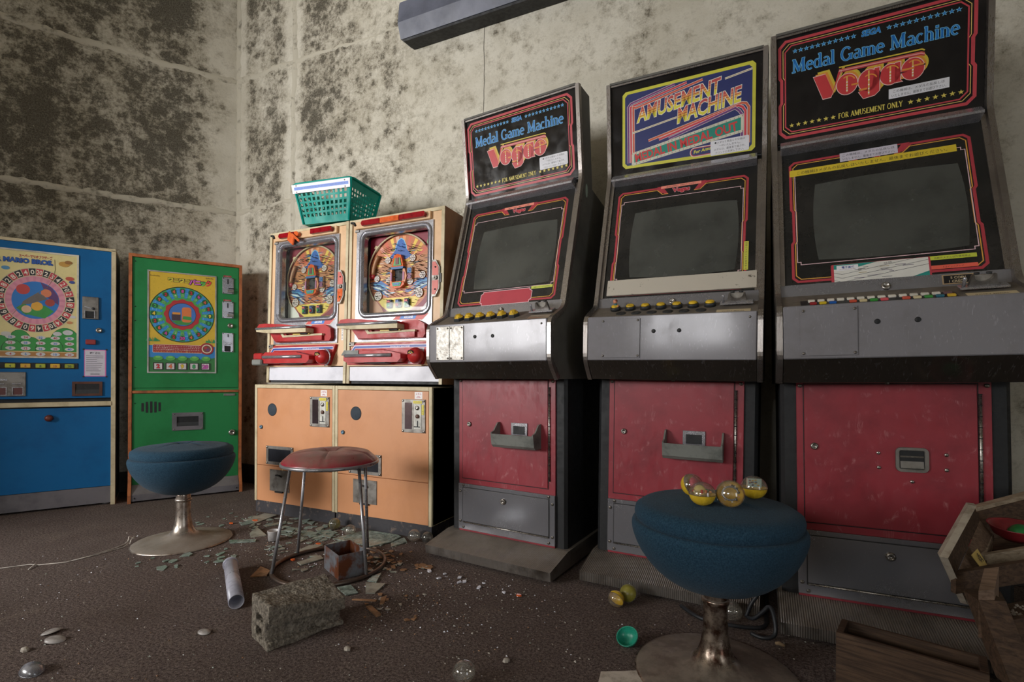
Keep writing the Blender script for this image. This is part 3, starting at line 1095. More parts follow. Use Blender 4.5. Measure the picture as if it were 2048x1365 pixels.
def bezel_art(d, kind):
    r_, y_, p_ = (178, 62, 72), (222, 164, 74), (228, 190, 196)
    u0, u1, v0, v1 = -.262, .254, .050, .542

    def loop(ins, w, c):
        a, bb, cc, e = u0 + ins, u1 - ins, v0 + ins, v1 - ins
        k = .014
        top = [(bb - k, e), (.10 - ins * .3, e), (.075, e - .022), (-.075, e - .022), (-.10 + ins * .3, e), (a + k, e)]
        j = .006
        d.line([(a + k, cc), (bb - k, cc), (bb, cc + k), (bb, .20), (bb - j, .21), (bb - j, .33), (bb, .34), (bb, e - k)] + top + [(a, e - k), (a, .34), (a + j, .33), (a + j, .21), (a, .20), (a, cc + k)], w, c, closed=True)
    loop(.004, .0085, r_)
    loop(.013, .003, y_)
    k = .010
    a, bb, cc, e = -.244, .236, .118, .492
    d.line([(a + k, cc), (bb - k, cc), (bb - k, cc + k), (bb, cc + k), (bb, e - k), (bb - k, e - k), (bb - k, e), (a + k, e), (a + k, e - k), (a, e - k), (a, cc + k), (a + k, cc + k)], .0024, p_, closed=True)
    d.poly([(-.098, .545), (.098, .545), (.066, .508), (-.066, .508)], r_)
    d.poly([(-.074, .541), (.074, .541), (.050, .505), (-.050, .505)], (26, 26, 28))
    d.text('Vegas', 0, .511, .026, (188, 56, 68), bold=.05, width=.07, out=(.03, p_))
    if kind == 1:
        d.poly([(-.122, .042), (.13, .042), (.13, .052), (.140, .058), (.140, .098), (.128, .104), (.128, .112), (-.120, .112), (-.120, .104), (-.132, .098), (-.132, .058), (-.122, .052)], p_)
        d.poly([(-.119, .045), (.127, .045), (.127, .055), (.137, .06), (.137, .096), (.125, .102), (.125, .109), (-.117, .109), (-.117, .102), (-.129, .096), (-.129, .06), (-.119, .055)], (186, 66, 78))
        notice(d, .132, .104, .236, .117, ['当館のメダル以外使用禁止'], (204, 214, 92), .001)
    if kind in (1, 2):
        notice(d, -.082, .533, .078, .546, ['最高のお客様に、最高のゲームが続く'], (244, 150, 130), .001)
    if kind == 2:
        d.rect(.244, .127, .260, .247, (206, 204, 84))
        for i, q in enumerate('当館のメダル以外使用禁止'):
            d.text(q, .252, .236 - i * .0095, .008, INKD, up=False)
        d.up()
    if kind == 3:
        notice(d, -.260, .479, .216, .506, ['この機械はメダルの払戻しはいたしません。最後までお遊びください。'], (218, 192, 56), .001)
        notice(d, -.103, .510, .063, .546, ['この機械は、メダルの払戻しは', 'いたしません。最後までお遊び下さい。'], (206, 200, 212), .001)
        notice(d, .111, .092, .228, .106, ['当館のメダル以外使用禁止'], (200, 208, 72), .001)
        notice(d, .111, .060, .228, .073, ['5コイン-1プレイ'], (236, 104, 84), .001)
        d.poly(rrect(-.148, .116, .028, .106, .004), (186, 66, 78))
        d.rect(-.140, .030, .111, .105, (40, 140, 130))
        d.poly([(-.140, .031), (.111, .062), (.111, .105), (-.02, .105), (-.085, .088), (-.14, .088)], (222, 220, 212))
        d.poly([(-.140, .031), (.040, .031), (.111, .058), (.111, .066), (-.14, .046)], (222, 220, 212))
        for k_ in range(4):
            o_ = k_ * .014
            d.line([(-.140, .076 - o_), (-.118, .068 - o_), (.111, .112 - o_ * 1.1)] if k_ < 3 else [(-.14, .036), (-.12, .031)], .0012, (30, 34, 44))
        d.rect(-.132, .082, -.072, .101, (232, 232, 236))
        d.text('電子基盤', -.100, .090, .009, (34, 62, 140), bold=.02)
        d.text('MACHINE ELECTRONIC BASE', -.102, .085, .0034, (150, 60, 70), up=False)
        d.text('03:00', .008, .094, .0095, (60, 60, 66), rot=9)
        rr = random.Random(8)
        for k_ in range(16):
            uu, vv = rr.uniform(-.1, .08), rr.uniform(.038, .09)
            d.rect(uu, vv, uu + rr.uniform(.012, .03), vv + .0016, rr.choice([(90, 90, 96), (80, 60, 100), (150, 130, 60), (60, 60, 66)]), False)
        d.up()


def coin_mech(b, u, base):
    """bracket with a half-round coin slot, its reject pin and the small plate under it"""
    ev = (D1 - D0).normalized()
    n = Vector((1, 0, 0)).cross(ev)
    T = Matrix.Translation(D0 + ev * base + n * 0.0) @ Matrix(((1, 0, 0, 0), (0, ev.y, n.y, 0), (0, ev.z, n.z, 0), (0, 0, 0, 1)))
    b.box(u - .055, u + .055, .0, .036, .001, .008, M_CHROME, .002, T)
    arc_ = [(u + .022 * math.cos(PI + PI * i / 8), .036 + .02 * math.sin(PI + PI * i / 8)) for i in range(9)]
    b.prism([(u - .032, .008), (u + .032, .008), (u + .027, .037), (u + .022, .037)] + arc_[::-1][1:-1] + [(u - .022, .037), (u - .027, .037)], 'y', .02, .032, M_PLATE, T)
    b.prism([(u - .024, .012), (u + .024, .012), (u + .022, .035), (u - .022, .035)], 'y', .032, .036, M_STIP, T)
    b.lathe([(.0045, 0), (.0045, .026), (.003, .028), (0, .028)], M_CHROME, 10, T @ Matrix.Translation((u - .045, .014, .008)))
    for q in (-.014, .014):
        b.lathe([(.007, 0), (.007, .004), (0, .005)], M_DARKP, 10, T @ Matrix.Translation((u + q, .036, .036)))


def medal_machine(kind, loc, yaw, tilt, label):
    t = thing('medal_game_machine', label, 'arcade machine', loc, (tilt[0], tilt[1], R(yaw)), 'medal game machines along the wall')
    W2 = .317
    # carcass between the sides
    b = B()
    ins = [p + Vector((.022, 0)) if i else p for i, p in enumerate([Vector(q) for q in PROF])]
    b.prism([(p.x, p.y) for p in ins] + BACK, 'x', -.30, .30, M_BLACK)
    b.build('body', t)
    for sx in (-1, 1):
        b = B()
        b.prism([(p.x, p.y) for p in FRONT] + BACK, 'x', sx * .300, sx * .315, M_SIDE)
        if kind == 1 and sx == 1:
            d = Dec((.3152, .33, 1.64), (0, 1, 0), (0, 0, 1))
            d.disc(0.03, 0, .012, (170, 190, 176), rv=.03)
            for f, kk in zip(d.f, d.k):
                b.add([d.v[i] for i in f], [tuple(range(len(f)))], d.mats[kk])
        b.build('side_panel', t)
        b = B()
        o1, o2 = offset_path([(p.x, p.y) for p in FRONT], -.004 * -1), offset_path([(p.x, p.y) for p in FRONT], -.016)
        o1 = offset_path([(p.x, p.y) for p in FRONT], .004)
        n = len(o1)
        xa, xb = (sx * .296, sx * .318)
        rows = []
        for i in range(n):
            rows.append([(xa, o2[i].x, o2[i].y), (xa + (xb - xa) * .12, o1[i].x, o1[i].y), (xb - (xb - xa) * .12, o1[i].x, o1[i].y), (xb, o2[i].x, o2[i].y)])
        vs = [p for r_ in rows for p in r_]
        fs = [(i * 4 + j, i * 4 + (j + 1) % 4, i * 4 + 4 + (j + 1) % 4, i * 4 + 4 + j) for i in range(n - 1) for j in range(4)]
        fs += [(0, 1, 2, 3), tuple((n - 1) * 4 + j for j in range(4))]
        b.add(vs, fs, M_TRIM)
        b.build('edge_trim', t)
    # illuminated sign at the top
    b = B()
    slab(b, S0, S1, -.296, .296, .004, .386, -.010, .012, M_GLOSSB)
    sign = b.build('sign_panel', t)
    d = dec_on(S0, S1, -.010)
    amusement_sign(d) if kind == 2 else medal_sign(d, kind)
    d.build('sign_print', sign, recalc=False)
    b = B()
    slab(b, S0, S1, -.299, .299, .380, .397, -.002, .02, M_TRIM)
    b.prism([(.270, 2.083), (.39, 2.079), (.39, 2.073), (.272, 2.075)], 'x', -.30, .30, M_SIDE)
    b.build('top_cap', t)
    b = B()
    b.prism([(.325, 1.692), (.300, 1.688), (.272, 1.664), (.272, 1.656), (.335, 1.640)], 'x', -.288, .282, M_CHROME)
    b.build('sign_ledge', t)
    # monitor behind its printed glass
    b = B()
    slab(b, B0, B1, -.284, .284, .040, .600, -.014, .012, M_BEZEL)
    bez = b.build('monitor_glass', t)
    for x0, x1 in ((-.298, -.284), (.284, .298)):
        b = B()
        slab(b, B0, B1, x0, x1, .040, .600, -.008, .012, M_TRIM)
        b.build('glass_rail', t)
    b = B()
    ev = (B1 - B0).normalized()
    n_ = Vector((1, 0, 0)).cross(ev)
    N = 12
    hw, hh, uc, vc = .208, .158, .016, .282
    vs = []
    for i in range(N + 1):
        for j in range(N + 1):
            a, c = -1 + 2 * i / N, -1 + 2 * j / N
            su, sv = a * (1 - .05 * c * c), c * (1 - .05 * a * a)
            bulge = .0005 + .006 * (1 - a ** 4) * (1 - c ** 4)
            vs.append(tuple(B0 + Vector((1, 0, 0)) * (uc + su * hw) + ev * (vc + sv * hh) + n_ * (-.014 + bulge)))
    b.add(vs, [(i * (N + 1) + j, (i + 1) * (N + 1) + j, (i + 1) * (N + 1) + j + 1, i * (N + 1) + j + 1) for i in range(N) for j in range(N)], M_CRT, True)
    b.build('screen', t)
    d = dec_on(B0, B1, -.014)
    bezel_art(d, kind)
    d.build('glass_print', bez, recalc=False)
    # steel strip with the lock
    b = B()
    slab(b, B0, B1, -.298, .298, -.012, .041, -.010, .012, M_STEELV)
    strip = b.build('lock_strip', t)
    b = B()
    T = Matrix.Translation(B0 + ev * .012 + n_ * -.010 + Vector((-.004, 0, 0))) @ Matrix(((1, 0, 0, 0), (0, ev.y, n_.y, 0), (0, ev.z, n_.z, 0), (0, 0, 0, 1)))
    b.lathe([(.013, 0), (.013, .006), (.010, .009), (.007, .009), (.006, .006), (0, .006)], M_BRASS, 18, T)
    b.build('lock', strip)
    if kind == 2:
        b = B()
        slab(b, B0, B1, -.268, .290, .050, .118, -.004, .008, mk('cream_tape_plate', (188, 180, 166), .5, c2=(96, 88, 76), scale=34, lo=.62, hi=.7))
        b.build('cover_plate', t)
    if kind == 3:
        d = dec_on(B0, B1, -.009)
        d.rect(.137, .004, .214, .036, (176, 150, 116)); d.rect(.141, .007, .210, .033, (28, 27, 28))
        d.text('5 COIN', .1755, .0215, .011, (214, 196, 160), bold=.01)
        d.text('1 CREDIT', .1755, .0095, .011, (214, 196, 160), bold=.01)
        d.build('credit_plate', t, recalc=False)['label'] = 'black plate reading 5 COIN 1 CREDIT'
    # control deck
    b = B()
    slab(b, D0, D1, -.298, .298, .0, .138, -.006, .016, mk('deck_%d' % kind, (104, 96, 86), .55, c2=(62, 57, 51), scale=14, dust=.35))
    deck = b.build('control_deck', t)
    ev = (D1 - D0).normalized()
    n_ = Vector((1, 0, 0)).cross(ev)

    def DT(u, v):
        return Matrix.Translation(D0 + ev * v + n_ * -.006 + Vector((u, 0, 0))) @ Matrix(((1, 0, 0, 0), (0, ev.y, n_.y, 0), (0, ev.z, n_.z, 0), (0, 0, 0, 1)))
    if kind == 1:
        for u in (-.187, -.130, -.072, -.015, .043, .102):
            bb = B()
            bb.lathe([(.027, 0), (.027, .010), (.024, .013), (0, .013)], M_DARKP, 6, DT(u, .080), smooth=False)
            bb.lathe([(.0225, .013), (.021, .019), (0, .019)], M_YEL, 6, DT(u, .080), smooth=False)
            bb.lathe([(.014, .019), (.012, .027), (0, .028)], M_YEL, 10, DT(u, .080), smooth=False)
            bb.build('button', deck)
    if kind == 2:
        for i in range(7):
            u = -.215 + i * .0588
            bb = B()
            bb.lathe([(.0205, 0), (.0205, .012), (.018, .015), (.0165, .012), (0, .012)], M_DARKP, 18, DT(u, .104))
            bb.lathe([(.016, .012), (.0155, .018), (.012, .021), (0, .022)], M_YEL, 18, DT(u, .104))
            bb.build('button', deck)
            if i < 6:
                bb = B()
                bb.lathe([(.019, 0), (.018, .002), (0, .002)], M_DARKP, 18, DT(u + .032, .058))
                bb.build('blanking_cap', deck)
    if kind == 3:
        bb = B()
        bb.box(-.245, .145, .006, .070, 0, .003, M_DARKP, 0, DT(0, 0))
        bb.build('key_panel', deck)
        cols = [(232, 228, 216)] * 14
        low = [(150, 40, 44), (216, 186, 40), (30, 90, 170), None, (206, 84, 60), (214, 196, 150), (60, 150, 60), (220, 90, 96), None, (206, 90, 70), (214, 200, 160), (70, 150, 70), (50, 110, 130), (220, 180, 60), (110, 54, 50)]
        for i in range(14):
            u = -.215 + i * .0262
            bb = B()
            bb.box(-.0095, .0095, 0, .013, .003, .010, ink((226, 220, 206)) if i < 13 else ink((110, 84, 84)), .0015, DT(u, .046))
            bb.build('key', deck)
            c = low[i]
            if c:
                bb = B()
                bb.box(-.0095, .0095, 0, .013, .003, .010, ink(c), .0015, DT(u + .003, .020))
                bb.build('key', deck)
    b = B()
    coin_mech(b, .228 if kind != 3 else .212, .082 if kind != 3 else .062)
    b.build('coin_slot', deck)
    d = dec_on(D0, D1, -.0055)
    if kind == 1:
        d.rect(.188, .03, .288, .072, (150, 130, 104))
    else:
        d.rect(.165, .012, .275, .052, (206, 188, 150))
    d.text('INSERT MEDAL', .23 if kind == 1 else .22, .03 if kind != 1 else .048, .011, (70, 50, 44), bold=.02, up=False)
    d.rect(.19, .02 if kind != 1 else .038, .26, .024 if kind != 1 else .041, (150, 60, 54))
    d.build('coin_label', deck, recalc=False)
    # brushed steel front plate and the mirror plate that tilts back under it
    b = B()
    b.box(-.297, .297, .008, .030, .873, 1.040, M_STEEL, .003)
    for u in ((-.045, .045) if kind != 3 else (-.052, .044)):
        b.disc((u, .008, .980), .0075, M_SOOT, .003)
    b.disc((.275, .008, 1.02), .004, M_BOLT, .003, n=8)
    fp = b.build('front_plate', t)
    plates = [(-.254, -.181), (-.179, -.104)] if kind == 1 else ([(-.242, -.094)] if kind == 2 else [(-.250, -.100)])
    for x0, x1 in plates:
        b = B()
        b.box(x0, x1, .004, .009, .882, 1.030, M_STIP if kind == 1 else M_STEEL, .0012)
        for x in (x0 + .008, x1 - .008):
            for z in (.890, 1.022):
                b.disc((x, .004, z), .0042, M_BOLT, .003, n=8)
        b.build('cover_plate', fp)
    b = B()
    b.prism([(.010, .873), (.073, .800), (.082, .806), (.025, .873)], 'x', -.297, .297, M_MIRROR)
    b.build('mirror_plate', t)
    # lower cabinet
    b = B()
    b.prism([(-.302, .72), (-.302, .192), (-.290, .180), (.290, .180), (.302, .192), (.302, .72)], 'z', .084, .802, M_SOOT)
    b.build('lower_cabinet', t)
    b = B()
    b.box(-.254, .254, .172, .181, .306, .802, M_RED, .001)
    rf = b.build('red_panel', t)
    b = B()
    for x0, x1, z0, z1 in ((-.233, .2215, .331, .796),):
        b.box(x0 + .002, x1 - .002, .1675, .173, z0 + .002, z1 - .002, M_RED, .0012)
    door = b.build('door', rf)
    b = B()
    g = .0022
    for x0, x1, z0, z1 in ((-.2345, -.2320, .330, .797), (.2210, .2235, .330, .797), (-.2345, .2235, .329, .3318), (-.2345, .2235, .7952, .798)):
        b.box(x0, x1, .1712, .1718, z0, z1, M_SOOT)
    b.build('door_gap', rf)
    b = B()
    b.lathe([(.0045, 0), (.0045, .40)], M_BRASS, 8, Matrix.Translation((.2265, .169, .364)))
    for i in range(13):
        b.lathe([(.0052, 0), (.0052, .003)], M_SOOT, 8, Matrix.Translation((.2265, .169, .366 + i * .033)))
    b.build('hinge', door)
    b = B()
    lx = -.190 if kind != 3 else -.203
    b.lathe([(.0115, 0), (.0115, .005), (.009, .008), (.0062, .008), (.0055, .005), (0, .005)], M_BRASS, 18, Matrix.Translation((lx, .1675, .588)) @ AX['-y'])
    b.build('lock', door)
    for x in (-.243, .0, .243):
        bolt_at(rf, (x, .172, .790 if abs(x) > .1 else .799), .0065, M_BOLT, h=.005, n=10)
    if kind in (1, 2):
        b = B()
        out = [(-.026, .575), (-.018, .515), (-.006, .500), (.166, .500), (.180, .515), (.188, .575)]
        # moulded cup: front wall, floor and two raised cheeks
        prof = [(.168, .500), (.118, .500), (.105, .512), (.097, .560), (.102, .560), (.110, .516), (.121, .507), (.168, .507)]
        b.prism(prof, 'x', -.022, .184, M_TRAY)
        for xa, xb in ((-.026, -.020), (.182, .188)):
            b.prism([(.168, .500), (.118, .500), (.105, .512), (.096, .565), (.118, .572), (.148, .604), (.168, .606)], 'x', xa, xb, M_TRAY)
        b.build('medal_tray', door)
        b = B()
        b.box(.040, .122, .162, .169, .552, .606, M_CHROME, .001)
        b.box(.052, .110, .1605, .163, .556, .592, M_SOOT)
        b.build('payout_slot', door)
    else:
        b = B()
        rring(b, .028, .091, .530, .586, .005, [(0, .172), (0, .163), (.002, .161), (.010, .161), (.011, .168)], M_PLATE)
        b.box(.028, .091, .166, .1674, .530, .586, M_SOOT)
        b.prism([(.166, .532), (.162, .532), (.1665, .556)], 'x', .030, .089, M_PLATE)
        b.box(.030, .089, .1640, .166, .565, .570, M_BOLT)
        b.build('payout_slot', door)
        for x, z in ((-.027, .575), (-.026, .529), (.144, .578), (.144, .532), (.059, .490)):
            bolt_at(door, (x, .1675, z), .0055, M_BRASS, h=.005, n=10)
    # steel cash box door
    b = B()
    b.box(-.254, .254, .166, .181, .092, .306, M_STEELV, .001)
    fr = b.build('steel_frame', t)
    b = B()
    b.box(-.229, .229, .1645, .167, .124, .291, M_SOOT)
    b.box(-.226, .226, .162, .167, .131, .288, M_STEELV, .001)
    cd_ = b.build('cash_door', fr)
    b = B()
    b.lathe([(.014, 0), (.014, .006), (.010, .010), (.007, .010), (.006, .006), (0, .006)], M_BRASS, 18, Matrix.Translation((0, .162, .251)) @ AX['-y'])
    b.build('lock', cd_)
    b = B()
    b.lathe([(.0035, 0), (.0035, .45)], M_BRASS, 8, Matrix.Translation((-.225, .162, .1265)) @ AX['x'])
    b.build('hinge', cd_)
    for x, z in ((-.243, .13), (-.243, .27), (.243, .13), (.243, .27), (-.225, .103), (.225, .103), (-.225, .299), (.225, .299)):
        bolt_at(fr, (x, .166, z), .0062, M_BOLT, n=10)
    b = B()
    b.box(-.252, .252, .170, .181, .084, .093, M_RED)
    b.build('bottom_strip', t)
    # ribbed kick base
    b = B()
    nr = 92
    rows = []
    prof = [(.004, .012), (0, .050), (.165, .084), (.74, .086)]
    for i in range(nr * 2 + 1):
        x = -W2 + 2 * W2 * i / (nr * 2)
        rel = (-.0022 if kind != 1 else -.0009) if i % 2 else 0.0
        rows.append([(x, prof[0][0] - rel, prof[0][1]), (x, prof[1][0] - rel, prof[1][1] + rel), (x, prof[2][0], prof[2][1] + rel), (x, prof[3][0], prof[3][1])])
    vs = [p for r_ in rows for p in r_]
    b.add(vs, [(i * 4 + j, i * 4 + j + 1, i * 4 + 5 + j, i * 4 + 4 + j) for i in range(nr * 2) for j in range(3)], M_RIB)
    for x in (-W2, W2):
        b.add([(x, .004, .012), (x, 0, .050), (x, .165, .084), (x, .74, .086), (x, .74, .012)], [(0, 1, 2, 3, 4)], M_RIB)
    b.add([(-W2, .004, .012), (W2, .004, .012), (W2, .74, .012), (-W2, .74, .012)], [(0, 1, 2, 3)], M_SOOT)
    for x in (-.26, .26):
        for y in (.06, .68):
            b.lathe([(.02, 0), (.02, .013)], M_SOOT, 10, Matrix.Translation((x, y, 0)))
    b.build('kick_base', t)
    return t


medal_machine(1, (-1.006, 1.878, 0), -6.5, (.0057, -.0018), 'medal game machine with six hexagonal yellow buttons, beside the orange pachinko cabinets')
medal_machine(2, (-.279, 1.896, 0), -2.0, (.0007, .0097), 'medal game machine with a blue AMUSEMENT MACHINE sign and round yellow buttons')
medal_machine(3, (.41, 1.788, 0), -1.0, (-.016, -.0127), 'medal game machine with small coloured keys and a long yellow notice on its screen')


# ------------------------------------------------------------------ orange cabinets under the pachinko machines
def base_cabinet(xc, label, dx):
    t = thing('base_cabinet', label, 'cabinet', (xc, 2.098, 0), group='orange base cabinets')
    hw = .3145
    b = B()
    b.box(-hw, hw, .012, .52, .070, .752, M_BROWN)
    b.build('carcass', t)
    b = B()
    b.box(-hw + .004, hw - .004, .006, .50, 0, .070, M_PLINTH)
    b.build('plinth', t)
    for nm, q in (('edge_strip', (-hw, -hw + .0185, .066, .757)), ('edge_strip', (hw - .0185, hw, .066, .757)), ('edge_strip', (-hw + .0185, hw - .0185, .737, .757))):
        b = B()
        b.box(q[0], q[1], -.001, .53, q[2], q[3], M_CREAM, .0015)
        b.build(nm, t)
    z_split = .281
    b = B()
    b.box(-hw + .020, hw - .0215, .001, .014, z_split + .0012, .735, M_ORANGE, .001)
    door = b.build('door', t)
    b = B()
    b.box(-hw + .020, hw - .0215, .001, .014, .070, z_split - .0012, M_ORANGE, .001)
    low = b.build('lower_panel', t)
    # speaker hole with a dark cup behind
    b = B()
    T = Matrix.Translation((-.169 + dx, .0007, .611)) @ AX['-y']
    b.shell([(.037, 0), (.0368, .0012), (.034, .0005), (.033, -.008)], M_DARKP, 24, T)
    b.lathe([(.034, .0004), (.033, .0009), (.012, .0016), (0, .002)], mk('speaker_cone', (50, 60, 70), .8), 24, T)
    b.build('speaker_hole', door)
    # coin plate
    b = B()
    x0, x1 = .134, .276
    b.box(x0, x1, -.004, .001, .527, .694, M_PLATE, .001)
    cp = b.build('coin_plate', door)
    b = B()
    b.box(x0 + .020, x0 + .062, -.0055, -.004, .545, .678, steel('foil_%d' % int(xc * 100), (120, 104, 110), .18, (30, 30, 30), (36, 32, 34), 1.0) if dx == 0 else M_DARKP)
    b.build('foil_window', cp)
    b = B()
    b.box(x0 + .076, x0 + .120, -.0062, -.004, .545, .672, mk('coin_face_%d' % int(xc * 100), (214, 212, 202), .45), .001)
    b.lathe([(.011, 0), (.011, .004), (.004, .006), (0, .004)], M_BRASS, 14, Matrix.Translation((x0 + .097, -.006, .652)) @ AX['-y'])
    b.lathe([(.0105, 0), (.010, .006), (.006, .009), (0, .009)], mk('brown_knob_%d' % int(xc * 100), (104, 72, 58), .4), 14, Matrix.Translation((x0 + .099, -.006, .610)) @ AX['-y'])
    b.box(x0 + .096, x0 + .102, -.007, -.006, .556, .588, M_SOOT)
    b.box(x0 + .078, x0 + .112, -.010, -.006, .556, .560, M_SOOT)
    b.build('coin_face', cp)
    for x in (x0 + .008, x1 - .008):
        for z in (.534, .687):
            bolt_at(cp, (x, -.004, z), .0058, M_BRASS)
    d = Dec((0, -.0062, 0), (1, 0, 0), (0, 0, 1))
    d.rect(x0 + .072, .674, x0 + .124, .688, (222, 206, 66))
    d.text('メダル専用', x0 + .098, .678, .008, (60, 54, 40), width=.042)
    d.rect(x0 + .123, .618, x0 + .136, .668, (222, 206, 66))
    for i, q in enumerate('メダル専用'):
        d.text(q, x0 + .1295, .658 - i * .009, .008, (60, 54, 40), up=False)
    d.build('yellow_label', cp, recalc=False)
    d = Dec((0, .001, 0), (1, 0, 0), (0, 0, 1))
    d.rect(x0 + .076, .697, x0 + .122, .731, (234, 230, 228))
    d.text('メダル', x0 + .099, .717, .012, (176, 42, 66), bold=.02, width=.034)
    d.text('-IN-', x0 + .099, .702, .012, (176, 42, 66), bold=.02, width=.028)
    d.build('sticker', door, recalc=False)
    round_lock(door, (-.258, .001, .506), .0115, m=mk('blue_lock_%d' % int(xc * 100), (110, 140, 160), .35, .7))
    # dark window of the payout
    b = B()
    zl = .283 + (.008 if dx == 0 else 0)
    ring_plate(b, -.212, .003, zl, zl + .108, .017, -.004, .001, M_PLATE)
    pw = b.build('payout_window', door)
    b = B()
    b.box(-.195, -.014, -.0012, .0008, zl + .017, zl + .091, mk('smoked_pane_%d' % int(xc * 100), (44, 46, 52), .15))
    b.build('pane', pw)
    for x in (-.205, -.004):
        for z in (zl + .008, zl + .100):
            bolt_at(pw, (x, -.004, z), .006, M_BRASS)
    b = B()
    b.box(-.184, -.026, -.003, .001, .137, .262, M_PLATE, .001)
    b.box(-.135, -.075, -.010, .001, .131, .139, M_SOOT)
    fl_ = b.build('flap_plate', low)
    b = B()
    b.tube([(-.118, -.003, .232), (-.118, -.016, .233), (-.090, -.016, .233), (-.084, -.006, .224)], .0045, M_SOOT if dx == 0 else M_CHROME, 6)
    b.build('flap_handle', fl_)
    return t


base_cabinet(-2.3555, 'orange base cabinet standing farther from the game machines, under the pachinko machine with the basket', .0)
base_cabinet(-1.7245, 'orange base cabinet with a stool shadow on its door, next to the hexagonal-button game machine', .0)


# ------------------------------------------------------------------ pachinko machines
def spinner(parent, x, z, y, r, petals=6):
    d = Dec((0, y, 0), (1, 0, 0), (0, 0, 1), step=.0012, base=.006)
    d.disc(x, z, r, (150, 128, 116), 20)
    d.disc(x, z, r * .92, (216, 206, 198), 20)
    for i in range(petals):
        a = R(360 / petals * i)
        d.disc(x + r * .58 * math.cos(a), z + r * .58 * math.sin(a), r * .17, (112, 96, 92), 8, up=False)
    d.up()
    d.disc(x, z, r * .3, (206, 190, 180), 12)
    d.disc(x, z, r * .12, (60, 46, 44), 8)
    b = B()
    b.lathe([(r, 0), (r, .0065), (0, .0065)], M_BROWN, 20, Matrix.Translation((x, y, z)) @ AX['-y'])
    for f, kk in zip(d.f, d.k):
        b.add([d.v[i] for i in f], [tuple(range(len(f)))], d.mats[kk])
    return b.build('spinner', parent)


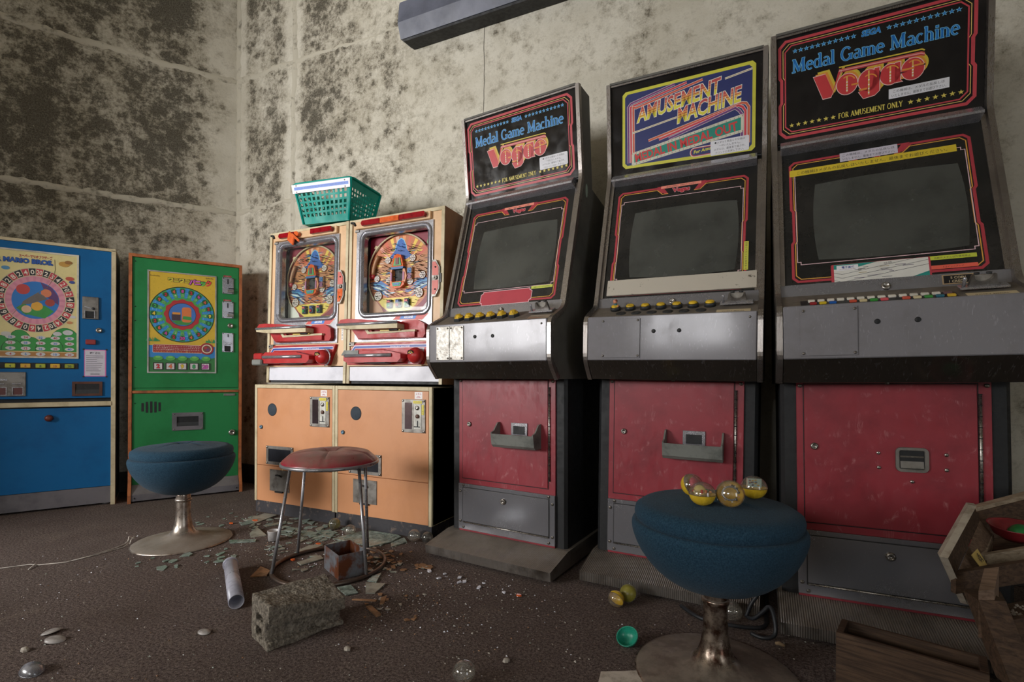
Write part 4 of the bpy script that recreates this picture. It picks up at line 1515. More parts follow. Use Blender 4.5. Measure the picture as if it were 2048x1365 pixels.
def pachinko(xc, broken, label):
    t = thing('pachinko_machine', label, 'pachinko machine', (xc, 2.102, .770), (-.026, 0, 0), 'pachinko machines on the orange cabinets')
    hw, H, Dp = .3035, .884, .44
    for x0, x1 in ((-hw, -hw + .018), (hw - .018, hw)):
        b = B()
        b.box(x0, x1, .004, Dp, 0, H, M_BROWN)
        b.build('side_board', t)
        b = B()
        b.box(x0, x1, -.001, .004, 0, H, M_CREAM)
        b.build('edge_strip', t)
    b = B()
    b.box(-hw + .018, hw - .018, .0, Dp, H - .018, H, M_CREAM, .001)
    b.build('top_board', t)
    b = B()
    b.box(-hw + .018, hw - .018, Dp - .02, Dp, .0, H - .018, M_BROWN)
    b.build('back_board', t)
    b = B()
    b.box(-hw + .018, hw - .018, .012, .40, 0, .014, M_SOOT)
    b.build('bottom_rail', t)
    # tan face around the works
    X0, X1 = -hw + .018, hw - .018
    b = B()
    b.box(X0, -.252, .006, .03, .095, H - .018, M_TAN)
    b.box(.238, X1, .006, .03, .095, H - .018, M_TAN)
    b.box(-.252, .238, .006, .03, .826, H - .018, M_TAN)
    b.box(-.252, .238, .010, .03, .095, .225, M_TAN)
    b.build('face_board', t)
    b = B()
    b.box(X0, X1, .003, .012, .014, .090, M_WHITE, .001)
    b.build('white_panel', t)
    # lamp bar
    b = B()
    b.box(-.258, .225, -.010, .008, .828, .868, M_TAN, .003)
    lb = b.build('lamp_bar', t)
    xs = (-.205, -.078, .046, .208)
    for i in range(3):
        b = B()
        m = M_LAMPO if i == 1 else M_LAMPR
        a, c = xs[i] + .002, xs[i + 1] - .002
        hx = .008 if i != 1 else 0
        pts = [(a + (hx if i == 0 else 0), .836), (c - (hx if i == 2 else 0), .836), (c, .850), (c - (hx if i == 2 else 0), .863), (a + (hx if i == 0 else 0), .863), (a, .850)]
        if broken and i == 1:
            pts = [(a, .836), (a + .03, .836), (a + .036, .850), (a + .02, .863), (a, .863)]
        b.prism(pts, 'y', -.030, -.010, m)
        b.build('lamp_lens', lb)
    if broken:
        b = B()
        T = Matrix.Translation((-.088, -.034, .838)) @ Matrix.Rotation(R(38), 4, 'Y') @ Matrix.Rotation(R(20), 4, 'X')
        b.box(-.030, .030, -.006, .006, -.045, .014, M_LAMPO, .004, T)
        b.box(-.002, .075, -.004, .004, .002, .018, M_LAMPO, .003, T)
        b.build('dangling_lens', lb)['label'] = 'orange lens hanging loose'
    b = B()
    b.box(-.262, -.232, -.006, .006, .812, .826, M_PLATE, .002)
    b.build('hinge_block', t)
    b = B()
    b.tube([(-.290, -.004, .868), (-.262, -.014, .862), (-.254, -.012, .846)], .006, M_SOOT, 6)
    b.build('hook', t)
    # chrome surround: flat plate with a double bead around the glass
    b = B()
    gx0, gx1, gz0, gz1 = -.206, .208, .372, .792
    rring(b, gx0, gx1, gz0, gz1, .028, [(-.004, .030), (-.003, .004), (.002, -.006), (.007, -.010), (.011, -.004), (.014, -.004), (.018, -.010), (.023, -.006), (.027, .000)], M_CHROME)
    b.build('chrome_surround', t)
    b = B()
    # plate between the bead and the wooden face
    b.box(-.252, gx0 - .02, -.001, .01, .222, .824, M_CHROME)
    b.box(gx1 + .02, .238, -.001, .01, .222, .824, M_CHROME)
    b.box(gx0 - .02, gx1 + .02, -.001, .01, gz1 + .016, .824, M_CHROME)
    b.box(gx0 - .02, gx1 + .02, -.001, .01, .222, gz0 - .016, M_CHROME)
    for sx in (-1, 1):
        for sz in (-1, 1):
            cx = (gx1 if sx > 0 else gx0) + sx * .004
            cz = (gz1 if sz > 0 else gz0) + sz * .004
            b.prism([(cx + sx * .02, cz + sz * .02), (cx + sx * .02, cz - sz * .012), (cx - sx * .012, cz + sz * .02)], 'y', -.0008, .006, M_CHROME)
    b.build('chrome_plate', t)
    # playfield
    b = B()
    b.box(gx0 - .012, gx1 + .012, .062, .075, gz0 - .012, gz1 + .012, M_ORANGE)
    b.box(gx0 - .016, gx0 - .004, .03, .062, gz0 - .012, gz1 + .012, M_SOOT)
    b.box(gx1 + .004, gx1 + .016, .03, .062, gz0 - .012, gz1 + .012, M_DARKP)
    b.box(gx0 - .004, gx1 + .004, .03, .062, gz1 + .003, gz1 + .012, M_SOOT)
    b.box(gx0 - .004, gx1 + .004, .03, .062, gz0 - .012, gz0 - .003, M_PLATE)
    pf = b.build('playfield', t)
    d = Dec((0, .062, 0), (1, 0, 0), (0, 0, 1))
    cx, cz, r = -.006, .584, .206
    maroon, cream = (132, 18, 44), (222, 206, 160)
    d.rect(gx0 - .006, gz0 - .006, gx1 + .006, gz1 + .006, maroon)
    d.poly([(gx0 + .02, gz1 - .055), (gx0 + .03, gz1 - .042), (gx0 + .085, gz1 - .058), (gx0 + .07, gz1 - .07), (gx0 + .045, gz1 - .075), (gx0 + .045, gz1 - .14), (gx0 + .035, gz1 - .14), (gx0 + .035, gz1 - .065)], cream)
    d.rect(gx0 + .047, gz1 - .14, gx0 + .10, gz1 - .077, (214, 112, 62))
    d.disc(cx, cz, r, (190, 106, 58), 48)
    for a, c in ((60, (232, 196, 70)), (72, (206, 96, 64)), (84, (226, 150, 90)), (97, (222, 176, 150)), (108, (236, 200, 80)), (120, (206, 92, 60)), (132, (224, 150, 130)), (48, (226, 176, 70)), (38, (200, 84, 60))):
        d.poly([(cx + .07 * math.cos(R(a)), cz + .07 * math.sin(R(a))), (cx + r * .98 * math.cos(R(a - 3)), cz + r * .98 * math.sin(R(a - 3))), (cx + r * .98 * math.cos(R(a + 3)), cz + r * .98 * math.sin(R(a + 3)))], c, False)
    d.up()
    # sea and sky of the printed scene
    d.poly([(cx - .2, cz + .055), (cx - .16, cz + .082), (cx - .06, cz + .085), (cx - .04, cz + .115), (cx + .04, cz + .115), (cx + .065, cz + .09), (cx + .17, cz + .088), (cx + .2, cz + .05), (cx + .19, cz - .02), (cx - .19, cz - .02)], (176, 112, 58))
    rr = random.Random(4 if broken else 5)
    for i in range(120):
        a, q = rr.uniform(0, 2 * PI), r * math.sqrt(rr.random()) * .93
        u, v = cx + q * math.cos(a), cz + q * math.sin(a) * .9
        if abs(u - cx) < .03 and v > cz:
            continue
        c = rr.choice([(236, 206, 80), (200, 92, 60), (24, 96, 150), (232, 190, 110), (206, 180, 160), (30, 40, 46), (60, 44, 34), (110, 60, 40)]) if v > cz - .06 else rr.choice([(238, 214, 90), (24, 104, 168), (216, 150, 70), (232, 196, 110), (180, 206, 214)])
        w_ = rr.uniform(.012, .04)
        d.poly([(u - w_, v), (u - w_ * .2, v + rr.uniform(.002, .006)), (u + w_, v + .002), (u + w_ * .3, v - rr.uniform(.002, .006))], c, False)
    d.up()
    for sx in (-1, 1):
        for k_ in range(5):
            d.poly([(cx + sx * .2, cz - .035 - k_ * .006), (cx + sx * .13, cz - .028 - k_ * .012), (cx + sx * .06, cz - .07 - k_ * .015), (cx + sx * .12, cz - .05 - k_ * .012)], [(18, 92, 160), (70, 150, 196), (20, 80, 140), (200, 220, 224), (24, 104, 168)][k_], False)
    d.up()
    d.poly([(cx - .15, cz - .125), (cx + .13, cz - .125), (cx + .10, cz - .17), (cx + .05, cz - .2), (cx - .07, cz - .2), (cx - .12, cz - .165)], (232, 204, 84))
    d.poly([(cx - .045, cz + .1), (cx - .035, cz + .15), (cx - .02, cz + .18), (cx, cz + .192), (cx + .02, cz + .18), (cx + .035, cz + .15), (cx + .045, cz + .1)], (120, 190, 220))
    d.poly([(cx - .04, cz + .1), (cx - .03, cz + .15), (cx - .017, cz + .176), (cx, cz + .187), (cx + .017, cz + .176), (cx + .03, cz + .15), (cx + .04, cz + .1)], (16, 92, 176))
    d.poly([(cx - .075, cz + .09), (cx - .03, cz + .135), (cx + .03, cz + .135), (cx + .075, cz + .09), (cx + .03, cz + .075), (cx - .03, cz + .075)], (14, 80, 160))
    d.poly([(gx1 + .006, gz0 - .006), (gx1 + .006, gz0 + .13), (gx1 - .03, gz0 + .07), (gx1 - .075, gz0 + .02), (gx1 - .11, gz0 - .006)], (214, 206, 206))
    d.poly([(gx0 - .006, gz0 - .006), (gx0 - .006, gz0 + .14), (gx0 + .02, gz0 + .1), (gx0 + .08, gz0 + .035), (gx0 + .1, gz0 - .006)], (206, 150, 120) if not broken else (226, 226, 216))
    d.disc(gx1 - .028, gz1 - .055, .021, (90, 170, 110), 16)
    d.star(gx1 - .028, gz1 - .055, .012, (214, 90, 60), True)
    d.line([(gx1 - .03, gz1 - .075), (gx1 - .028, gz1 - .10), (gx1 - .002, gz1 - .15)], .011, (226, 200, 206))
    d.line([(gx1 - .03, gz1 - .075), (gx1 - .028, gz1 - .10), (gx1 - .002, gz1 - .15)], .006, (150, 40, 60))
    d.build('playfield_print', pf, recalc=False)
    b = B()
    pth = [(cx + (r + .004) * math.cos(R(a)), .052, cz + (r + .004) * math.sin(R(a))) for a in range(40, 226, 6)]
    pth = [p for p in pth if gx0 - .004 < p[0] < gx1 + .002 and p[2] < gz1 + .002]
    b.tube(pth, .0045, M_CREAM, 6)
    b.build('ball_rail', pf)
    b = B()
    b.tube([(cx - .172 * math.cos(R(a)) , .050, cz + .172 * math.sin(R(a))) for a in range(2, 42, 5)], .011, M_BROWN, 6)
    b.build('outer_guide', pf)
    # brass nails
    b = B()
    rr = random.Random(9)
    for i in range(250):
        a, q = rr.uniform(0, 2 * PI), r * math.sqrt(rr.random()) * .94
        u, v = cx + q * math.cos(a), cz - .01 + q * math.sin(a) * .86
        b.lathe([(.0015, 0), (.0015, .018), (.002, .019), (0, .020)], M_SOOT if i % 3 else M_BRASS, 4, Matrix.Translation((u, .062, v)) @ AX['-y'], smooth=False)
    for k_ in range(5):
        for sx in (-1, 1):
            for j in range(2):
                b.lathe([(.0011, 0), (.0011, .016), (0, .018)], M_SOOT, 4, Matrix.Translation((cx + sx * (.075 + k_ * .012), .062, cz + .135 - k_ * .004 + j * .012)) @ AX['-y'], smooth=False)
    b.build('brass_nails', pf, kind='stuff')
    for x, z, q in ((-.086, .661, .019), (.075, .660, .019), (-.157, .566, .018), (-.077, .552, .019), (.061, .541, .021), (.138, .567, .020), (-.147, .473, .026), (.119, .475, .026)):
        spinner(pf, x, z, .062, q)
    # centre house
    b = B()
    b.prism([(-.048, .612), (.027, .612), (.022, .640), (.010, .678), (-.012, .686), (-.034, .678), (-.044, .640)], 'y', .040, .062, M_LAMPO)
    b.prism([(-.036, .622), (.016, .622), (.006, .664), (-.026, .664)], 'y', .037, .042, ink((60, 150, 80)))
    b.box(-.020, .000, .035, .04, .628, .664, ink((110, 24, 34)))
    b.prism([(-.046, .604), (.026, .604), (.030, .616), (-.050, .616)], 'y', .036, .062, ink((24, 92, 150)))
    for sx in (-1, 1):
        x = -.010 + sx * .040
        b.prism([(x - .008, .53), (x + .008, .53), (x + .012 * sx + .008, .565), (x + .006, .604), (x - .006, .604)], 'y', .040, .062, ink((206, 130, 84)))
        b.prism([(x - .005, .545), (x + .005, .545), (x + .005, .585), (x - .003, .59)], 'y', .037, .042, ink((178, 112, 150)))
    b.box(-.040, .020, .059, .0625, .530, .606, M_SOOT)
    b.prism([(-.052, .538), (.034, .538), (.036, .520), (.012, .505), (-.030, .505), (-.054, .520)], 'y', .036, .062, M_LAMPO)
    b.prism([(-.040, .534), (.022, .534), (.014, .514), (-.032, .514)], 'y', .033, .038, ink((40, 150, 110)))
    b.box(-.026, .008, .031, .034, .520, .528, ink((60, 110, 180)))
    b.box(.045, .078, .048, .062, .545, .612, M_BROWN)
    b.box(.049, .074, .045, .049, .580, .607, ink((20, 90, 150)))
    b.box(.049, .074, .045, .049, .550, .578, ink((120, 56, 100)))
    b.build('centre_piece', pf)
    for i, x in enumerate((-.067, -.010, .046)):
        b = B()
        b.box(x - .016, x + .016, .045, .062, .402, .448, ink((34, 52, 76)), .003)
        b.prism([(x - .012, .432), (x + .012, .432), (x + .006, .444), (x, .438), (x - .006, .444)], 'y', .040, .046, ink(((206, 90, 96), (60, 90, 160), (206, 90, 96))[i]))
        b.lathe([(.009, 0), (.008, .005), (0, .007)], ink(((60, 170, 90), (200, 50, 60), (50, 160, 90))[i]), 10, Matrix.Translation((x, .045, .417)) @ AX['-y'])
        b.build('prize_pocket', pf)
    b = B()
    for x, z in ((-.192, .585), (.190, .590)):
        b.lathe([(.022, 0), (.021, .008), (.012, .013), (0, .014)], M_PRED, 16, Matrix.Translation((x, .062, z)) @ AX['-y'] )
        b.build('side_lamp', pf)
        b = B()
    # glass
    b = B()
    if broken:
        b.box(gx0 - .003, gx1 + .003, .016, .019, gz0 - .003, gz1 + .003, M_GLASS)
        b.build('glass_pane', t)
    else:
        pts = [(gx0, gz0), (gx0, gz0 + .13), (gx0 + .05, gz0 + .165), (gx0 + .07, gz0 + .10), (gx0 + .16, gz0 + .055), (gx0 + .25, gz0 + .06), (gx0 + .31, gz0 + .025), (gx0 + .4, gz0 + .02), (gx0 + .41, gz0)]
        b.prism(pts, 'y', .016, .019, M_GLASS)
        b.build('glass_pane', t)['label'] = 'jagged rest of the broken pane'
    # lock plate on the door edge
    b = B()
    b.prism([(.240, .435), (.262, .435), (.284, .475), (.284, .580), (.262, .618), (.240, .618)], 'y', -.010, .007, M_PLATE)
    b.prism([(.243, .445), (.260, .445), (.279, .478), (.279, .515), (.243, .515)], 'y', -.012, -.010, M_LAMPO if broken else ink((206, 92, 78)))
    b.prism([(.243, .540), (.279, .540), (.279, .578), (.260, .608), (.243, .608)], 'y', -.012, -.010, ink((206, 92, 78)))
    b.box(.284, .292, -.006, .006, .505, .550, M_DARKP)
    lp = b.build('lock_plate', t)
    round_lock(lp, (.264, -.010, .527), .010)
    bolt_at(lp, (.262, -.012, .470), .004, M_SOOT)
    bolt_at(lp, (.262, -.012, .580), .004, M_SOOT)
    # upper ball tray: red shell with a cream lip and a long chromed bar
    b = B()
    b.prism([(-.240, .290), (-.205, .232), (.205, .232), (.218, .250), (.212, .300), (.170, .322), (.08, .322), (.05, .300)], 'y', -.026, .004, M_PRED)
    b.prism([(-.235, .282), (-.195, .236), (.165, .236), (.165, .262), (-.09, .258), (-.12, .290)], 'y', -.040, -.026, M_PRED)
    ut = b.build('upper_tray', t)
    b = B()
    b.prism([(-.150, .283), (-.128, .256), (.170, .262), (.170, .272), (-.118, .268), (-.130, .283)], 'y', -.044, -.026, M_CREAM)
    b.box(-.04, .085, -.052, -.03, .268, .274, ink((206, 176, 70)))
    b.box(.02, .075, -.060, -.03, .268, .284, M_SOOT, .003)
    b.build('tray_lip', ut)
    b = B()
    bar = [(-.296, .296), (-.285, .288), (.085, .286), (.092, .292), (.092, .312), (-.02, .318), (-.08, .326), (-.23, .336), (-.28, .334), (-.296, .318)]
    b.prism(bar, 'y', -.078, -.020, M_PRED)
    b.prism([(-.292, .289), (-.20, .280), (.094, .276), (.094, .300), (-.296, .302)], 'y', -.086, -.030, M_CREAM)
    ub = b.build('tray_bar', ut)
    b = B()
    b.lathe([(.008, 0), (.008, .386)], M_CHROME, 10, Matrix.Translation((-.295, -.084, .306)) @ AX['x'])
    b.build('chrome_strip', ub)
    # name strip
    d = Dec((0, -.0012, 0), (1, 0, 0), (0, 0, 1))
    d.poly([(-.005, .330), (.030, .358), (.225, .358), (.185, .322)], (222, 196, 176))
    d.poly([(.000, .332), (.032, .355), (.218, .355), (.182, .325)], (198, 62, 56))
    d.poly([(.040, .333), (.055, .352), (.150, .352), (.138, .330)], (36, 120, 200))
    d.text('ARCANE', .096, .336, .014, (240, 240, 240), bold=.03, shear=.2)
    d.build('name_print', t, recalc=False)
    # lower panel with firing knob
    b = B()
    b.prism([(-.292, .100), (-.292, .160), (-.235, .214), (.238, .214), (.190, .100)], 'y', -.010, .010, M_PRED)
    lo = b.build('lower_panel', t)
    b = B()
    b.prism([(-.292, .098), (.190, .098), (.190, .092), (-.292, .092)], 'y', -.012, .012, M_TAN)
    b.build('panel_ledge', lo)
    d = Dec((0, -.010, 0), (1, 0, 0), (0, 0, 1))
    blue, wht = (26, 72, 160), (228, 214, 224)
    d.line([(-.285, .142), (-.240, .194), (.222, .194)], .017, wht)
    d.line([(-.283, .142), (-.239, .193), (.219, .193)], .0105, blue)
    d.text('EXCELLENT MACHINE', .055, .189, .0085, wht, bold=.03, width=.12)
    if not broken:
        d.poly([(.105, .104), (.140, .183), (.205, .183), (.186, .104)], (226, 220, 226))
        for k_ in range(5):
            d.rect(.10 + k_ * .006, .110 + k_ * .011, .15, .113 + k_ * .011, (196, 90, 110), False)
        d.up()
    else:
        d.poly([(.120, .171), (.185, .171), (.191, .181), (.126, .181)], (40, 60, 140))
    d.build('panel_print', lo, recalc=False)
    d = Dec((0, .010, 0), (1, 0, 0), (0, 0, 1))
    for k_ in range(8):
        d.line([(.205 + k_ * .008, .105), (.236 + k_ * .005, .205 - k_ * .004)], .0022, (150, 92, 60), up=False)
    for k_ in range(6):
        d.line([(-.2845 + k_ * .004, .158 + k_ * .001), (-.28 + k_ * .008, .205)], .002, (150, 92, 60), up=False)
    d.build('hatched_print', t, recalc=False)
    b = B()
    b.lathe([(.030, 0), (.039, .012), (.041, .030), (.036, .046), (.024, .056), (0, .059)], M_PRED, 24, Matrix.Translation((.172, -.010, .142)) @ AX['-y'])
    kn = b.build('firing_knob', lo)
    d = Dec((.164, -.066, .150), (1, 0, 0), (0, -.42, .9), step=.0004)
    d.disc(0, 0, .020, (34, 32, 30), 18)
    d.disc(0, 0, .014, (206, 176, 96), 16)
    d.rect(-.0025, -.013, .0025, .013, (80, 66, 50)); d.rect(-.013, -.0025, .013, .0025, (80, 66, 50))
    d.disc(0, 0, .005, (196, 190, 186), 12)
    d.build('knob_emblem', kn, recalc=False)
    if broken:
        b = B()
        b.tube([(.172 + .047 * math.cos(R(a)), -.03, .142 + .047 * math.sin(R(a))) for a in range(-80, 90, 12)], .004, M_CLEAR2, 6)
        b.build('clear_guard', lo)
    # lower ball tray
    b = B()
    b.prism([(-.262, .118), (-.24, .108), (.085, .110), (.105, .128), (.105, .150), (.02, .168), (-.235, .172), (-.262, .150)], 'y', -.070, -.010, M_PRED)
    b.box(-.17, -.02, -.040, -.01, .168, .176, M_PRED, .003)
    lt = b.build('lower_tray', lo)
    b = B()
    b.lathe([(.010, 0), (.010, .30)], M_CHROME, 10, Matrix.Translation((-.25, -.070, .144)) @ AX['x'])
    b.build('chrome_strip', lt)
    b = B()
    if broken:
        b.box(-.330, -.255, -.075, -.02, .130, .168, M_PRED, .006)
        b.box(-.330, -.250, -.085, -.03, .098, .132, M_TRAY, .006)
        b.build('loose_end', lt)['label'] = 'tray end broken away, grey underneath'
    else:
        b.prism([(-.275, .146), (-.255, .172), (-.16, .172), (-.16, .152)], 'y', -.074, -.030, M_TRAY)
        b.build('grey_end', lt)
    b = B()
    b.box(-.135, .005, -.060, -.012, .104, .116, M_DARKP, .003)
    b.box(-.10, -.03, -.066, -.012, .116, .130, M_DARKP, .003)
    b.build('drain_lever', lt)
    b = B()
    b.box(-.290, -.252, -.004, .008, .200, .222, M_PLATE, .002)
    hb = b.build('hinge_bracket', t)
    bolt_at(hb, (-.28, -.004, .211), .004, M_SOOT)
    if broken:
        d = Dec((0, .006, 0), (1, 0, 0), (0, 0, 1))
        d.rect(.262, .235, .276, .300, (232, 228, 222))
        for i, q in enumerate('手入禁止'):
            d.text(q, .269, .286 - i * .014, .012, (40, 40, 50), up=False)
        d.build('paper_label', t, recalc=False)
    return t


pachinko(-2.2745, True, 'pachinko machine under the teal basket, with an orange lamp lens hanging loose')
pachinko(-1.6605, False, 'pachinko machine with broken glass beside the tall game machine, all three lamp lenses whole')


# ------------------------------------------------------------------ basket on top of the pachinko machines
def basket():
    t = thing('plastic_basket', 'teal plastic basket with a white paper strip, lying on top of the pachinko machines', 'basket', (-2.135, 2.215, 1.661), (0, 0, R(7.5)))
    H = .216
    # footprint at the floor and at the rim (half sizes), walls lean outwards
    hx0, hy0, hx1, hy1 = .148, .106, .187, .143

    def wall_pt(side, s, h):
        """s in -1..1 along the side, h in 0..1 up it"""
        hx, hy = hx0 + (hx1 - hx0) * h, hy0 + (hy1 - hy0) * h
        return {'f': (s * hx, -hy), 'b': (-s * hx, hy), 'r': (hx, s * hy), 'l': (-hx, -s * hy)}[side] + (H * h,)
    th = .0025
    for side, n_out in (('f', (0, -1)), ('b', (0, 1)), ('r', (1, 0)), ('l', (-1, 0))):
        b = B()
        nx, rows = (11, 5) if side in 'fb' else (10, 6)
        hs = [.0, .17]
        for k in range(rows):
            q = .17 + .66 * k / rows
            hs += [q + .66 / rows * .62, q + .66 / rows]
        hs[-1] = .83
        hs.append(1.0)
        ss = [-1.0, -.93]
        for k in range(nx):
            q = -.93 + 1.86 * k / nx
            ss += [q + 1.86 / nx * .58, q + 1.86 / nx]
        ss.append(1.0)
        vs, idx = [], {}

        def V(i, j, o):
            key = (i, j, o)
            if key not in idx:
                x, y, z = wall_pt(side, ss[i], hs[j])
                idx[key] = len(vs)
                vs.append((x - n_out[0] * th * o, y - n_out[1] * th * o, z))
            return idx[key]
        fs = []

        def hole(i, j):
            return 1 <= i < len(ss) - 2 and (i - 1) % 2 == 0 and 1 <= j < len(hs) - 2 and (j - 1) % 2 == 0
        ni, nj = len(ss) - 1, len(hs) - 1
        for i in range(ni):
            for j in range(nj):
                if hole(i, j):
                    fs += [(V(i, j, 0), V(i, j, 1), V(i + 1, j, 1), V(i + 1, j, 0)), (V(i, j + 1, 0), V(i + 1, j + 1, 0), V(i + 1, j + 1, 1), V(i, j + 1, 1)),
                           (V(i, j, 0), V(i, j + 1, 0), V(i, j + 1, 1), V(i, j, 1)), (V(i + 1, j, 0), V(i + 1, j, 1), V(i + 1, j + 1, 1), V(i + 1, j + 1, 0))]
                else:
                    fs += [(V(i, j, 0), V(i + 1, j, 0), V(i + 1, j + 1, 0), V(i, j + 1, 0)), (V(i, j, 1), V(i, j + 1, 1), V(i + 1, j + 1, 1), V(i + 1, j, 1))]
        b.add(vs, fs, M_TEAL)
        b.build('lattice_wall', t)
    b = B()
    b.box(-hx0, hx0, -hy0, hy0, 0, .003, M_TEAL)
    b.build('bottom', t)
    b = B()
    b.tube([(p[0], p[1], H) for p in rrect(-hx1 - .004, hx1 + .004, -hy1 - .004, hy1 + .004, .03, 6)], .0065, M_TEAL, 8, True)
    for sx, sy in ((1, 1), (1, -1), (-1, 1), (-1, -1)):
        b.tube([(sx * hx0, sy * hy0, .002), (sx * hx1, sy * hy1, H)], .0075, M_TEAL, 8)
    b.build('rim', t)
    ev = Vector((0, -(hy1 - hy0), H)).normalized()
    d = Dec((0, -hy1 - .009, H - .006), (1, 0, 0), tuple(ev), base=.0)
    d.poly([(-.192, -.046), (.180, -.046), (.184, .002), (-.196, .0)], (226, 224, 230))
    d.rect(-.18, -.030, .172, -.014, (44, 104, 200))
    rr = random.Random(14)
    for i in range(34):
        u = -.160 + i * .0093
        d.line([(u, -.027 + rr.uniform(0, .004)), (u + rr.uniform(-.001, .005), -.017 - rr.uniform(0, .003))], .0016, (24, 60, 150), up=False)
        if i % 2:
            d.line([(u, -.020), (u + .006, -.021)], .0014, (24, 60, 150), up=False)
    d.up()
    for x in (-.165, .150):
        for z in (-.006, -.040):
            d.disc(x, z, .0045, (70, 40, 40), 10, up=False)
    d.build('paper_strip', t, recalc=False)
    return t


basket()

# ------------------------------------------------------------------ wall lamp housing
t = thing('lamp_housing', 'blue-grey metal lamp housing fixed high on the mouldy wall', 'lamp', (-1.93, 2.64, 2.87))
b = B()
b.prism([(-.005, .195), (-.135, .215), (-.150, .085), (-.120, .0), (-.005, .012)], 'x', 0, 1.7, M_LAMPG)
b.build('housing', t)
b = B()
b.prism([(-.118, -.003), (-.006, .009), (-.006, .0), (-.112, -.012)], 'x', .015, 1.69, M_SOOT)
b.build('reflector_edge', t)
b = B()
b.prism([(-.004, .190), (-.132, .210), (-.147, .085), (-.118, .004), (-.004, .016)], 'x', -.006, .0, M_LAMPG)
b.disc((-.006, -.09, .10), .008, M_SOOT, .004, '-x', 8)
b.build('end_plate', t)


# ------------------------------------------------------------------ upright medal roulette cabinets along the left wall
def side_boards(t, x0, x1, H, depth, m_edge, m_in, w, foot):
    for xa, xb in ((x0, x0 + w), (x1 - w, x1)):
        b = B()
        pts = [(0, H), (-.004, H - .01), (-.004, .20), (-foot * .3, .13), (-foot, .05), (-foot, .0), (depth, 0), (depth, H)]
        b.prism(pts, 'x', xa, xb, m_edge)
        b.build('side_board', t)


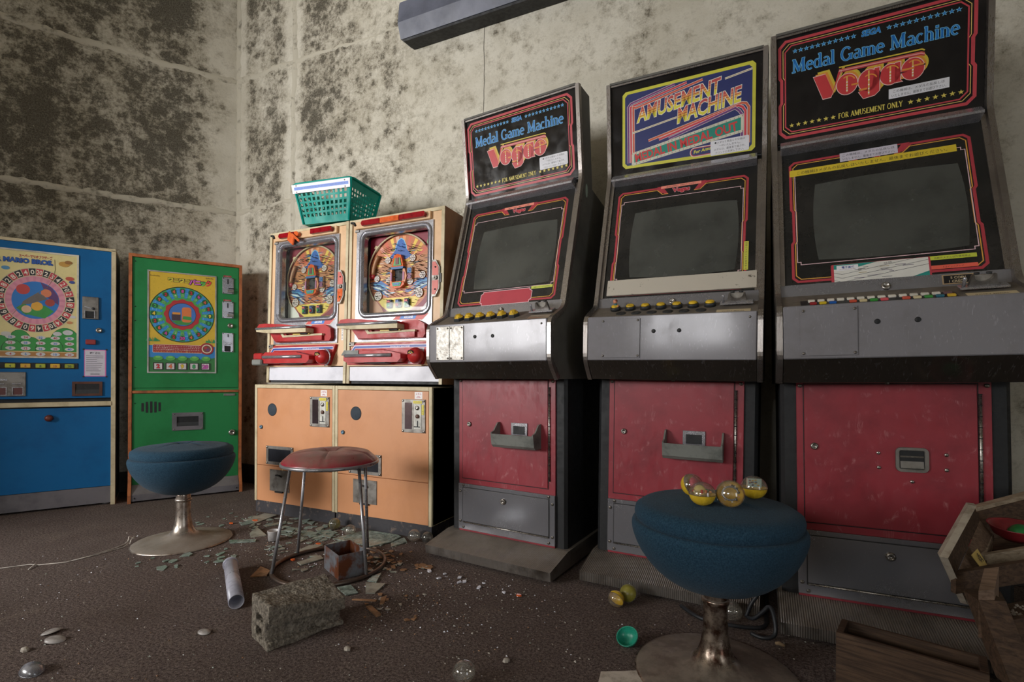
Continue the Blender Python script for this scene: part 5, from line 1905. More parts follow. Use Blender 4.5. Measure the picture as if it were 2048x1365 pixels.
def green_machine():
    t = thing('roulette_machine', 'green medal roulette machine with orange wood edging and a round animal-ring poster', 'arcade machine', (-3.569, 1.89, 0), (0, 0, R(59.3)))
    Wd, H = .640, 1.588
    side_boards(t, 0, Wd, H, .33, M_WOODE, M_GREEN, .018, .055)
    b = B()
    b.box(.018, Wd - .018, .03, .33, .06, H - .004, M_SOOT)
    b.build('carcass', t)
    b = B()
    b.box(.0, Wd, -.003, .33, H - .02, H, M_WOODE, .002)
    b.build('top_board', t)
    b = B()
    b.box(.020, Wd - .020, .004, .03, .727, H - .022, M_GREEN, .001)
    door = b.build('upper_door', t)
    b = B()
    b.box(.018, Wd - .018, -.002, .03, .692, .710, M_WOODE, .003)
    b.box(.018, Wd - .018, .006, .03, .710, .725, M_GREEN)
    b.build('middle_rail', t)
    b = B()
    b.box(.020, Wd - .020, .004, .03, .106, .690, M_GREEN, .001)
    low = b.build('lower_door', t)
    b = B()
    b.prism([(.004, .106), (-.050, .052), (-.050, .012), (.03, .012), (.03, .106)], 'x', .020, Wd - .020, M_KICK)
    kb = b.build('kick_plate', t)
    for x in (.035, Wd - .035):
        bolt_at(kb, (x, -.050, .03), .005, M_SOOT)
    for z in (1.54, 1.25, 1.16, .86, .63, .17):
        bolt_at(door if z > .7 else low, (.034, .004, z), .0035, M_SOOT)
    # poster
    x0, x1, z0, z1 = .103, .478, .830, 1.487
    b = B()
    ring_plate(b, x0 - .006, x1 + .006, z0 - .006, z1 + .006, .008, -.001, .004, mk('grey_poster_frame', (176, 172, 166), .4, .5))
    b.build('poster_frame', door)
    d = Dec((0, .0035, 0), (1, 0, 0), (0, 0, 1))
    d.rect(x0, z0, x1, z1, (214, 178, 52))
    rr = random.Random(21)
    for i in range(70):
        u = x0 + .01 + rr.random() * .35
        d.disc(u, rr.uniform(1.3, 1.47), .0018, (180, 140, 40), 6, up=False)
    d.up()
    d.rect(x0, z0, x1, z0 + .175, (46, 130, 196))
    d.poly([(x0, z0), (x1, z0), (x1, z0 + .10), (x1 - .06, z0 + .085), (x0 + .2, z0 + .10), (x0 + .1, z0 + .085), (x0, z0 + .10)], (48, 120, 58))
    cu, cv = .288, 1.214
    d.disc(cu, cv, .186, (26, 52, 40), 40)
    d.disc(cu, cv, .180, (70, 160, 84), 40)
    for i in range(20):
        a = R(90 + 18 * i)
        e, n_ = (math.cos(a), math.sin(a)), (-math.sin(a), math.cos(a))

        def Q(r_, w_):
            return (cu + e[0] * r_ + n_[0] * w_, cv + e[1] * r_ + n_[1] * w_)
        k = R(9)
        c2, s2 = math.cos(a + k), math.sin(a + k)
        f, g = (c2, s2), (-s2, c2)
        d.poly([(cu + f[0] * .112 + g[0] * -.008, cv + f[1] * .112 + g[1] * -.008), (cu + f[0] * .178 + g[0] * -.012, cv + f[1] * .178 + g[1] * -.012), (cu + f[0] * .178 + g[0] * .012, cv + f[1] * .178 + g[1] * .012), (cu + f[0] * .112 + g[0] * .008, cv + f[1] * .112 + g[1] * .008)], (50, 140, 210), False)
        for q in (.122, .145, .165):
            d.line([(cu + f[0] * q + g[0] * -.008, cv + f[1] * q + g[1] * -.008), (cu + f[0] * q + g[0] * .008, cv + f[1] * q + g[1] * .008)], .004, (130, 200, 230), up=False)
        d.disc(*Q(.158, 0), .0175, (30, 96, 52), 10, up=False)
    d.up()
    nums = ['20', '4', '2', '4', '8', '9', '2', '4', '6', '2', '8', '4', '2', '9', '2', '4', '2', '6', '4', '2']
    cc = [(206, 70, 160), (214, 96, 60), (196, 40, 50), (214, 96, 60), (60, 170, 90), (232, 200, 60), (196, 40, 50), (214, 96, 60), (206, 70, 160), (196, 40, 50)]
    for i in range(20):
        a = R(270 + 18 * i)
        u, v = cu + .157 * math.cos(a), cv + .157 * math.sin(a)
        d.text(nums[i], u, v - .010, .028, cc[i % 10], bold=.05, up=False, out=(.04, (20, 30, 24)))
    d.up()
    for i in range(20):
        a = R(90 + 18 * i)
        d.disc(cu + .127 * math.cos(a), cv + .127 * math.sin(a), .011, (96, 176, 92), 10, up=False)
        d.disc(cu + .131 * math.cos(a), cv + .131 * math.sin(a), .005, (206, 214, 206), 8, up=False)
    d.up()
    d.poly([(cu + (.100 + .004 * math.cos(12 * R(q))) * math.cos(R(q)), cv + (.100 + .004 * math.cos(12 * R(q))) * math.sin(R(q))) for q in range(0, 360, 5)], (176, 44, 48))
    d.disc(cu, cv, .078, (30, 30, 36), 32)
    d.disc(cu, cv, .075, (64, 116, 190), 32)
    d.poly([(cu - .06, cv - .044), (cu - .03, cv - .068), (cu + .03, cv - .068), (cu + .062, cv - .042), (cu + .02, cv - .034)], (60, 140, 66))
    d.rect(cu - .06, cv - .04, cu - .01, cv + .004, (70, 50, 60)); d.rect(cu - .056, cv + .0, cu - .012, cv + .014, (226, 150, 60))
    d.poly(rrect(cu - .004, cu + .05, cv - .05, cv + .05, .015, 3), (216, 120, 62))
    d.poly([(cu + .0, cv - .03), (cu + .054, cv - .034), (cu + .048, cv - .012), (cu + .004, cv - .008)], (60, 150, 70))
    # title
    cols = [(216, 206, 60), (206, 196, 56), (222, 214, 70), (212, 200, 60), (206, 96, 190), (214, 110, 200), (84, 190, 90), (216, 60, 66)]
    for i, q in enumerate('ワニワニパニック'):
        big = i >= 4
        d.text(q, .222 + i * .0305, 1.425 - (.004 if big else -.004), .040 if big else .032, cols[i], bold=.05, out=(.07, (40, 26, 40)), up=True)
    for u0_, u1_, v_ in ((.113, .165, 1.455), (.42, .465, 1.468)):
        for q in range(9):
            t_ = u0_ + (u1_ - u0_) * q / 9
            d.rect(t_, v_, t_ + .0035, v_ + .009 - (q % 3) * .002, (140, 112, 40), False)
    d.up()
    for sx, ux in ((1, x0 + .025), (-1, x1 - .02)):
        for q in range(5):
            a = R(30 + q * 30)
            d.poly([(ux, 1.03), (ux + .03 * math.cos(a) - .006, 1.03 + .025 * math.sin(a) + .006), (ux + .045 * math.cos(a), 1.03 + .03 * math.sin(a) - .012)], (54, 150, 90), False)
        d.up()
    d.poly(rrect(.126, .40, .958, 1.012, .006), (230, 200, 196)); d.poly(rrect(.128, .398, .960, 1.010, .006), (156, 40, 46))
    for i, q in enumerate(('・メダルを入れるとルーレットが回ります。', '・ボタンを押すとワニのルーレットが止まります！', '・ワニの下の数字がメダルの枚数になります。', 'ハンマーマークでもう一度チャンス！')):
        d.text(q, .134, .998 - i * .0118, .0085, (236, 222, 214) if i < 3 else (232, 190, 80), 'L', width=.255, up=False)
    d.up()
    d.disc(.428, .990, .040, (156, 40, 46), 28); d.disc(.428, .990, .030, (226, 214, 190), 24); d.disc(.428, .990, .024, (120, 70, 56), 20)
    d.disc(.421, .997, .010, (170, 50, 60), 12); d.disc(.434, .984, .011, (110, 60, 110), 12)
    for i in range(5):
        u = .145 + i * .067
        d.disc(u + .01, .922, .026, (84, 168, 74), 16, .016)
        d.disc(u + .01, .930, .014, (120, 190, 96), 12, .007)
    for i, (q, c) in enumerate((('2', (206, 44, 54)), ('4', (226, 110, 60)), ('9', (226, 196, 50)), ('8', (50, 160, 90)), ('20', (206, 80, 180)))):
        u = .156 + i * .066
        d.rect(u - .027, .845, u + .027, .893, (44, 32, 34)); d.rect(u - .021, .850, u + .021, .888, (206, 202, 202))
        d.text(q, u, .857, .034, c, bold=.05, out=(.04, (60, 40, 40)))
    d.build('poster_print', door, recalc=False)
    # coin plates
    for k, (z0_, z1_) in enumerate(((1.378, 1.492), (1.208, 1.325), (.972, 1.107))):
        b = B()
        b.box(.519, .588, -.003, .004, z0_, z1_, M_STEELV, .002)
        cp = b.build('coin_plate', door)
        b = B()
        if k < 2:
            b.box(.549, .556, -.0045, -.003, z1_ - .045, z1_ - .012, M_SOOT)
            b.box(.556, .590, -.007, -.003, z0_ + .035, z0_ + .042, M_SOOT)
            b.box(.548, .588, -.010, -.003, z0_ + .010, z0_ + .030, M_PLATE, .002)
        else:
            b.box(.552, .558, -.0045, -.003, z1_ - .03, z1_ - .010, M_SOOT)
            b.box(.535, .575, -.012, -.003, z0_ + .055, z0_ + .066, M_CHROME, .003)
            b.box(.530, .572, -.005, -.003, z0_ + .004, z0_ + .044, M_SOOT)
            b.box(.528, .532, -.008, -.003, z0_ + .004, z0_ + .046, M_CHROME)
            b.box(.570, .574, -.008, -.003, z0_ + .004, z0_ + .046, M_CHROME)
        b.build('coin_slot', cp)
        for x in (.525, .582):
            for z in (z0_ + .006, z1_ - .006):
                bolt_at(cp, (x, -.003, z), .0035, M_SOOT, n=6)
        if k < 2:
            d = Dec((0, .004, 0), (1, 0, 0), (0, 0, 1))
            d.rect(.526, z1_ + .003, .574, z1_ + .014, (150, 48, 56))
            d.text(('メダル', '投入口')[k], .55, z1_ + .005, .009, (214, 190, 186), up=False)
            d.build('coin_label', door, recalc=False)
    round_lock(door, (.568, .004, 1.157), .018)
    b = B()
    for k, (za, zb) in enumerate(((.575, .630), (.566, .637), (.565, .639), (.566, .637), (.573, .632))):
        b.box(.068 + k * .0225, .081 + k * .0225, .0030, .0045, za, zb, M_SOOT)
    b.build('vent_slots', low)
    b = B()
    ring_plate(b, .232, .408, .443, .560, .026, -.003, .004, M_KICK)
    b.box(.258, .382, .0036, .006, .469, .534, M_SOOT)
    b.prism([(.0036, .469), (-.002, .469), (.0036, .495)], 'x', .258, .382, M_DARKP)
    rs = b.build('return_slot', low)
    for x in (.241, .399):
        for z in (.452, .551):
            bolt_at(rs, (x, -.003, z), .004, M_BRASS, n=6)
    round_lock(low, (.580, .004, .412), .021)
    b = B()
    b.box(.530, .600, .0, .004, .668, .684, M_PLATE, .001)
    b.build('name_plate', low)
    return t


green_machine()


def blue_machine():
    t = thing('roulette_machine', 'blue medal roulette machine with cream edging and a numbered wheel poster', 'arcade machine', (-3.607, 1.838, 0), (0, 0, R(59.3)))
    x0, H = -.76, 1.600
    side_boards(t, x0, 0, H, .33, M_CREAM, M_BLUE, .022, .012)
    b = B()
    b.box(-.001, .001, .03, .33, .02, H - .02, mk('dark_green_side', (44, 70, 66), .5))
    b.build('side_skin', t)
    b = B()
    b.box(x0 + .022, -.022, .03, .33, .05, H - .01, M_SOOT)
    b.build('carcass', t)
    b = B()
    b.box(x0, 0, -.004, .33, H - .018, H, M_CREAM, .002)
    b.build('top_board', t)
    b = B()
    b.box(x0 + .022, -.022, .002, .03, .668, H - .019, M_BLUE, .001)
    door = b.build('upper_door', t)
    b = B()
    b.box(x0 + .022, -.018, -.008, .03, .618, .646, M_CREAM, .003)
    b.build('middle_rail', t)
    b = B()
    b.box(x0 + .022, -.018, .006, .03, .116, .610, M_BLUE, .001)
    low = b.build('lower_door', t)
    b = B()
    b.box(x0 + .022, -.018, .004, .03, .012, .114, M_KICK, .001)
    b.build('kick_plate', t)
    b = B()
    for x in (x0 + .08, -.05):
        b.lathe([(.03, 0), (.03, .006), (.012, .010), (.012, .02)], M_CHROME, 12, Matrix.Translation((x, .06, 0)))
    b.build('levelling_foot', t)
    pz0, pz1, px0, px1 = .914, 1.530, -.560, -.186
    b = B()
    ring_plate(b, px0 - .008, px1 + .008, pz0 - .006, pz1 + .008, .009, -.003, .002, mk('pale_poster_frame', (214, 208, 190), .45))
    b.build('poster_frame', door)
    d = Dec((0, .0015, 0), (1, 0, 0), (0, 0, 1))
    d.rect(px0, pz0, px1, pz1, (226, 212, 150))
    d.rect(px0, pz0, px1, pz0 + .03, (176, 124, 64))
    hill, dark = (52, 150, 66), (24, 60, 34)
    for hx, hz, hr, hv in ((-.52, .95, .05, .085), (-.44, .95, .055, .12), (-.395, .95, .05, .08), (-.47, .95, .045, .06), (-.24, .95, .075, .14), (-.31, .95, .06, .08)):
        pts = [(hx + hr * math.cos(R(a)), hz + hv * math.sin(R(a)) ** .8) for a in range(0, 181, 12)]
        pts = [(min(px1, max(px0, p[0])), max(pz0 + .03, p[1])) for p in pts]
        d.poly([(min(px1, max(px0, hx + (hr + .003) * math.cos(R(a)))), hz - .002 + (hv + .004) * math.sin(R(a)) ** .8) for a in range(0, 181, 12)], dark)
        d.poly(pts, hill)
    cu, cv, kx = -.371, 1.248, .93
    d.arc(cu, cv, .130, .190, (206, 196, 160), 0, 360, 64, k=kx)
    seq = ['0', '20', '2', '3', '4', '2', '10', '2', '4', '8', '2', '6', '2', '4', '10', '2', '4', '6', '0', '4', '8', '2', '6', '2', '4', '2', '6', '8', '2', '8', '2', '4']
    n = len(seq)
    for i in range(n):
        a = 90 + 360 / n * .5 - 360 / n * i
        d.arc(cu, cv, .146, .186, (196, 60, 74) if i % 2 else (36, 34, 40), a - 360 / n * .45, a + 360 / n * .45, 3, up=False, k=kx)
    d.up()
    for i in range(n):
        a = 90 + 360 / n * .5 - 360 / n * i
        u, v = cu + .166 * kx * math.cos(R(a)), cv + .166 * math.sin(R(a))
        sz = .036
        rot = a - 90
        d.text(seq[i], u + sz * .36 * math.sin(R(rot)), v - sz * .36 * math.cos(R(rot)), sz, (232, 222, 206), bold=.02, rot=rot, width=.017 if len(seq[i]) == 1 else .024, up=False)
    d.up()
    d.arc(cu, cv, .108, .142, (222, 150, 168), 0, 360, 64, k=kx)
    for i in range(24):
        a = 15 * i
        d.arc(cu, cv, .110, .140, (212, 138, 158), a, a + 6, 2, up=False, k=kx)
    d.up()
    d.disc(cu, cv, .104, (40, 120, 196), 40, .110)
    d.poly([(cu + .02, cv + .108), (cu + .07, cv + .08), (cu + .1, cv + .03), (cu + .1, cv - .02), (cu + .05, cv + .02)], (96, 62, 116))
    d.poly([(cu - .06, cv - .08), (cu + .04, cv - .105), (cu + .08, cv - .06), (cu + .04, cv - .03), (cu - .02, cv - .04)], (60, 150, 70))
    d.poly([(cu - .085, cv - .05), (cu - .04, cv - .09), (cu - .02, cv - .05), (cu - .05, cv - .02)], (60, 140, 60))
    d.disc(cu - .055, cv + .06, .030, (196, 70, 66), 16); d.disc(cu + .005, cv - .035, .026, (226, 170, 60), 16); d.disc(cu + .045, cv + .045, .024, (220, 130, 90), 16)
    d.disc(cu + .062, cv - .01, .022, (170, 70, 60), 16); d.disc(cu - .04, cv - .055, .022, (222, 186, 150), 16)
    # torn grey patch in the middle and the tear across the sheet
    d.poly([(cu - .055, cv - .01), (cu - .02, cv + .022), (cu + .01, cv + .045), (cu + .035, cv + .03), (cu + .05, cv + .01), (cu + .01, cv - .008), (cu - .03, cv - .024), (cu - .062, cv - .03)], (112, 104, 98))
    d.line([(cu - .1, cv - .09), (cu - .06, cv - .03), (cu - .02, cv + .02), (cu + .05, cv + .08), (cu + .075, cv + .13), (cu + .085, cv + .19), (cu + .082, cv + .25)], .0022, (120, 110, 80))
    d.text('スーパーマリオブラザーズ', -.372, 1.496, .019, (176, 52, 58), bold=.03, width=.145)
    d.text('ER MARIO BROS.', px0 + .002, 1.462, .036, (38, 92, 176), 'L', .04, width=.262, out=(.04, (30, 40, 96)))
    for u, v, q, c in ((-.50, 1.425, .018, (90, 150, 190)), (-.497, 1.045, .022, (206, 204, 196)), (-.275, 1.054, .020, (206, 204, 206)), (-.228, 1.064, .024, (206, 206, 208)), (-.205, 1.16, .014, (206, 204, 206)), (-.245, 1.475, .026, (196, 150, 70)), (-.226, 1.487, .018, (150, 104, 50)), (-.22, 1.39, .02, (196, 90, 70)), (-.21, 1.37, .014, (60, 80, 150)), (-.22, 1.125, .014, (206, 140, 90))):
        d.disc(u, v, q, c, 14, q * .62)
    for i in range(5):
        for j in range(4):
            u, v = -.478 + i * .0645, .931 + j * .0325
            d.disc(u, v, .0215, (206, 206, 206), 14, .0105, up=False)
    d.up()
    tab = [('4', '6', '8', '10', '20'), ('8', '12', '16', '20', '40'), ('12', '18', '24', '30', '60'), ('16', '24', '32', '40', '80')]
    for j in range(4):
        for i in range(5):
            d.text(tab[j][i], -.478 + i * .0645, .931 + j * .0325 - .0065, .018, (176, 50, 66) if (i + j) % 2 == 0 else (60, 120, 190), bold=.03, up=False)
    d.up()
    d.build('poster_print', door, recalc=False)
    # row of lit buttons
    b = B()
    b.box(px0, -.180, -.002, .002, .845, .880, M_SOOT, .002)
    bs = b.build('button_strip', door)
    for i, (q, c) in enumerate((('4', (186, 190, 60)), ('6', (214, 170, 60)), ('8', (170, 180, 60)), ('10', (220, 176, 60)), ('20', (150, 160, 56)))):
        u = -.478 + i * .0648
        b = B()
        b.box(u - .022, u + .022, -.008, -.002, .850, .874, ink(c, .3), .003)
        bt = b.build('button', bs)
        d = Dec((0, -.0085, 0), (1, 0, 0), (0, 0, 1))
        d.text(q, u, .855, .017, (70, 90, 60) if i % 2 == 0 else (170, 70, 60), bold=.03)
        for f, kk in zip(d.f, d.k):
            pass
        vs = d.v
        d.build('number_print', bs, recalc=False)
    b = B()
    b.box(-.56, -.412, -.006, .002, .684, .825, M_PLATE, .003)
    cp = b.build('coin_plate', door)
    for u in (-.515, -.445):
        b = B()
        ring_plate(b, u - .024, u + .024, .690, .738, .004, -.010, -.006, M_CHROME)
        b.box(u - .020, u + .020, -.007, -.006, .694, .734, ink((96, 50, 48)))
        b.box(u - .025, u + .015, -.014, -.006, .752, .762, M_CHROME, .003)
        b.build('coin_slot', cp)
    b = B()
    b.box(-.53, -.49, -.008, -.006, .775, .785, M_CHROME)
    b.build('coin_latch', cp)
    b = B()
    b.box(-.161, -.083, -.008, .002, 1.153, 1.290, M_PLATE, .003)
    mp = b.build('medal_plate', door)
    b = B()
    b.box(-.148, -.100, -.014, -.008, 1.160, 1.200, M_SOOT, .002)
    b.box(-.150, -.146, -.018, -.008, 1.158, 1.204, M_CHROME)
    b.box(-.104, -.100, -.018, -.008, 1.158, 1.204, M_CHROME)
    b.prism([(-.150, 1.232), (-.118, 1.222), (-.118, 1.216), (-.150, 1.224)], 'y', -.016, -.008, M_CHROME)
    b.lathe([(.008, 0), (.008, .008), (0, .009)], M_DARKP, 10, Matrix.Translation((-.108, -.008, 1.218)) @ AX['-y'])
    b.build('medal_slot', mp)
    round_lock(door, (-.082, .002, 1.086), .016)
    b = B()
    b.box(-.145, -.096, -.012, .002, .997, 1.027, ink((150, 50, 50), .3), .004)
    b.build('red_button', door)
    d = Dec((0, .0014, 0), (1, 0, 0), (0, 0, 1))
    d.rect(-.152, .800, -.046, .966, (206, 120, 180)); d.rect(-.148, .805, -.052, .961, (206, 202, 212))
    d.text('遊びかた', -.10, .940, .013, (70, 66, 76), bold=.04)
    rr = random.Random(2)
    for i in range(9):
        d.rect(-.143, .926 - i * .0115, -.143 + rr.uniform(.05, .085), .929 - i * .0115, (90, 86, 98), False)
    d.up()
    d.rect(-.122, .813, -.078, .817, (80, 76, 86))
    for u in (-.154, -.044):
        for v in (.799, .967):
            d.disc(u, v, .006, (30, 34, 44), 8, up=False)
    d.build('rules_sheet', door, recalc=False)['label'] = 'white rules sheet with a pink border'
    b = B()
    ring_plate(b, -.207, -.064, .681, .769, .014, -.006, .002, mk('rusty_bezel', (96, 62, 50), .5, .4))
    b.box(-.193, -.078, -.001, .002, .695, .755, M_SOOT)
    b.prism([(-.001, .695), (-.005, .695), (-.001, .72)], 'x', -.193, -.078, M_DARKP)
    b.build('return_slot', door)
    b = B()
    b.lathe([(.020, 0), (.020, .008), (.016, .022), (.008, .026), (0, .026)], mk('red_brown_knob', (110, 56, 48), .4, .3), 18, Matrix.Translation((-.312, .006, .551)) @ AX['-y'])
    b.build('knob', low)
    return t


blue_machine()


# ------------------------------------------------------------------ stools
def blue_stool(loc, rz, label, leg_mat, group):
    t = thing('pedestal_stool', label, 'stool', loc, (0, 0, rz), group)
    # fabric bowl
    b = B()
    prof = [(0.0, .232), (.06, .236), (.12, .254), (.168, .290), (.203, .335), (.2215, .380), (.225, .405), (.222, .416), (.214, .421), (.20, .418)]
    b.lathe(prof, M_FELT, 48)
    bowl = b.build('seat_shell', t)
    bowl.modifiers.new('subdiv', 'SUBSURF').render_levels = 1
    b = B()
    # buttoned cushion
    n, rings = 48, 12
    vs = [(0, 0, .470)]
    for i in range(1, rings + 1):
        q = i / rings
        for j in range(n):
            a = 2 * PI * j / n
            r_ = .212 * q
            dome = .474 + .012 * math.cos(q * PI * .9) - .018 * math.exp(-(q / .16) ** 2)
            seamy = .007 * math.exp(-(math.sin(2 * a + .5) / .10) ** 2) * math.exp(-((q - .28) / .28) ** 2)
            z = dome - seamy if q < .99 else .452
            vs.append((r_ * math.cos(a), r_ * math.sin(a), z))
    for q, z in ((1.015, .440), (1.01, .428), (.985, .418), (.95, .414)):
        for j in range(n):
            a = 2 * PI * j / n
            vs.append((.212 * q * math.cos(a), .212 * q * math.sin(a), z))
    fs = [(0, 1 + j, 1 + (j + 1) % n) for j in range(n)]
    for i in range(rings + 3):
        for j in range(n):
            fs.append((1 + i * n + j, 1 + (i + 1) * n + j, 1 + (i + 1) * n + (j + 1) % n, 1 + i * n + (j + 1) % n))
    b.add(vs, fs, M_FELT, True)
    b.build('cushion', t)
    b = B()
    b.lathe([(.0, .474), (.012, .472), (.014, .468)], M_FELT, 14)
    b.build('centre_button', t)
    b = B()
    prof = [(.212, 0), (.214, .004), (.205, .009), (.15, .016), (.10, .024), (.068, .036), (.048, .056), (.038, .085), (.033, .12), (.031, .15), (.031, .225), (.031, .24)]
    b.lathe(prof, leg_mat, 48)
    b.build('pedestal', t)
    b = B()
    b.lathe([(.033, .0), (.036, .003), (.036, .012), (.033, .015)], leg_mat, 24, Matrix.Translation((0, 0, .196)))
    b.build('collar', t)
    return t


blue_stool((-2.497, 1.568, 0), .4, 'blue fabric pedestal stool with an empty seat, in front of the green machine', M_BASEM, 'blue pedestal stools')
blue_stool((-.078, 1.490, 0), 1.4, 'blue fabric pedestal stool with toy capsules on its seat', M_RUSTC, 'blue pedestal stools')


def red_stool():
    t = thing('round_stool', 'round stool with a dusty red vinyl seat, four thin metal legs and a floor ring', 'stool', (-1.607, 1.628, 0))
    b = B()
    n, rings = 120, 12
    vs = [(0, 0, .466)]
    for i in range(1, rings + 1):
        q = i / rings
        for j in range(n):
            a = 2 * PI * j / n
            z = .478 + .022 * (1 - q ** 3) - .028 * math.exp(-(q / .17) ** 2) - .020 * max(0, q - .82) / .18
            z -= .010 * math.exp(-(math.sin(2.5 * (a - .3)) / .07) ** 2) * math.sin(PI * min(1, q * .98)) ** .6
            vs.append((.190 * q * math.cos(a), .190 * q * math.sin(a), z))
    for q, z in ((1.02, .450), (1.01, .440)):
        for j in range(n):
            a = 2 * PI * j / n
            vs.append((.190 * q * math.cos(a), .190 * q * math.sin(a), z))
    fs = [(0, 1 + j, 1 + (j + 1) % n) for j in range(n)]
    for i in range(rings + 1):
        for j in range(n):
            fs.append((1 + i * n + j, 1 + (i + 1) * n + j, 1 + (i + 1) * n + (j + 1) % n, 1 + i * n + (j + 1) % n))
    b.add(vs, fs, M_SRED, True)
    b.build('seat', t)
    b = B()
    b.lathe([(.0, .436), (.190, .436), (.199, .440), (.199, .449), (.190, .452)], M_TUBEM, 48)
    b.build('seat_rim', t)
    rr = .226
    for a, top in ((237, (-.152, -.070)), (172, (-.135, -.010)), (-8, (.128, .030)), (88, (.105, .095))):
        foot = (rr * math.cos(R(a)), rr * math.sin(R(a)))
        b = B()
        b.tube([(top[0], top[1], .438), (top[0] * .4 + foot[0] * .6, top[1] * .4 + foot[1] * .6, .438 * .4 + .006), (foot[0], foot[1], .012)], .0068, M_TUBEM, 8)
        b.build('leg', t)
    b = B()
    b.tube([(rr * math.cos(R(a)), rr * math.sin(R(a)), .009) for a in range(0, 360, 7)], .0085, mk('rusted_tube', (96, 84, 76), .4, .6, c2=(92, 60, 40), scale=20), 8, True)
    b.build('floor_ring', t)
    b = B()
    r9 = random.Random(3)
    for i in range(7):
        x, y = -.11 + r9.uniform(-.05, .06), -.08 + r9.uniform(-.03, .03)
        b.tube([(x, y, .437), (x + r9.uniform(-.01, .01), y, .424), (x + r9.uniform(-.015, .015), y, .412 + r9.uniform(0, .012))], [.008, .006, .002], mk('foam_rag%d' % i, (176, 140, 84), .95), 5)
    b.build('torn_foam', t)
    return t


red_stool()


# ------------------------------------------------------------------ concrete block, broken at one end
def concrete_block():
    L, Dp, Z0, Z1 = .240, .142, .138, .092
    b = B()

    def top(x, y):
        front, back = Z0 + (Z1 - Z0) * x / L, Z0 - .004 * x / L
        return front + (back - front) * y / Dp
    N = 10
    # two webs with slots between them, an overhanging upper lip and a hollow front
    def bar(y0, y1, f0, f1, x0=0.0, x1=L):
        """long bar whose bottom/top are the fractions f0/f1 of the local height"""
        vs = []
        for x in (x0, x1):
            for y, f in ((y0, f0), (y1, f0), (y1, f1), (y0, f1)):
                vs.append((x, y, top(x, y) * f))
        b.add(vs, [(0, 1, 2, 3), (7, 6, 5, 4), (0, 4, 5, 1), (1, 5, 6, 2), (2, 6, 7, 3), (3, 7, 4, 0)], M_CONC)
    bar(0, Dp, .62, 1.0)
    bar(0, .040, .56, .66)
    bar(.030, Dp, 0, .66, .06)
    bar(.030, .056, 0, .64)
    bar(.105, Dp, 0, .64)
    bar(.012, .060, 0, .16)
    bar(.030, Dp, 0, .14)
    bar(.030, Dp, .36, .48)
    o = b.build('concrete_block')
    o.location = (-1.262, 1.040, 0)
    o.rotation_euler = (0, 0, R(71))
    m = o.modifiers.new('remesh', 'REMESH')
    m.mode = 'VOXEL'
    m.voxel_size = .0042
    m.use_smooth_shade = True
    sm = o.modifiers.new('smooth', 'SMOOTH')
    sm.factor, sm.iterations = .5, 5
    for i, (sz, st) in enumerate(((.06, .012), (.012, .0055))):
        tx = bpy.data.textures.new('rough%d' % i, 'CLOUDS')
        tx.noise_scale = sz
        tx.noise_depth = 3
        d = o.modifiers.new('rough%d' % i, 'DISPLACE')
        d.texture = tx
        d.strength = st
        d.mid_level = .55
        d.texture_coords = 'LOCAL'
    tag(o, 'broken grey concrete block with a hollow front, lying on the carpet before the red stool', 'concrete block')
    return o


concrete_block()


# ------------------------------------------------------------------ rusty open tin box inside the stool ring
t = thing('tin_box', 'rusty open tin box standing inside the floor ring of the red stool', 'box', (-1.612, 1.600, 0.002), (0, 0, R(-26)))
w_, d_, h_, k = .166, .112, .097, .0022
for nm, q in (('side_wall', (0, w_, 0, k)), ('side_wall', (0, w_, d_ - k, d_)), ('end_wall', (0, k, k, d_ - k)), ('end_wall', (w_ - k, w_, k, d_ - k))):
    b = B()
    b.box(q[0], q[1], q[2], q[3], 0, h_, M_RUST)
    b.build(nm, t)
b = B()
b.box(k, w_ - k, k, d_ - k, 0, k, M_RUST)
b.build('bottom', t)

# ------------------------------------------------------------------ clear plastic tube
P0, P1 = Vector((-1.945, 1.416, .027)), Vector((-1.603, 1.190, .027))
ax = (P1 - P0).normalized()
T = Matrix.Translation(P0) @ ax.to_track_quat('Z', 'Y').to_matrix().to_4x4()
ln = (P1 - P0).length
b = B()
M_TUBEP = mk('milky_tube', (176, 176, 188), .3, c2=(150, 150, 164), scale=10)
b.shell([(.022, 0), (.0255, 0), (.0255, ln), (.0225, ln), (.0225, .004), (.0, .004)], M_TUBEP, 24, T)
b.shell([(.029, -.003), (.029, .006), (.0255, .006)], M_TUBEP, 24, T)
b.shell([(.0, -.003), (.029, -.003)], M_TUBEP, 24, T)
tag(b.build('plastic_tube'), 'milky plastic tube lying on the carpet beside the concrete block', 'tube')


# ------------------------------------------------------------------ toy capsules
def half(b, r, m, sign, T, squash=.92, n=24):
    prof = [(r * math.cos(R(a)), sign * r * squash * math.sin(R(a))) for a in range(0, 90, 10)] + [(0.0, sign * r * squash)]
    b.shell(prof, m, n, T)


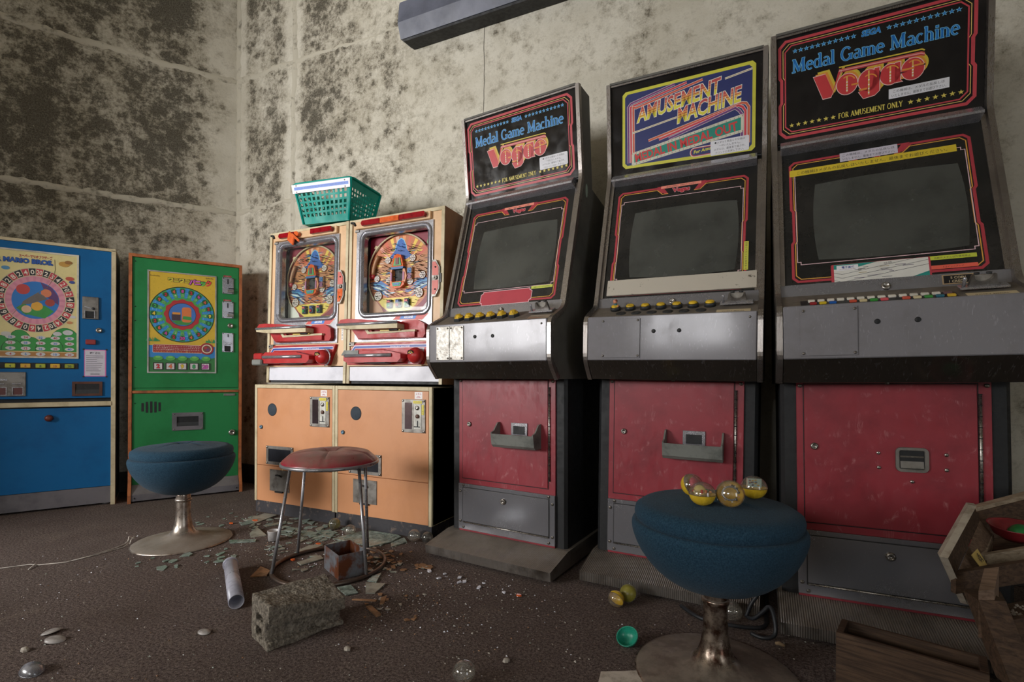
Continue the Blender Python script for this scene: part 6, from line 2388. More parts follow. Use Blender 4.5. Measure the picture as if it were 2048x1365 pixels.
def capsule(name, label, c, r=.031, rot=(0, 0, 0), bottom='yellow', stuff_=None, top=True, group='toy capsules', z0=0.0):
    t = thing(name, label, 'toy capsule', (c[0], c[1], z0 + r * (.93 if abs(rot[0]) < .2 else 1.0)), rot, group)
    mats = {'yellow': M_CYEL, 'clear': M_CLEAR, 'olive': mk('olive_capsule', (150, 142, 60), .3), 'green': M_CGREEN, 'brown': mk('brown_capsule', (84, 76, 70), .35)}
    b = B()
    half(b, r, mats[bottom], -1, Matrix.Identity(4))
    if bottom not in ('clear', 'green'):
        half(b, r * .95, mats[bottom], -1, Matrix.Identity(4))
    b.build('lower_half', t)
    if top:
        b = B()
        half(b, r * 1.005, M_CLEAR, 1, Matrix.Identity(4))
        b.shell([(r * 1.005, .0), (r * 1.03, -.001), (r * 1.03, .003), (r * 1.005, .004)], M_CLEAR, 24)
        b.build('clear_half', t)
    if stuff_ == 'beads':
        b = B()
        rr = random.Random(len(label))
        for i in range(16):
            a, q = rr.uniform(0, 2 * PI), rr.uniform(.1, .8) * r
            col = rr.choice([(206, 60, 50), (70, 150, 70), (226, 150, 70), (226, 206, 150)])
            b.lathe([(0, 0), (.004, .003), (.003, .007), (0, .008)], ink(col), 6, Matrix.Translation((q * math.cos(a), q * math.sin(a), .001)))
        b.lathe([(.014, 0), (.016, .004), (.012, .006), (0, .006)], ink((226, 206, 120)), 14, Matrix.Translation((-.004, .012, .004)) @ Matrix.Rotation(R(70), 4, 'X'))
        b.build('contents', t)
    if stuff_ == 'card':
        b = B()
        b.box(-.018, .020, -.001, .001, 0, .024, ink((170, 196, 190)))
        dd = Dec((0, -.0011, 0), (1, 0, 0), (0, 0, 1))
        rr = random.Random(7)
        for i in range(14):
            u, v = rr.uniform(-.012, .016), rr.uniform(.003, .021)
            dd.poly([(u - .004, v), (u, v - .002), (u + .004, v + .001), (u, v + .003)], rr.choice([(60, 60, 110), (196, 150, 60), (120, 50, 70), (80, 150, 160), (220, 206, 160)]), False)
        for f, kk in zip(dd.f, dd.k):
            b.add([dd.v[i] for i in f], [tuple(range(len(f)))], dd.mats[kk])
        b.box(-.0185, -.0165, -.0018, .0018, 0, .025, ink((226, 206, 190)))
        b.build('contents', t)
    if stuff_ == 'strip':
        b = B()
        pts = [(.019 * math.cos(R(a)), .019 * math.sin(R(a)) * .9, .006 + .00002 * a) for a in range(0, 330, 20)]
        b.tube(pts, .0028, M_CHROME, 5)
        rr = random.Random(5)
        for i in range(14):
            a = rr.uniform(0, 2 * PI)
            b.box(-.002, .002, -.002, .002, 0, .004, ink(rr.choice([(214, 206, 186), (60, 54, 44), (206, 160, 120)])), 0, Matrix.Translation((.021 * math.cos(a), .021 * math.sin(a), .006)))
        b.build('contents', t)
    if stuff_ == 'pink':
        b = B()
        b.lathe([(0, 0), (.016, .004), (.020, .012), (.012, .020), (0, .022)], ink((206, 90, 110)), 10)
        b.build('contents', t)
    return t


SZ = .479
capsule('toy_capsule', 'toy capsule lying tilted at the back of the four on the stool, pink toy inside', (-.140, 1.490), .031, (R(62), 0, R(62)), 'yellow', 'pink', z0=SZ + .002, group='capsules on the blue stool')
capsule('toy_capsule', 'upright toy capsule on the stool, yellow base and red-green beads inside', (-.106, 1.400), .033, (0, 0, R(20)), 'yellow', 'beads', z0=SZ, group='capsules on the blue stool')
capsule('toy_capsule', 'toy capsule on the stool lying with its clear end towards the viewer, chain inside', (-.040, 1.415), .034, (R(72), 0, R(6)), 'yellow', 'strip', z0=SZ, group='capsules on the blue stool')
capsule('toy_capsule', 'upright toy capsule near the stool edge with a folded picture card inside', (.016, 1.560), .034, (0, 0, R(14)), 'yellow', 'card', z0=SZ - .004, group='capsules on the blue stool')
capsule('toy_capsule', 'round yellow capsule on the carpet before the amusement game machine', (-.418, 1.775), .029, (R(118), 0, R(-20)), 'yellow', None, group='capsules on the carpet')
capsule('toy_capsule', 'olive capsule with clear lid leaning between the yellow capsule and the kick base', (-.388, 1.836), .031, (R(-120), 0, R(-20)), 'olive', None, group='capsules on the carpet')
capsule('toy_capsule', 'capsule with a lime half lying against the black plinth between the orange cabinets', (-1.972, 2.030), .030, (R(80), 0, R(70)), 'olive', None, group='capsules on the carpet')
capsule('toy_capsule', 'empty clear capsule on the glass near the plinth, beside the lime one', (-1.832, 1.990), .029, (0, 0, 0), 'clear', None, group='capsules on the carpet')
capsule('toy_capsule', 'empty clear capsule at the corner of the orange cabinets by the kick base', (-1.478, 2.048), .031, (R(30), 0, 0), 'clear', None, group='capsules on the carpet')
capsule('toy_capsule', 'dark brown capsule pressed into the gap between plinth and kick base', (-1.408, 2.060), .027, (R(70), 0, R(40)), 'brown', None, group='capsules on the carpet')
capsule('toy_capsule', 'clear capsule lying by the black cable behind the stool pedestal', (-.043, 1.846), .030, (R(60), 0, R(30)), 'clear', None, group='capsules on the carpet')
capsule('toy_capsule', 'clear capsule on bare carpet at the lower edge of the picture', (-.678, 1.164), .030, (R(15), 0, 0), 'clear', None, group='capsules on the carpet')


def half_shell(name, label, c, r, rot, m, group, lift=0.0, flat=None):
    b = B()
    half(b, r, m, -1, Matrix.Identity(4))
    half(b, r * .95, m, -1, Matrix.Identity(4))
    b.shell([(r * .95, 0), (r, 0), (r * 1.03, .001), (r * 1.03, -.004), (r, -.004)], m, 24)
    o = b.build(name)
    o.location = (c[0], c[1], r * .9 + lift if flat is None else .004)
    o.rotation_euler = rot
    if flat:
        o.scale = (1.25, .9, flat)
    return tag(o, label, 'capsule shell', group)


M_CG = mk('sea_green_plastic', (40, 150, 124), .3, c2=(30, 126, 104), scale=20)
half_shell('capsule_shell', 'sea-green half capsule shell lying open on the carpet before the near stool', (-.328, 1.535), .032, (R(32), R(-12), 0), M_CG, 'empty capsule shells')
M_MILK = mk('milky_shell', (176, 170, 166), .35, c2=(130, 122, 118), scale=30)
half_shell('capsule_shell', 'milky half shell on the carpet in the corner nearest the blue machine', (-1.762, .700), .027, (R(188), R(6), 0), M_CLEAR2, 'empty capsule shells', 0, .9)
half_shell('capsule_shell', 'pale cracked half shell, the lower of a pair on open carpet', (-1.906, .812), .021, (R(186), R(8), R(40)), M_MILK, 'empty capsule shells', 0, .55)
half_shell('capsule_shell', 'pale cracked half shell, the upper of a pair on open carpet', (-1.978, .832), .019, (R(174), R(-6), R(70)), M_MILK, 'empty capsule shells', 0, .45)
half_shell('capsule_shell', 'small grey half shell on the carpet between tube and picture edge', (-1.545, 1.036), .016, (R(184), R(5), R(10)), M_MILK, 'empty capsule shells', 0, .5)

# clear cup
b = B()
b.shell([(0, .002), (.020, .002), (.022, 0), (.026, .002), (.0285, .045), (.030, .047), (.0285, .048), (.0265, .045), (.022, .005), (0, .005)], mk('clouded_cup', (190, 186, 184), .3), 20)
o = b.build('plastic_cup')
o.location = (-2.105, 1.762, .004)
tag(o, 'small clear plastic cup standing among broken glass beside the red stool', 'cup')


# ------------------------------------------------------------------ shards, splinters and crumbs on the carpet
def flake(name, pts, m, thick, label, cat, group, z=0.001, tilt=(0, 0)):
    cx = sum(p[0] for p in pts) / len(pts)
    cy = sum(p[1] for p in pts) / len(pts)
    b = B()
    b.prism([(p[0] - cx, p[1] - cy) for p in pts], 'z', 0, thick, m)
    o = b.build(name)
    o.location = (cx, cy, z)
    o.rotation_euler = (tilt[0], tilt[1], 0)
    return tag(o, label, cat, group)


flake('glass_shard', [(-1.861, 1.902), (-1.804, 2.075), (-1.600, 2.075), (-1.567, 2.06), (-1.563, 1.986), (-1.613, 1.888), (-1.765, 1.899)], M_SHARD, .004, 'largest dusty glass pane, lying behind the tin box against the black plinth', 'glass', 'large broken panes', .004, (R(1.2), R(-.6)))
flake('glass_shard', [(-1.56, 1.975), (-1.548, 2.06), (-1.50, 2.02), (-1.526, 1.93)], M_SHARD, .004, 'greenish triangular pane beside the largest pane, pointing to the kick base', 'glass', 'large broken panes', .002, (R(2), 0))
flake('glass_shard', [(-2.535, 1.94), (-2.536, 2.06), (-2.451, 2.07), (-2.443, 1.914)], M_SHARDD, .004, 'long dusty pane propped at the plinth corner nearest the green machine', 'glass', 'large broken panes', .004, (R(3), R(2)))
flake('glass_shard', [(-2.299, 1.779), (-2.334, 1.848), (-2.203, 1.801), (-2.247, 1.745)], M_SHARDD, .004, 'pale curved shard just beyond the far stool base', 'glass', 'large broken panes', .003, (R(6), R(3)))
flake('glass_shard', [(-2.297, 1.665), (-2.188, 1.729), (-2.165, 1.707), (-2.255, 1.638)], M_SHARD, .004, 'green glass strip lying close to the far stool base', 'glass', 'large broken panes', .002)
flake('glass_shard', [(-1.882, 1.699), (-1.887, 1.777), (-1.818, 1.8), (-1.831, 1.685)], M_SHARDD, .004, 'dusty squarish shard touching the far side of the stool ring', 'glass', 'large broken panes', .002, (R(2), R(-3)))
flake('glass_shard', [(-1.761, 1.593), (-1.738, 1.70), (-1.694, 1.677), (-1.721, 1.578)], M_SHARDD, .004, 'dusty shard lying inside the stool ring next to the tin box', 'glass', 'large broken panes', .002)
flake('glass_shard', [(-1.37, 1.616), (-1.357, 1.657), (-1.315, 1.574), (-1.356, 1.569)], M_SHARD, .004, 'clear shard just outside the stool ring by the tin box', 'glass', 'large broken panes', .002)
flake('glass_shard', [(-1.344, 1.547), (-1.27, 1.575), (-1.256, 1.496), (-1.287, 1.482)], M_SHARDD, .004, 'square dusty shard on the carpet before the tin box', 'glass', 'large broken panes', .002, (R(3), R(2)))
flake('glass_shard', [(-1.418, 1.471), (-1.385, 1.51), (-1.313, 1.469), (-1.337, 1.433)], M_SHARD, .004, 'glass shard wedged behind the concrete block', 'glass', 'large broken panes', .002)
flake('wood_chip', [(-1.809, 1.403), (-1.862, 1.494), (-1.784, 1.476), (-1.75, 1.432)], M_CHIP, .004, 'largest tan chip, between the plastic tube and the stool ring', 'wood chip', 'large splinters', .002, (R(3), R(-3)))
flake('wood_chip', [(-1.29, 1.413), (-1.285, 1.42), (-1.207, 1.449), (-1.205, 1.441)], M_CHIP, .005, 'long tan splinter behind the end of the concrete block', 'wood chip', 'large splinters', .002)
flake('wood_chip', [(-1.206, 1.390), (-1.192, 1.402), (-1.119, 1.366), (-1.128, 1.350)], M_CHIP, .006, 'tan splinter lying right of the concrete block', 'wood chip', 'large splinters', .002)
flake('wood_chip', [(-1.205, 1.468), (-1.197, 1.492), (-1.166, 1.438), (-1.176, 1.428)], M_CHIP, .005, 'small tan wedge of wood pointing at the concrete block', 'wood chip', 'large splinters', .002)


def scatter(kind, n, zone, mats, sizes, thick, label, cat, group, seed):
    """n loose pieces in an ellipse (x, y, rx, ry, yaw), denser at its middle"""
    rr = random.Random(seed)
    x0, y0, rx, ry, yaw = zone
    protos = []
    for i in range(6):
        k = rr.randint(3, 6)
        a0 = rr.uniform(0, 6)
        pts = [(math.cos(a0 + 2 * PI * j / k + rr.uniform(-.3, .3)) * rr.uniform(.55, 1.1), math.sin(a0 + 2 * PI * j / k + rr.uniform(-.3, .3)) * rr.uniform(.3, .8)) for j in range(k)]
        b = B()
        b.prism(pts, 'z', 0, 1, mats[i % len(mats)])
        protos.append(b)
    used = {}
    for i in range(n):
        for _ in range(40):
            a, q = rr.uniform(0, 2 * PI), rr.random() ** .75
            ex, ey = rx * q * math.cos(a), ry * q * math.sin(a)
            x, y = x0 + ex * math.cos(yaw) - ey * math.sin(yaw), y0 + ex * math.sin(yaw) + ey * math.cos(yaw)
            if y < 2.085 and not (-1.40 < x < -.6 and y > 1.80) and math.hypot(x + 2.497, y - 1.568) > .225:
                break
        s = rr.uniform(*sizes) * (1.6 if rr.random() < .15 else 1)
        k = rr.randrange(6)
        if k not in used:
            o = protos[k].build(kind)
            used[k] = o
        else:
            o = used[k].copy()
            COL.objects.link(o)
        o.location = (x, y, .0006 + rr.random() * .002)
        o.scale = (s, s, thick)
        o.rotation_euler = (rr.uniform(-.10, .10), rr.uniform(-.10, .10), rr.uniform(0, 6.28))
        tag(o, label, cat, group)


scatter('glass_shard', 135, (-2.05, 1.93, .52, .15, -.10), [M_SHARD, M_SHARDD, M_SHARD], (.010, .034), .0035, 'jagged greenish glass shard in the litter along the black plinth of the orange cabinets', 'glass', 'glass shards along the plinth', 31)
scatter('glass_shard', 58, (-1.72, 1.72, .36, .20, -.2), [M_SHARDD, M_SHARD], (.009, .026), .0035, 'dusty glass shard in the litter under and around the red stool', 'glass', 'glass shards around the red stool', 32)
scatter('wood_chip', 64, (-1.42, 1.79, .24, .13, .35), [M_CHIP, M_CHIP, M_SHARDD], (.007, .024), .004, 'tan wood chip in the pile between tin box and first kick base', 'wood chip', 'wood chips by the tin box', 33)
scatter('glass_shard', 20, (-2.24, 1.42, .22, .12, .7), [M_SHARD], (.008, .024), .0035, 'thin green glass shard on the carpet close to the far stool base', 'glass', 'glass shards by the far stool', 34)
scatter('glass_shard', 16, (-2.55, 1.98, .35, .14, .6), [M_SHARD], (.008, .024), .003, 'thin glass sliver on the carpet between green machine and orange cabinet', 'glass', 'glass slivers by the green machine', 35)
scatter('white_flake', 10, (-1.02, 1.74, .22, .06, -.1), [M_WHITE], (.007, .018), .004, 'white flake on the carpet before the hexagonal-button game machine', 'flake', 'white flakes before the game machine', 36)
scatter('wood_chip', 16, (-1.12, 1.48, .16, .16, .2), [M_CHIP, M_STONE], (.005, .014), .004, 'small tan chip on bare carpet to the side of the concrete block', 'wood chip', 'small chips beside the concrete block', 37)
for i, (x, y, lab) in enumerate(((-2.481, 1.952, 'orange plastic fragment at the plinth corner nearest the green machine'), (-1.802, 1.608, 'orange plastic fragment inside the stool ring'), (-1.862, 1.81, 'orange plastic fragment among glass behind the red stool'), (-.762, 1.705, 'red-orange plastic fragment alone on carpet before the first kick base'), (-2.55, 1.86, 'orange plastic fragment on carpet behind the far stool'))):
    rr = random.Random(50 + i)
    s = (.026, .014, .016, .012, .014)[i]
    flake('lens_fragment', [(x + s * math.cos(a) * rr.uniform(.6, 1), y + s * .7 * math.sin(a) * rr.uniform(.6, 1)) for a in (0, 1.2, 2.6, 3.9, 5.2)], M_LAMPO, .006, lab, 'plastic fragment', 'orange lens fragments', .002)
# crumbs and grit too many and too small to tell apart
KEEP_OFF = [(-1.945 + .342 * i / 12, 1.416 - .226 * i / 12) for i in range(13)] + [(-2.86, .96), (-2.81, 1.03), (-2.76, 1.09), (-2.70, 1.13), (-2.66, 1.19), (-2.66, 1.26), (-2.67, 1.33), (-2.69, 1.41), (-2.73, 1.46), (-2.9, .91), (-2.74, 1.10)]
KEEP_OFF += [(-.15 + .05 * i, 1.80) for i in range(5)] + [(-1.8 + .06 * i, 1.93 + .05 * j) for i in range(5) for j in range(4)]
b = B()
rr = random.Random(77)
for i in range(2600):
    q = rr.random()
    if q < .45:
        x, y = rr.uniform(-2.9, .3), rr.uniform(.6, 2.0)
    elif q < .8:
        x, y = rr.gauss(-1.85, .38), rr.gauss(1.78, .17)
    else:
        x, y = rr.gauss(-1.0, .25), rr.gauss(1.55, .2)
    if y > 2.08 or (x > -1.45 and y > 1.84 - .07 * x * 0 and x < .8):
        continue
    if any(abs(math.hypot(x - px, y - py) - (pr if ringed else 0)) < (.03 if ringed else pr) for px, py, pr, ringed in ((-2.497, 1.568, .225, 0), (-.078, 1.49, .225, 0), (-1.607, 1.628, .226, 1), (-1.30, 1.18, .18, 0), (-1.51, 1.60, .12, 0))):
        continue
    if min(((x - ax_) ** 2 + (y - ay_) ** 2) ** .5 for ax_, ay_ in KEEP_OFF) < .035:
        continue
    s = rr.uniform(.0012, .0042) * (1.4 if rr.random() < .06 else 1)
    a = rr.uniform(0, 6.28)
    m = rr.choice([M_STONE, M_STONE, M_WHITE, M_SHARDD, M_CHIP])
    p = [(x + s * math.cos(a + k * 2.1), y + s * math.sin(a + k * 2.1) * .8, .0005) for k in range(3)] + [(x, y, s * rr.uniform(.6, 1.2))]
    b.add(p, [(0, 1, 3), (1, 2, 3), (2, 0, 3)], m)
o = b.build('grit')
o['kind'] = 'stuff'
o['label'] = 'pale grit and tiny crumbs strewn over the brown carpet'
for i, (x, y, s, lab) in enumerate(((-1.919, .746, .014, 'small pale stone on open carpet at the lower edge'), (-.62, 1.30, .013, 'dark pebble on open carpet between concrete block and near stool'), (-1.07, 1.153, .014, 'flat tan stone on open carpet below the concrete block'))):
    b = B()
    b.lathe([(0, 0), (s, s * .2), (s * .9, s * .7), (s * .4, s), (0, s * 1.05)], M_STONE, 7, smooth=False)
    o = b.build('pebble')
    o.location = (x, y, 0)
    o.rotation_euler = (.1, .1, i * 1.3)
    o.scale = (1, .7, .8)
    tag(o, lab, 'pebble', 'pebbles on the carpet')
b = B()
b.tube([(0.078, 1.727, .007), (.088, 1.729, .009), (.104, 1.724, .006)], [.004, .0065, .004], mk('foam_scrap', (150, 126, 96), .9), 6)
tag(b.build('foam_scrap'), 'small tan scrap on the carpet before the third kick base', 'scrap')

# ------------------------------------------------------------------ string, cables, paper
pts = [(-3.0, .80), (-2.86, .96), (-2.766, 1.091), (-2.723, 1.105), (-2.66, 1.17), (-2.656, 1.256), (-2.674, 1.364), (-2.700, 1.431)]
sm_ = []
for i in range(len(pts) - 1):
    for k in range(4):
        t_ = k / 4
        sm_.append((pts[i][0] * (1 - t_) + pts[i + 1][0] * t_, pts[i][1] * (1 - t_) + pts[i + 1][1] * t_, .003))
sm_ += [(-2.705, 1.435, .010), (-2.735, 1.455, .022), (-2.748, 1.470, .014), (-2.742, 1.480, .004), (-2.720, 1.470, .020), (-2.690, 1.44, .016), (-2.672, 1.425, .004)]
b = B()
b.tube(sm_, .0022, M_STRING, 5)
b.tube([(-2.70, 1.06, .003), (-2.735, 1.095, .006), (-2.75, 1.10, .003)], .0022, M_STRING, 5)
b.tube([(-2.66, 1.18, .003), (-2.648, 1.28, .003), (-2.655, 1.39, .003), (-2.665, 1.42, .012)], .0020, M_STRING, 5)
tag(b.build('string'), 'white string trailing over the carpet to the far stool base', 'string')


def spline(P, n=5):
    out = []
    P = [Vector(p) for p in P]
    for i in range(len(P) - 1):
        a, b_, c, d = P[max(0, i - 1)], P[i], P[i + 1], P[min(len(P) - 1, i + 2)]
        for k in range(n):
            t_ = k / n
            out.append(.5 * ((2 * b_) + (c - a) * t_ + (2 * a - 5 * b_ + 4 * c - d) * t_ ** 2 + (3 * b_ - a - 3 * c + d) * t_ ** 3))
    return out + [P[-1]]


b = B()
b.tube(spline([(-.21, 1.868, .008), (-.15, 1.805, .008), (-.09, 1.790, .008), (0, 1.796, .008), (.052, 1.83, .008), (.060, 1.93, .008), (.068, 2.2, .008)]), .0065, M_CABLE, 8)
tag(b.build('power_cable'), 'black power cable running along the amusement game machine base on the carpet', 'cable', 'black cables')
b = B()
b.tube(spline([(.012, 1.762, .008), (.045, 1.745, .008), (.078, 1.755, .02), (.078, 1.775, .06), (.066, 1.80, .085), (.045, 1.81, .06), (.02, 1.82, .03), (-.0, 1.845, .022)]), .0065, M_CABLE, 8)
b.tube(spline([(-.002, 1.842, .022), (.015, 1.845, .07), (.045, 1.85, .115), (.070, 1.87, .13), (.076, 1.92, .10), (.076, 2.1, .04)]), .0065, M_CABLE, 8)
tag(b.build('power_cable'), 'looped black cable standing up between the second and third game machines', 'cable', 'black cables')

b = B()
P_ = [(-.362, 1.363), (-.318, 1.385), (-.270, 1.412), (-.229, 1.436), (-.195, 1.30), (-.345, 1.23)]
b.prism(P_, 'z', .002, .0045, M_PAPER)
tag(b.build('cardboard_sheet'), 'stained pale cardboard sheet on the carpet at the foot of the near stool', 'cardboard')

# ------------------------------------------------------------------ toy figure on the control deck of the amusement machine
t = thing('toy_figure', 'tiny crouching toy figure among the yellow buttons of the amusement game machine', 'toy', (-.478, 2.005, 1.078), (0, 0, R(-10)))
b = B()
b.lathe([(0, 0), (.008, .002), (.010, .010), (.008, .020), (.005, .026), (0, .027)], ink((60, 104, 112)), 12)
b.build('torso', t)
b = B()
b.lathe([(0, 0), (.007, .003), (.0085, .009), (.007, .015), (0, .018)], ink((206, 140, 112)), 12, Matrix.Translation((-.002, -.002, .025)))
b.build('head', t)
b = B()
b.lathe([(0, .018), (.006, .0165), (.009, .011), (.0088, .008)], ink((128, 60, 44)), 12, Matrix.Translation((-.0015, -.001, .0255)))
b.build('hair', t)
for sx in (-1, 1):
    b = B()
    b.tube([(sx * .006, 0, .020), (sx * .013, -.004, .014), (sx * .010, -.010, .010)], [.0032, .0028, .0026], ink((206, 140, 112)), 6)
    b.build('arm', t)
    b = B()
    b.tube([(sx * .005, .002, .006), (sx * .012, -.006, .012), (sx * .013, -.002, .0)], [.0042, .0036, .003], ink((66, 58, 60)), 6)
    b.build('leg', t)


# ------------------------------------------------------------------ old wooden drawer and broken wooden counter in the near corner
t = thing('wooden_drawer', 'empty dark wooden drawer lying on the carpet before the third game machine', 'drawer', (.210, 1.552, 0), (0, 0, R(-15.5)))
Lw, Dw, Hw, k = .292, .108, .150, .011
for nm, q in (('front_board', (0, Lw, 0, k)), ('back_board', (0, Lw, Dw - k, Dw)), ('end_board', (0, k * 1.4, k, Dw - k)), ('end_board', (Lw - k * 1.4, Lw, k, Dw - k))):
    b = B()
    b.box(q[0], q[1], q[2], q[3], 0, Hw - (.004 if nm == 'back_board' else 0), M_WOODD, .0012)
    b.build(nm, t)
b = B()
b.box(k, Lw - k, k, Dw - k, .004, .012, M_WOODD)
b.build('bottom_board', t)


def hull(b, pts8, m):
    """box from eight corners: four below, four above in the same order"""
    b.add(pts8, [(3, 2, 1, 0), (4, 5, 6, 7), (0, 1, 5, 4), (1, 2, 6, 5), (2, 3, 7, 6), (3, 0, 4, 7)], m)


t = thing('broken_counter', 'broken dark wooden counter with a pale angled side panel and open compartments', 'counter', (.55, 1.62, 0))


def W3(p):
    return Vector(p) - Vector((.55, 1.62, 0))


K_ = .755
def S(x, y, z):
    """counter coordinates drawn at a larger scale, brought to size"""
    c = Vector((0, 0, .8124))
    return W3(c + (Vector((x, y, z)) - c) * K_)


# angled side panel with a pale front edge
b = B()
Tp, Kp, Np = S(.681, 2.214, .382), S(.544, 1.996, .255), S(.634, 2.126, .076)
T2, F2, N2 = S(.749, 2.334, .309), S(.600, 2.045, .196), S(.640, 2.085, .087)
th = Vector((.014, -.006, 0))
inn = Vector((.05, .02, 0))
vs = [Tp, Kp, Np, Np + th, Kp + th, Tp + th]
b.add([tuple(q) for q in vs] + [tuple(q + Vector((.004, .030, .0))) for q in vs], [(0, 1, 4, 5), (1, 2, 3, 4), (6, 11, 10, 7), (7, 10, 9, 8), (0, 6, 7, 1), (1, 7, 8, 2), (5, 4, 10, 11), (4, 3, 9, 10), (0, 5, 11, 6), (2, 8, 9, 3)], mk('pale_board_edge', (172, 162, 146), .7, c2=(132, 120, 104), scale=24, bump=.2))
b.build('side_panel', t)
b = B()
q = [Kp + th + Vector((.0, .02, .0)), Tp + th + Vector((.0, .02, 0)), T2, F2, N2]
off = Vector((.004, .016, 0))
b.add([tuple(p) for p in q] + [tuple(p + off) for p in q], [(0, 1, 2, 3), (0, 3, 4), (5, 8, 7, 6), (5, 9, 8), (0, 5, 6, 1), (1, 6, 7, 2), (2, 7, 8, 3), (3, 8, 9, 4), (4, 9, 5, 0)], M_WOODD)
b.build('inner_cheek', t)


def plank(name, A, Bv, drop, thick, m, deep=None):
    """board whose upper front edge runs A->B, with a given drop and thickness to the back"""
    A, Bv = Vector(A), Vector(Bv)
    d = (Bv - A).normalized()
    back = Vector((-d.y, d.x, 0)).normalized() * thick
    dn = Vector((0, 0, -drop))
    b = B()
    hull(b, [tuple(p) for p in (A + dn, Bv + dn, Bv + back + dn, A + back + dn, A, Bv, Bv + back, A + back)], m)
    return b.build(name, t)


plank('front_rail', S(.598, 2.043, .196), S(.90, 2.185, .250), .050, .014, M_WOODD)
plank('back_rail', S(.780, 2.459, .326), S(1.09, 2.60, .42), .020, .022, M_WOODP)
plank('back_board', S(.775, 2.450, .310), S(1.09, 2.595, .40), .16, .012, M_WOODD)
plank('tray_divider', S(.715, 2.186, .226), S(.95, 2.29, .272), .045, .012, M_WOODP)
plank('tray_divider', S(.717, 2.187, .225), S(.790, 2.352, .257), .040, .016, M_WOODP)
b = B()
hull(b, [tuple(p) for p in (S(.60, 2.05, .16), S(.92, 2.20, .20), S(1.08, 2.57, .24), S(.77, 2.44, .20), S(.60, 2.05, .168), S(.92, 2.20, .208), S(1.08, 2.57, .248), S(.77, 2.44, .208))], M_WOODD)
b.build('tray_floor', t)
b = B()
q = [S(.749, 2.334, .306), S(.795, 2.356, .252), S(.722, 2.190, .208), S(.600, 2.047, .188)]
dn = Vector((0, 0, -.008))
hull(b, [tuple(p + dn) for p in q] + [tuple(p) for p in q], wood('compartment_wood', (120, 98, 80), (84, 66, 52)))
b.build('compartment_board', t)
# yellow ticket label on the tray floor
b = B()
q = [S(.664, 2.138, .232), S(.690, 2.172, .246), S(.703, 2.134, .206), S(.676, 2.100, .206)]
n_ = (q[1] - q[0]).cross(q[3] - q[0]).normalized()
n_ = n_ if n_.z > 0 else -n_
b.add([tuple(p) for p in q] + [tuple(p + n_ * .002) for p in q], [(0, 1, 2, 3), (4, 5, 6, 7), (0, 1, 5, 4), (1, 2, 6, 5), (2, 3, 7, 6), (3, 0, 4, 7)], ink((196, 168, 96)))
eu, ev = (q[2] - q[1]).normalized(), (q[1] - q[0]).normalized()
rr = random.Random(6)
for i in range(9):
    p = q[0] + (q[3] - q[0]) * rr.uniform(.2, .8) + (q[1] - q[0]) * rr.uniform(.25, .75) + n_ * .0025
    b.add([tuple(p), tuple(p + eu * .008), tuple(p + eu * .007 + ev * .003), tuple(p + ev * .003)], [(0, 1, 2, 3)], ink((70, 60, 46)))
b.build('yellow_tag', t)
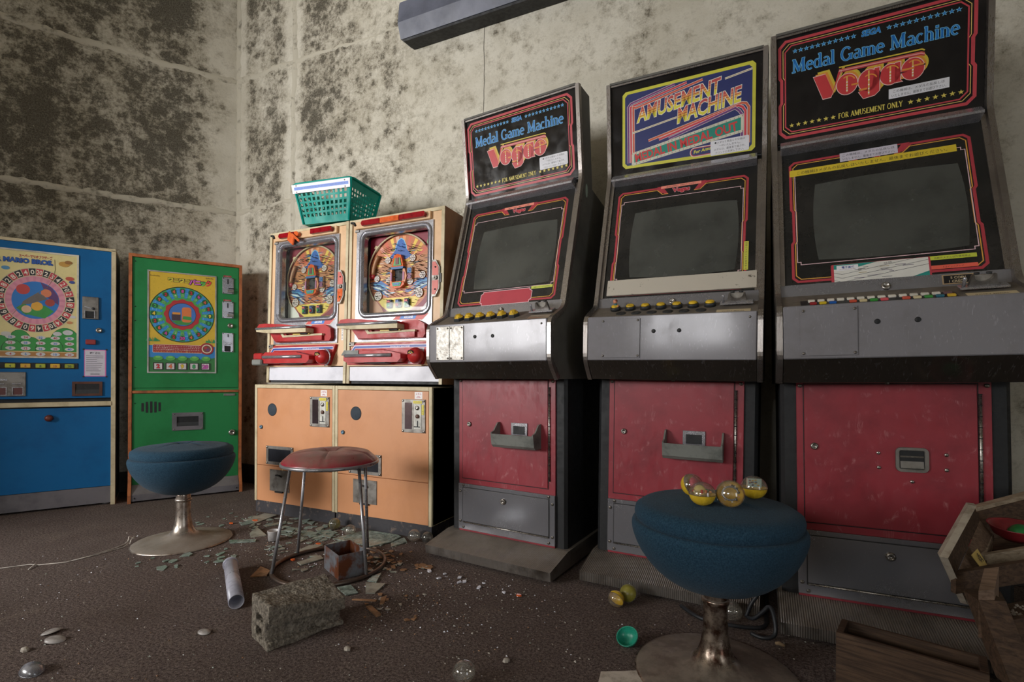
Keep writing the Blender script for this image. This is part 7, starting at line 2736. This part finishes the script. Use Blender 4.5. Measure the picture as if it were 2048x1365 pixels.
# square post standing up at the front and the boards running down from it
b = B()
top4 = [S(.588, 1.84, .216), S(.629, 1.859, .220), S(.685, 1.995, .246), S(.645, 1.977, .241)]
hull(b, [tuple(p + Vector((0, 0, -.10))) for p in top4] + [tuple(p) for p in top4], M_WOODP if False else wood('post_wood', (140, 116, 98), (104, 84, 68)))
b.build('corner_post', t)
b = B()
a0, a1 = S(.588, 1.838, .190), S(.628, 1.740, .0)
side = Vector((.050, .018, 0))
back = Vector((-.01, .05, 0))
hull(b, [tuple(p) for p in (a1, a1 + side, a1 + side + back, a1 + back, a0, a0 + side, a0 + side + back, a0 + back)], M_WOODD)
b.build('sloping_board', t)
b = B()
a0, a1 = S(.605, 2.0, .145), S(.66, 1.86, -.03)
side = Vector((-.022, -.004, 0)); back = Vector((.02, .05, 0))
hull(b, [tuple(p) for p in (a1, a1 - side * 3, a1 - side * 3 + back, a1 + back, a0, a0 - side * 3, a0 - side * 3 + back, a0 + back)], M_WOODD)
b.build('sloping_board', t)
plank('lower_drawer_front', S(.643, 1.843, .140), S(.86, 1.945, .18), .05, .012, M_WOODD)
b = B()
hull(b, [tuple(p) for p in (S(.65, 1.85, .10), S(.86, 1.95, .14), S(.93, 2.12, .16), S(.70, 2.0, .13), S(.65, 1.85, .106), S(.86, 1.95, .146), S(.93, 2.12, .166), S(.70, 2.0, .136))], M_WOODD)
b.build('lower_drawer_floor', t)
b = B()
rr = random.Random(12)
for i in range(120):
    u, v = rr.random(), rr.random()
    p = S(.67 + .2 * u + .04 * v, 1.87 + .1 * u + .12 * v, .112 + .035 * u + .02 * v)
    s = rr.uniform(.002, .005)
    b.add([tuple(p + Vector((s, 0, 0))), tuple(p + Vector((-s, s, 0))), tuple(p + Vector((-s * .5, -s, 0))), tuple(p + Vector((0, 0, s * 1.3)))], [(0, 1, 3), (1, 2, 3), (2, 0, 3)], M_STONE)
b.build('gravel', t, kind='stuff')
b = B()
hull(b, [tuple(p) for p in (Vector((.08, -.02, .0)), Vector((.30, .02, 0)), Vector((.33, .14, 0)), Vector((.06, .10, 0)), Vector((.08, -.02, .16)), Vector((.30, .02, .20)), Vector((.33, .14, .22)), Vector((.06, .10, .17)))], M_WOODD)
b.build('under_box', t)
# red bowl with a green capsule in it, standing in the counter tray
c = S(.850, 2.340, .252) + Vector((.55, 1.62, 0))
t2 = thing('plastic_bowl', 'red plastic bowl standing in a compartment of the broken wooden counter', 'bowl', tuple(c), (R(6), 0, 0))
b = B()
b.shell([(0, 0), (.030, .0), (.046, .014), (.056, .036), (.061, .037), (.057, .033), (.047, .012), (.030, .003), (0, .003)], mk('wine_red_plastic', (140, 40, 46), .35), 28)
b.build('bowl', t2)
half_shell('capsule_shell', 'bright green half shell lying in the red bowl on the wooden counter', (c.x + .006, c.y - .008), .026, (R(200), 0, 0), mk('bright_green_plastic', (36, 130, 62), .3), 'empty capsule shells', c.z - .006)
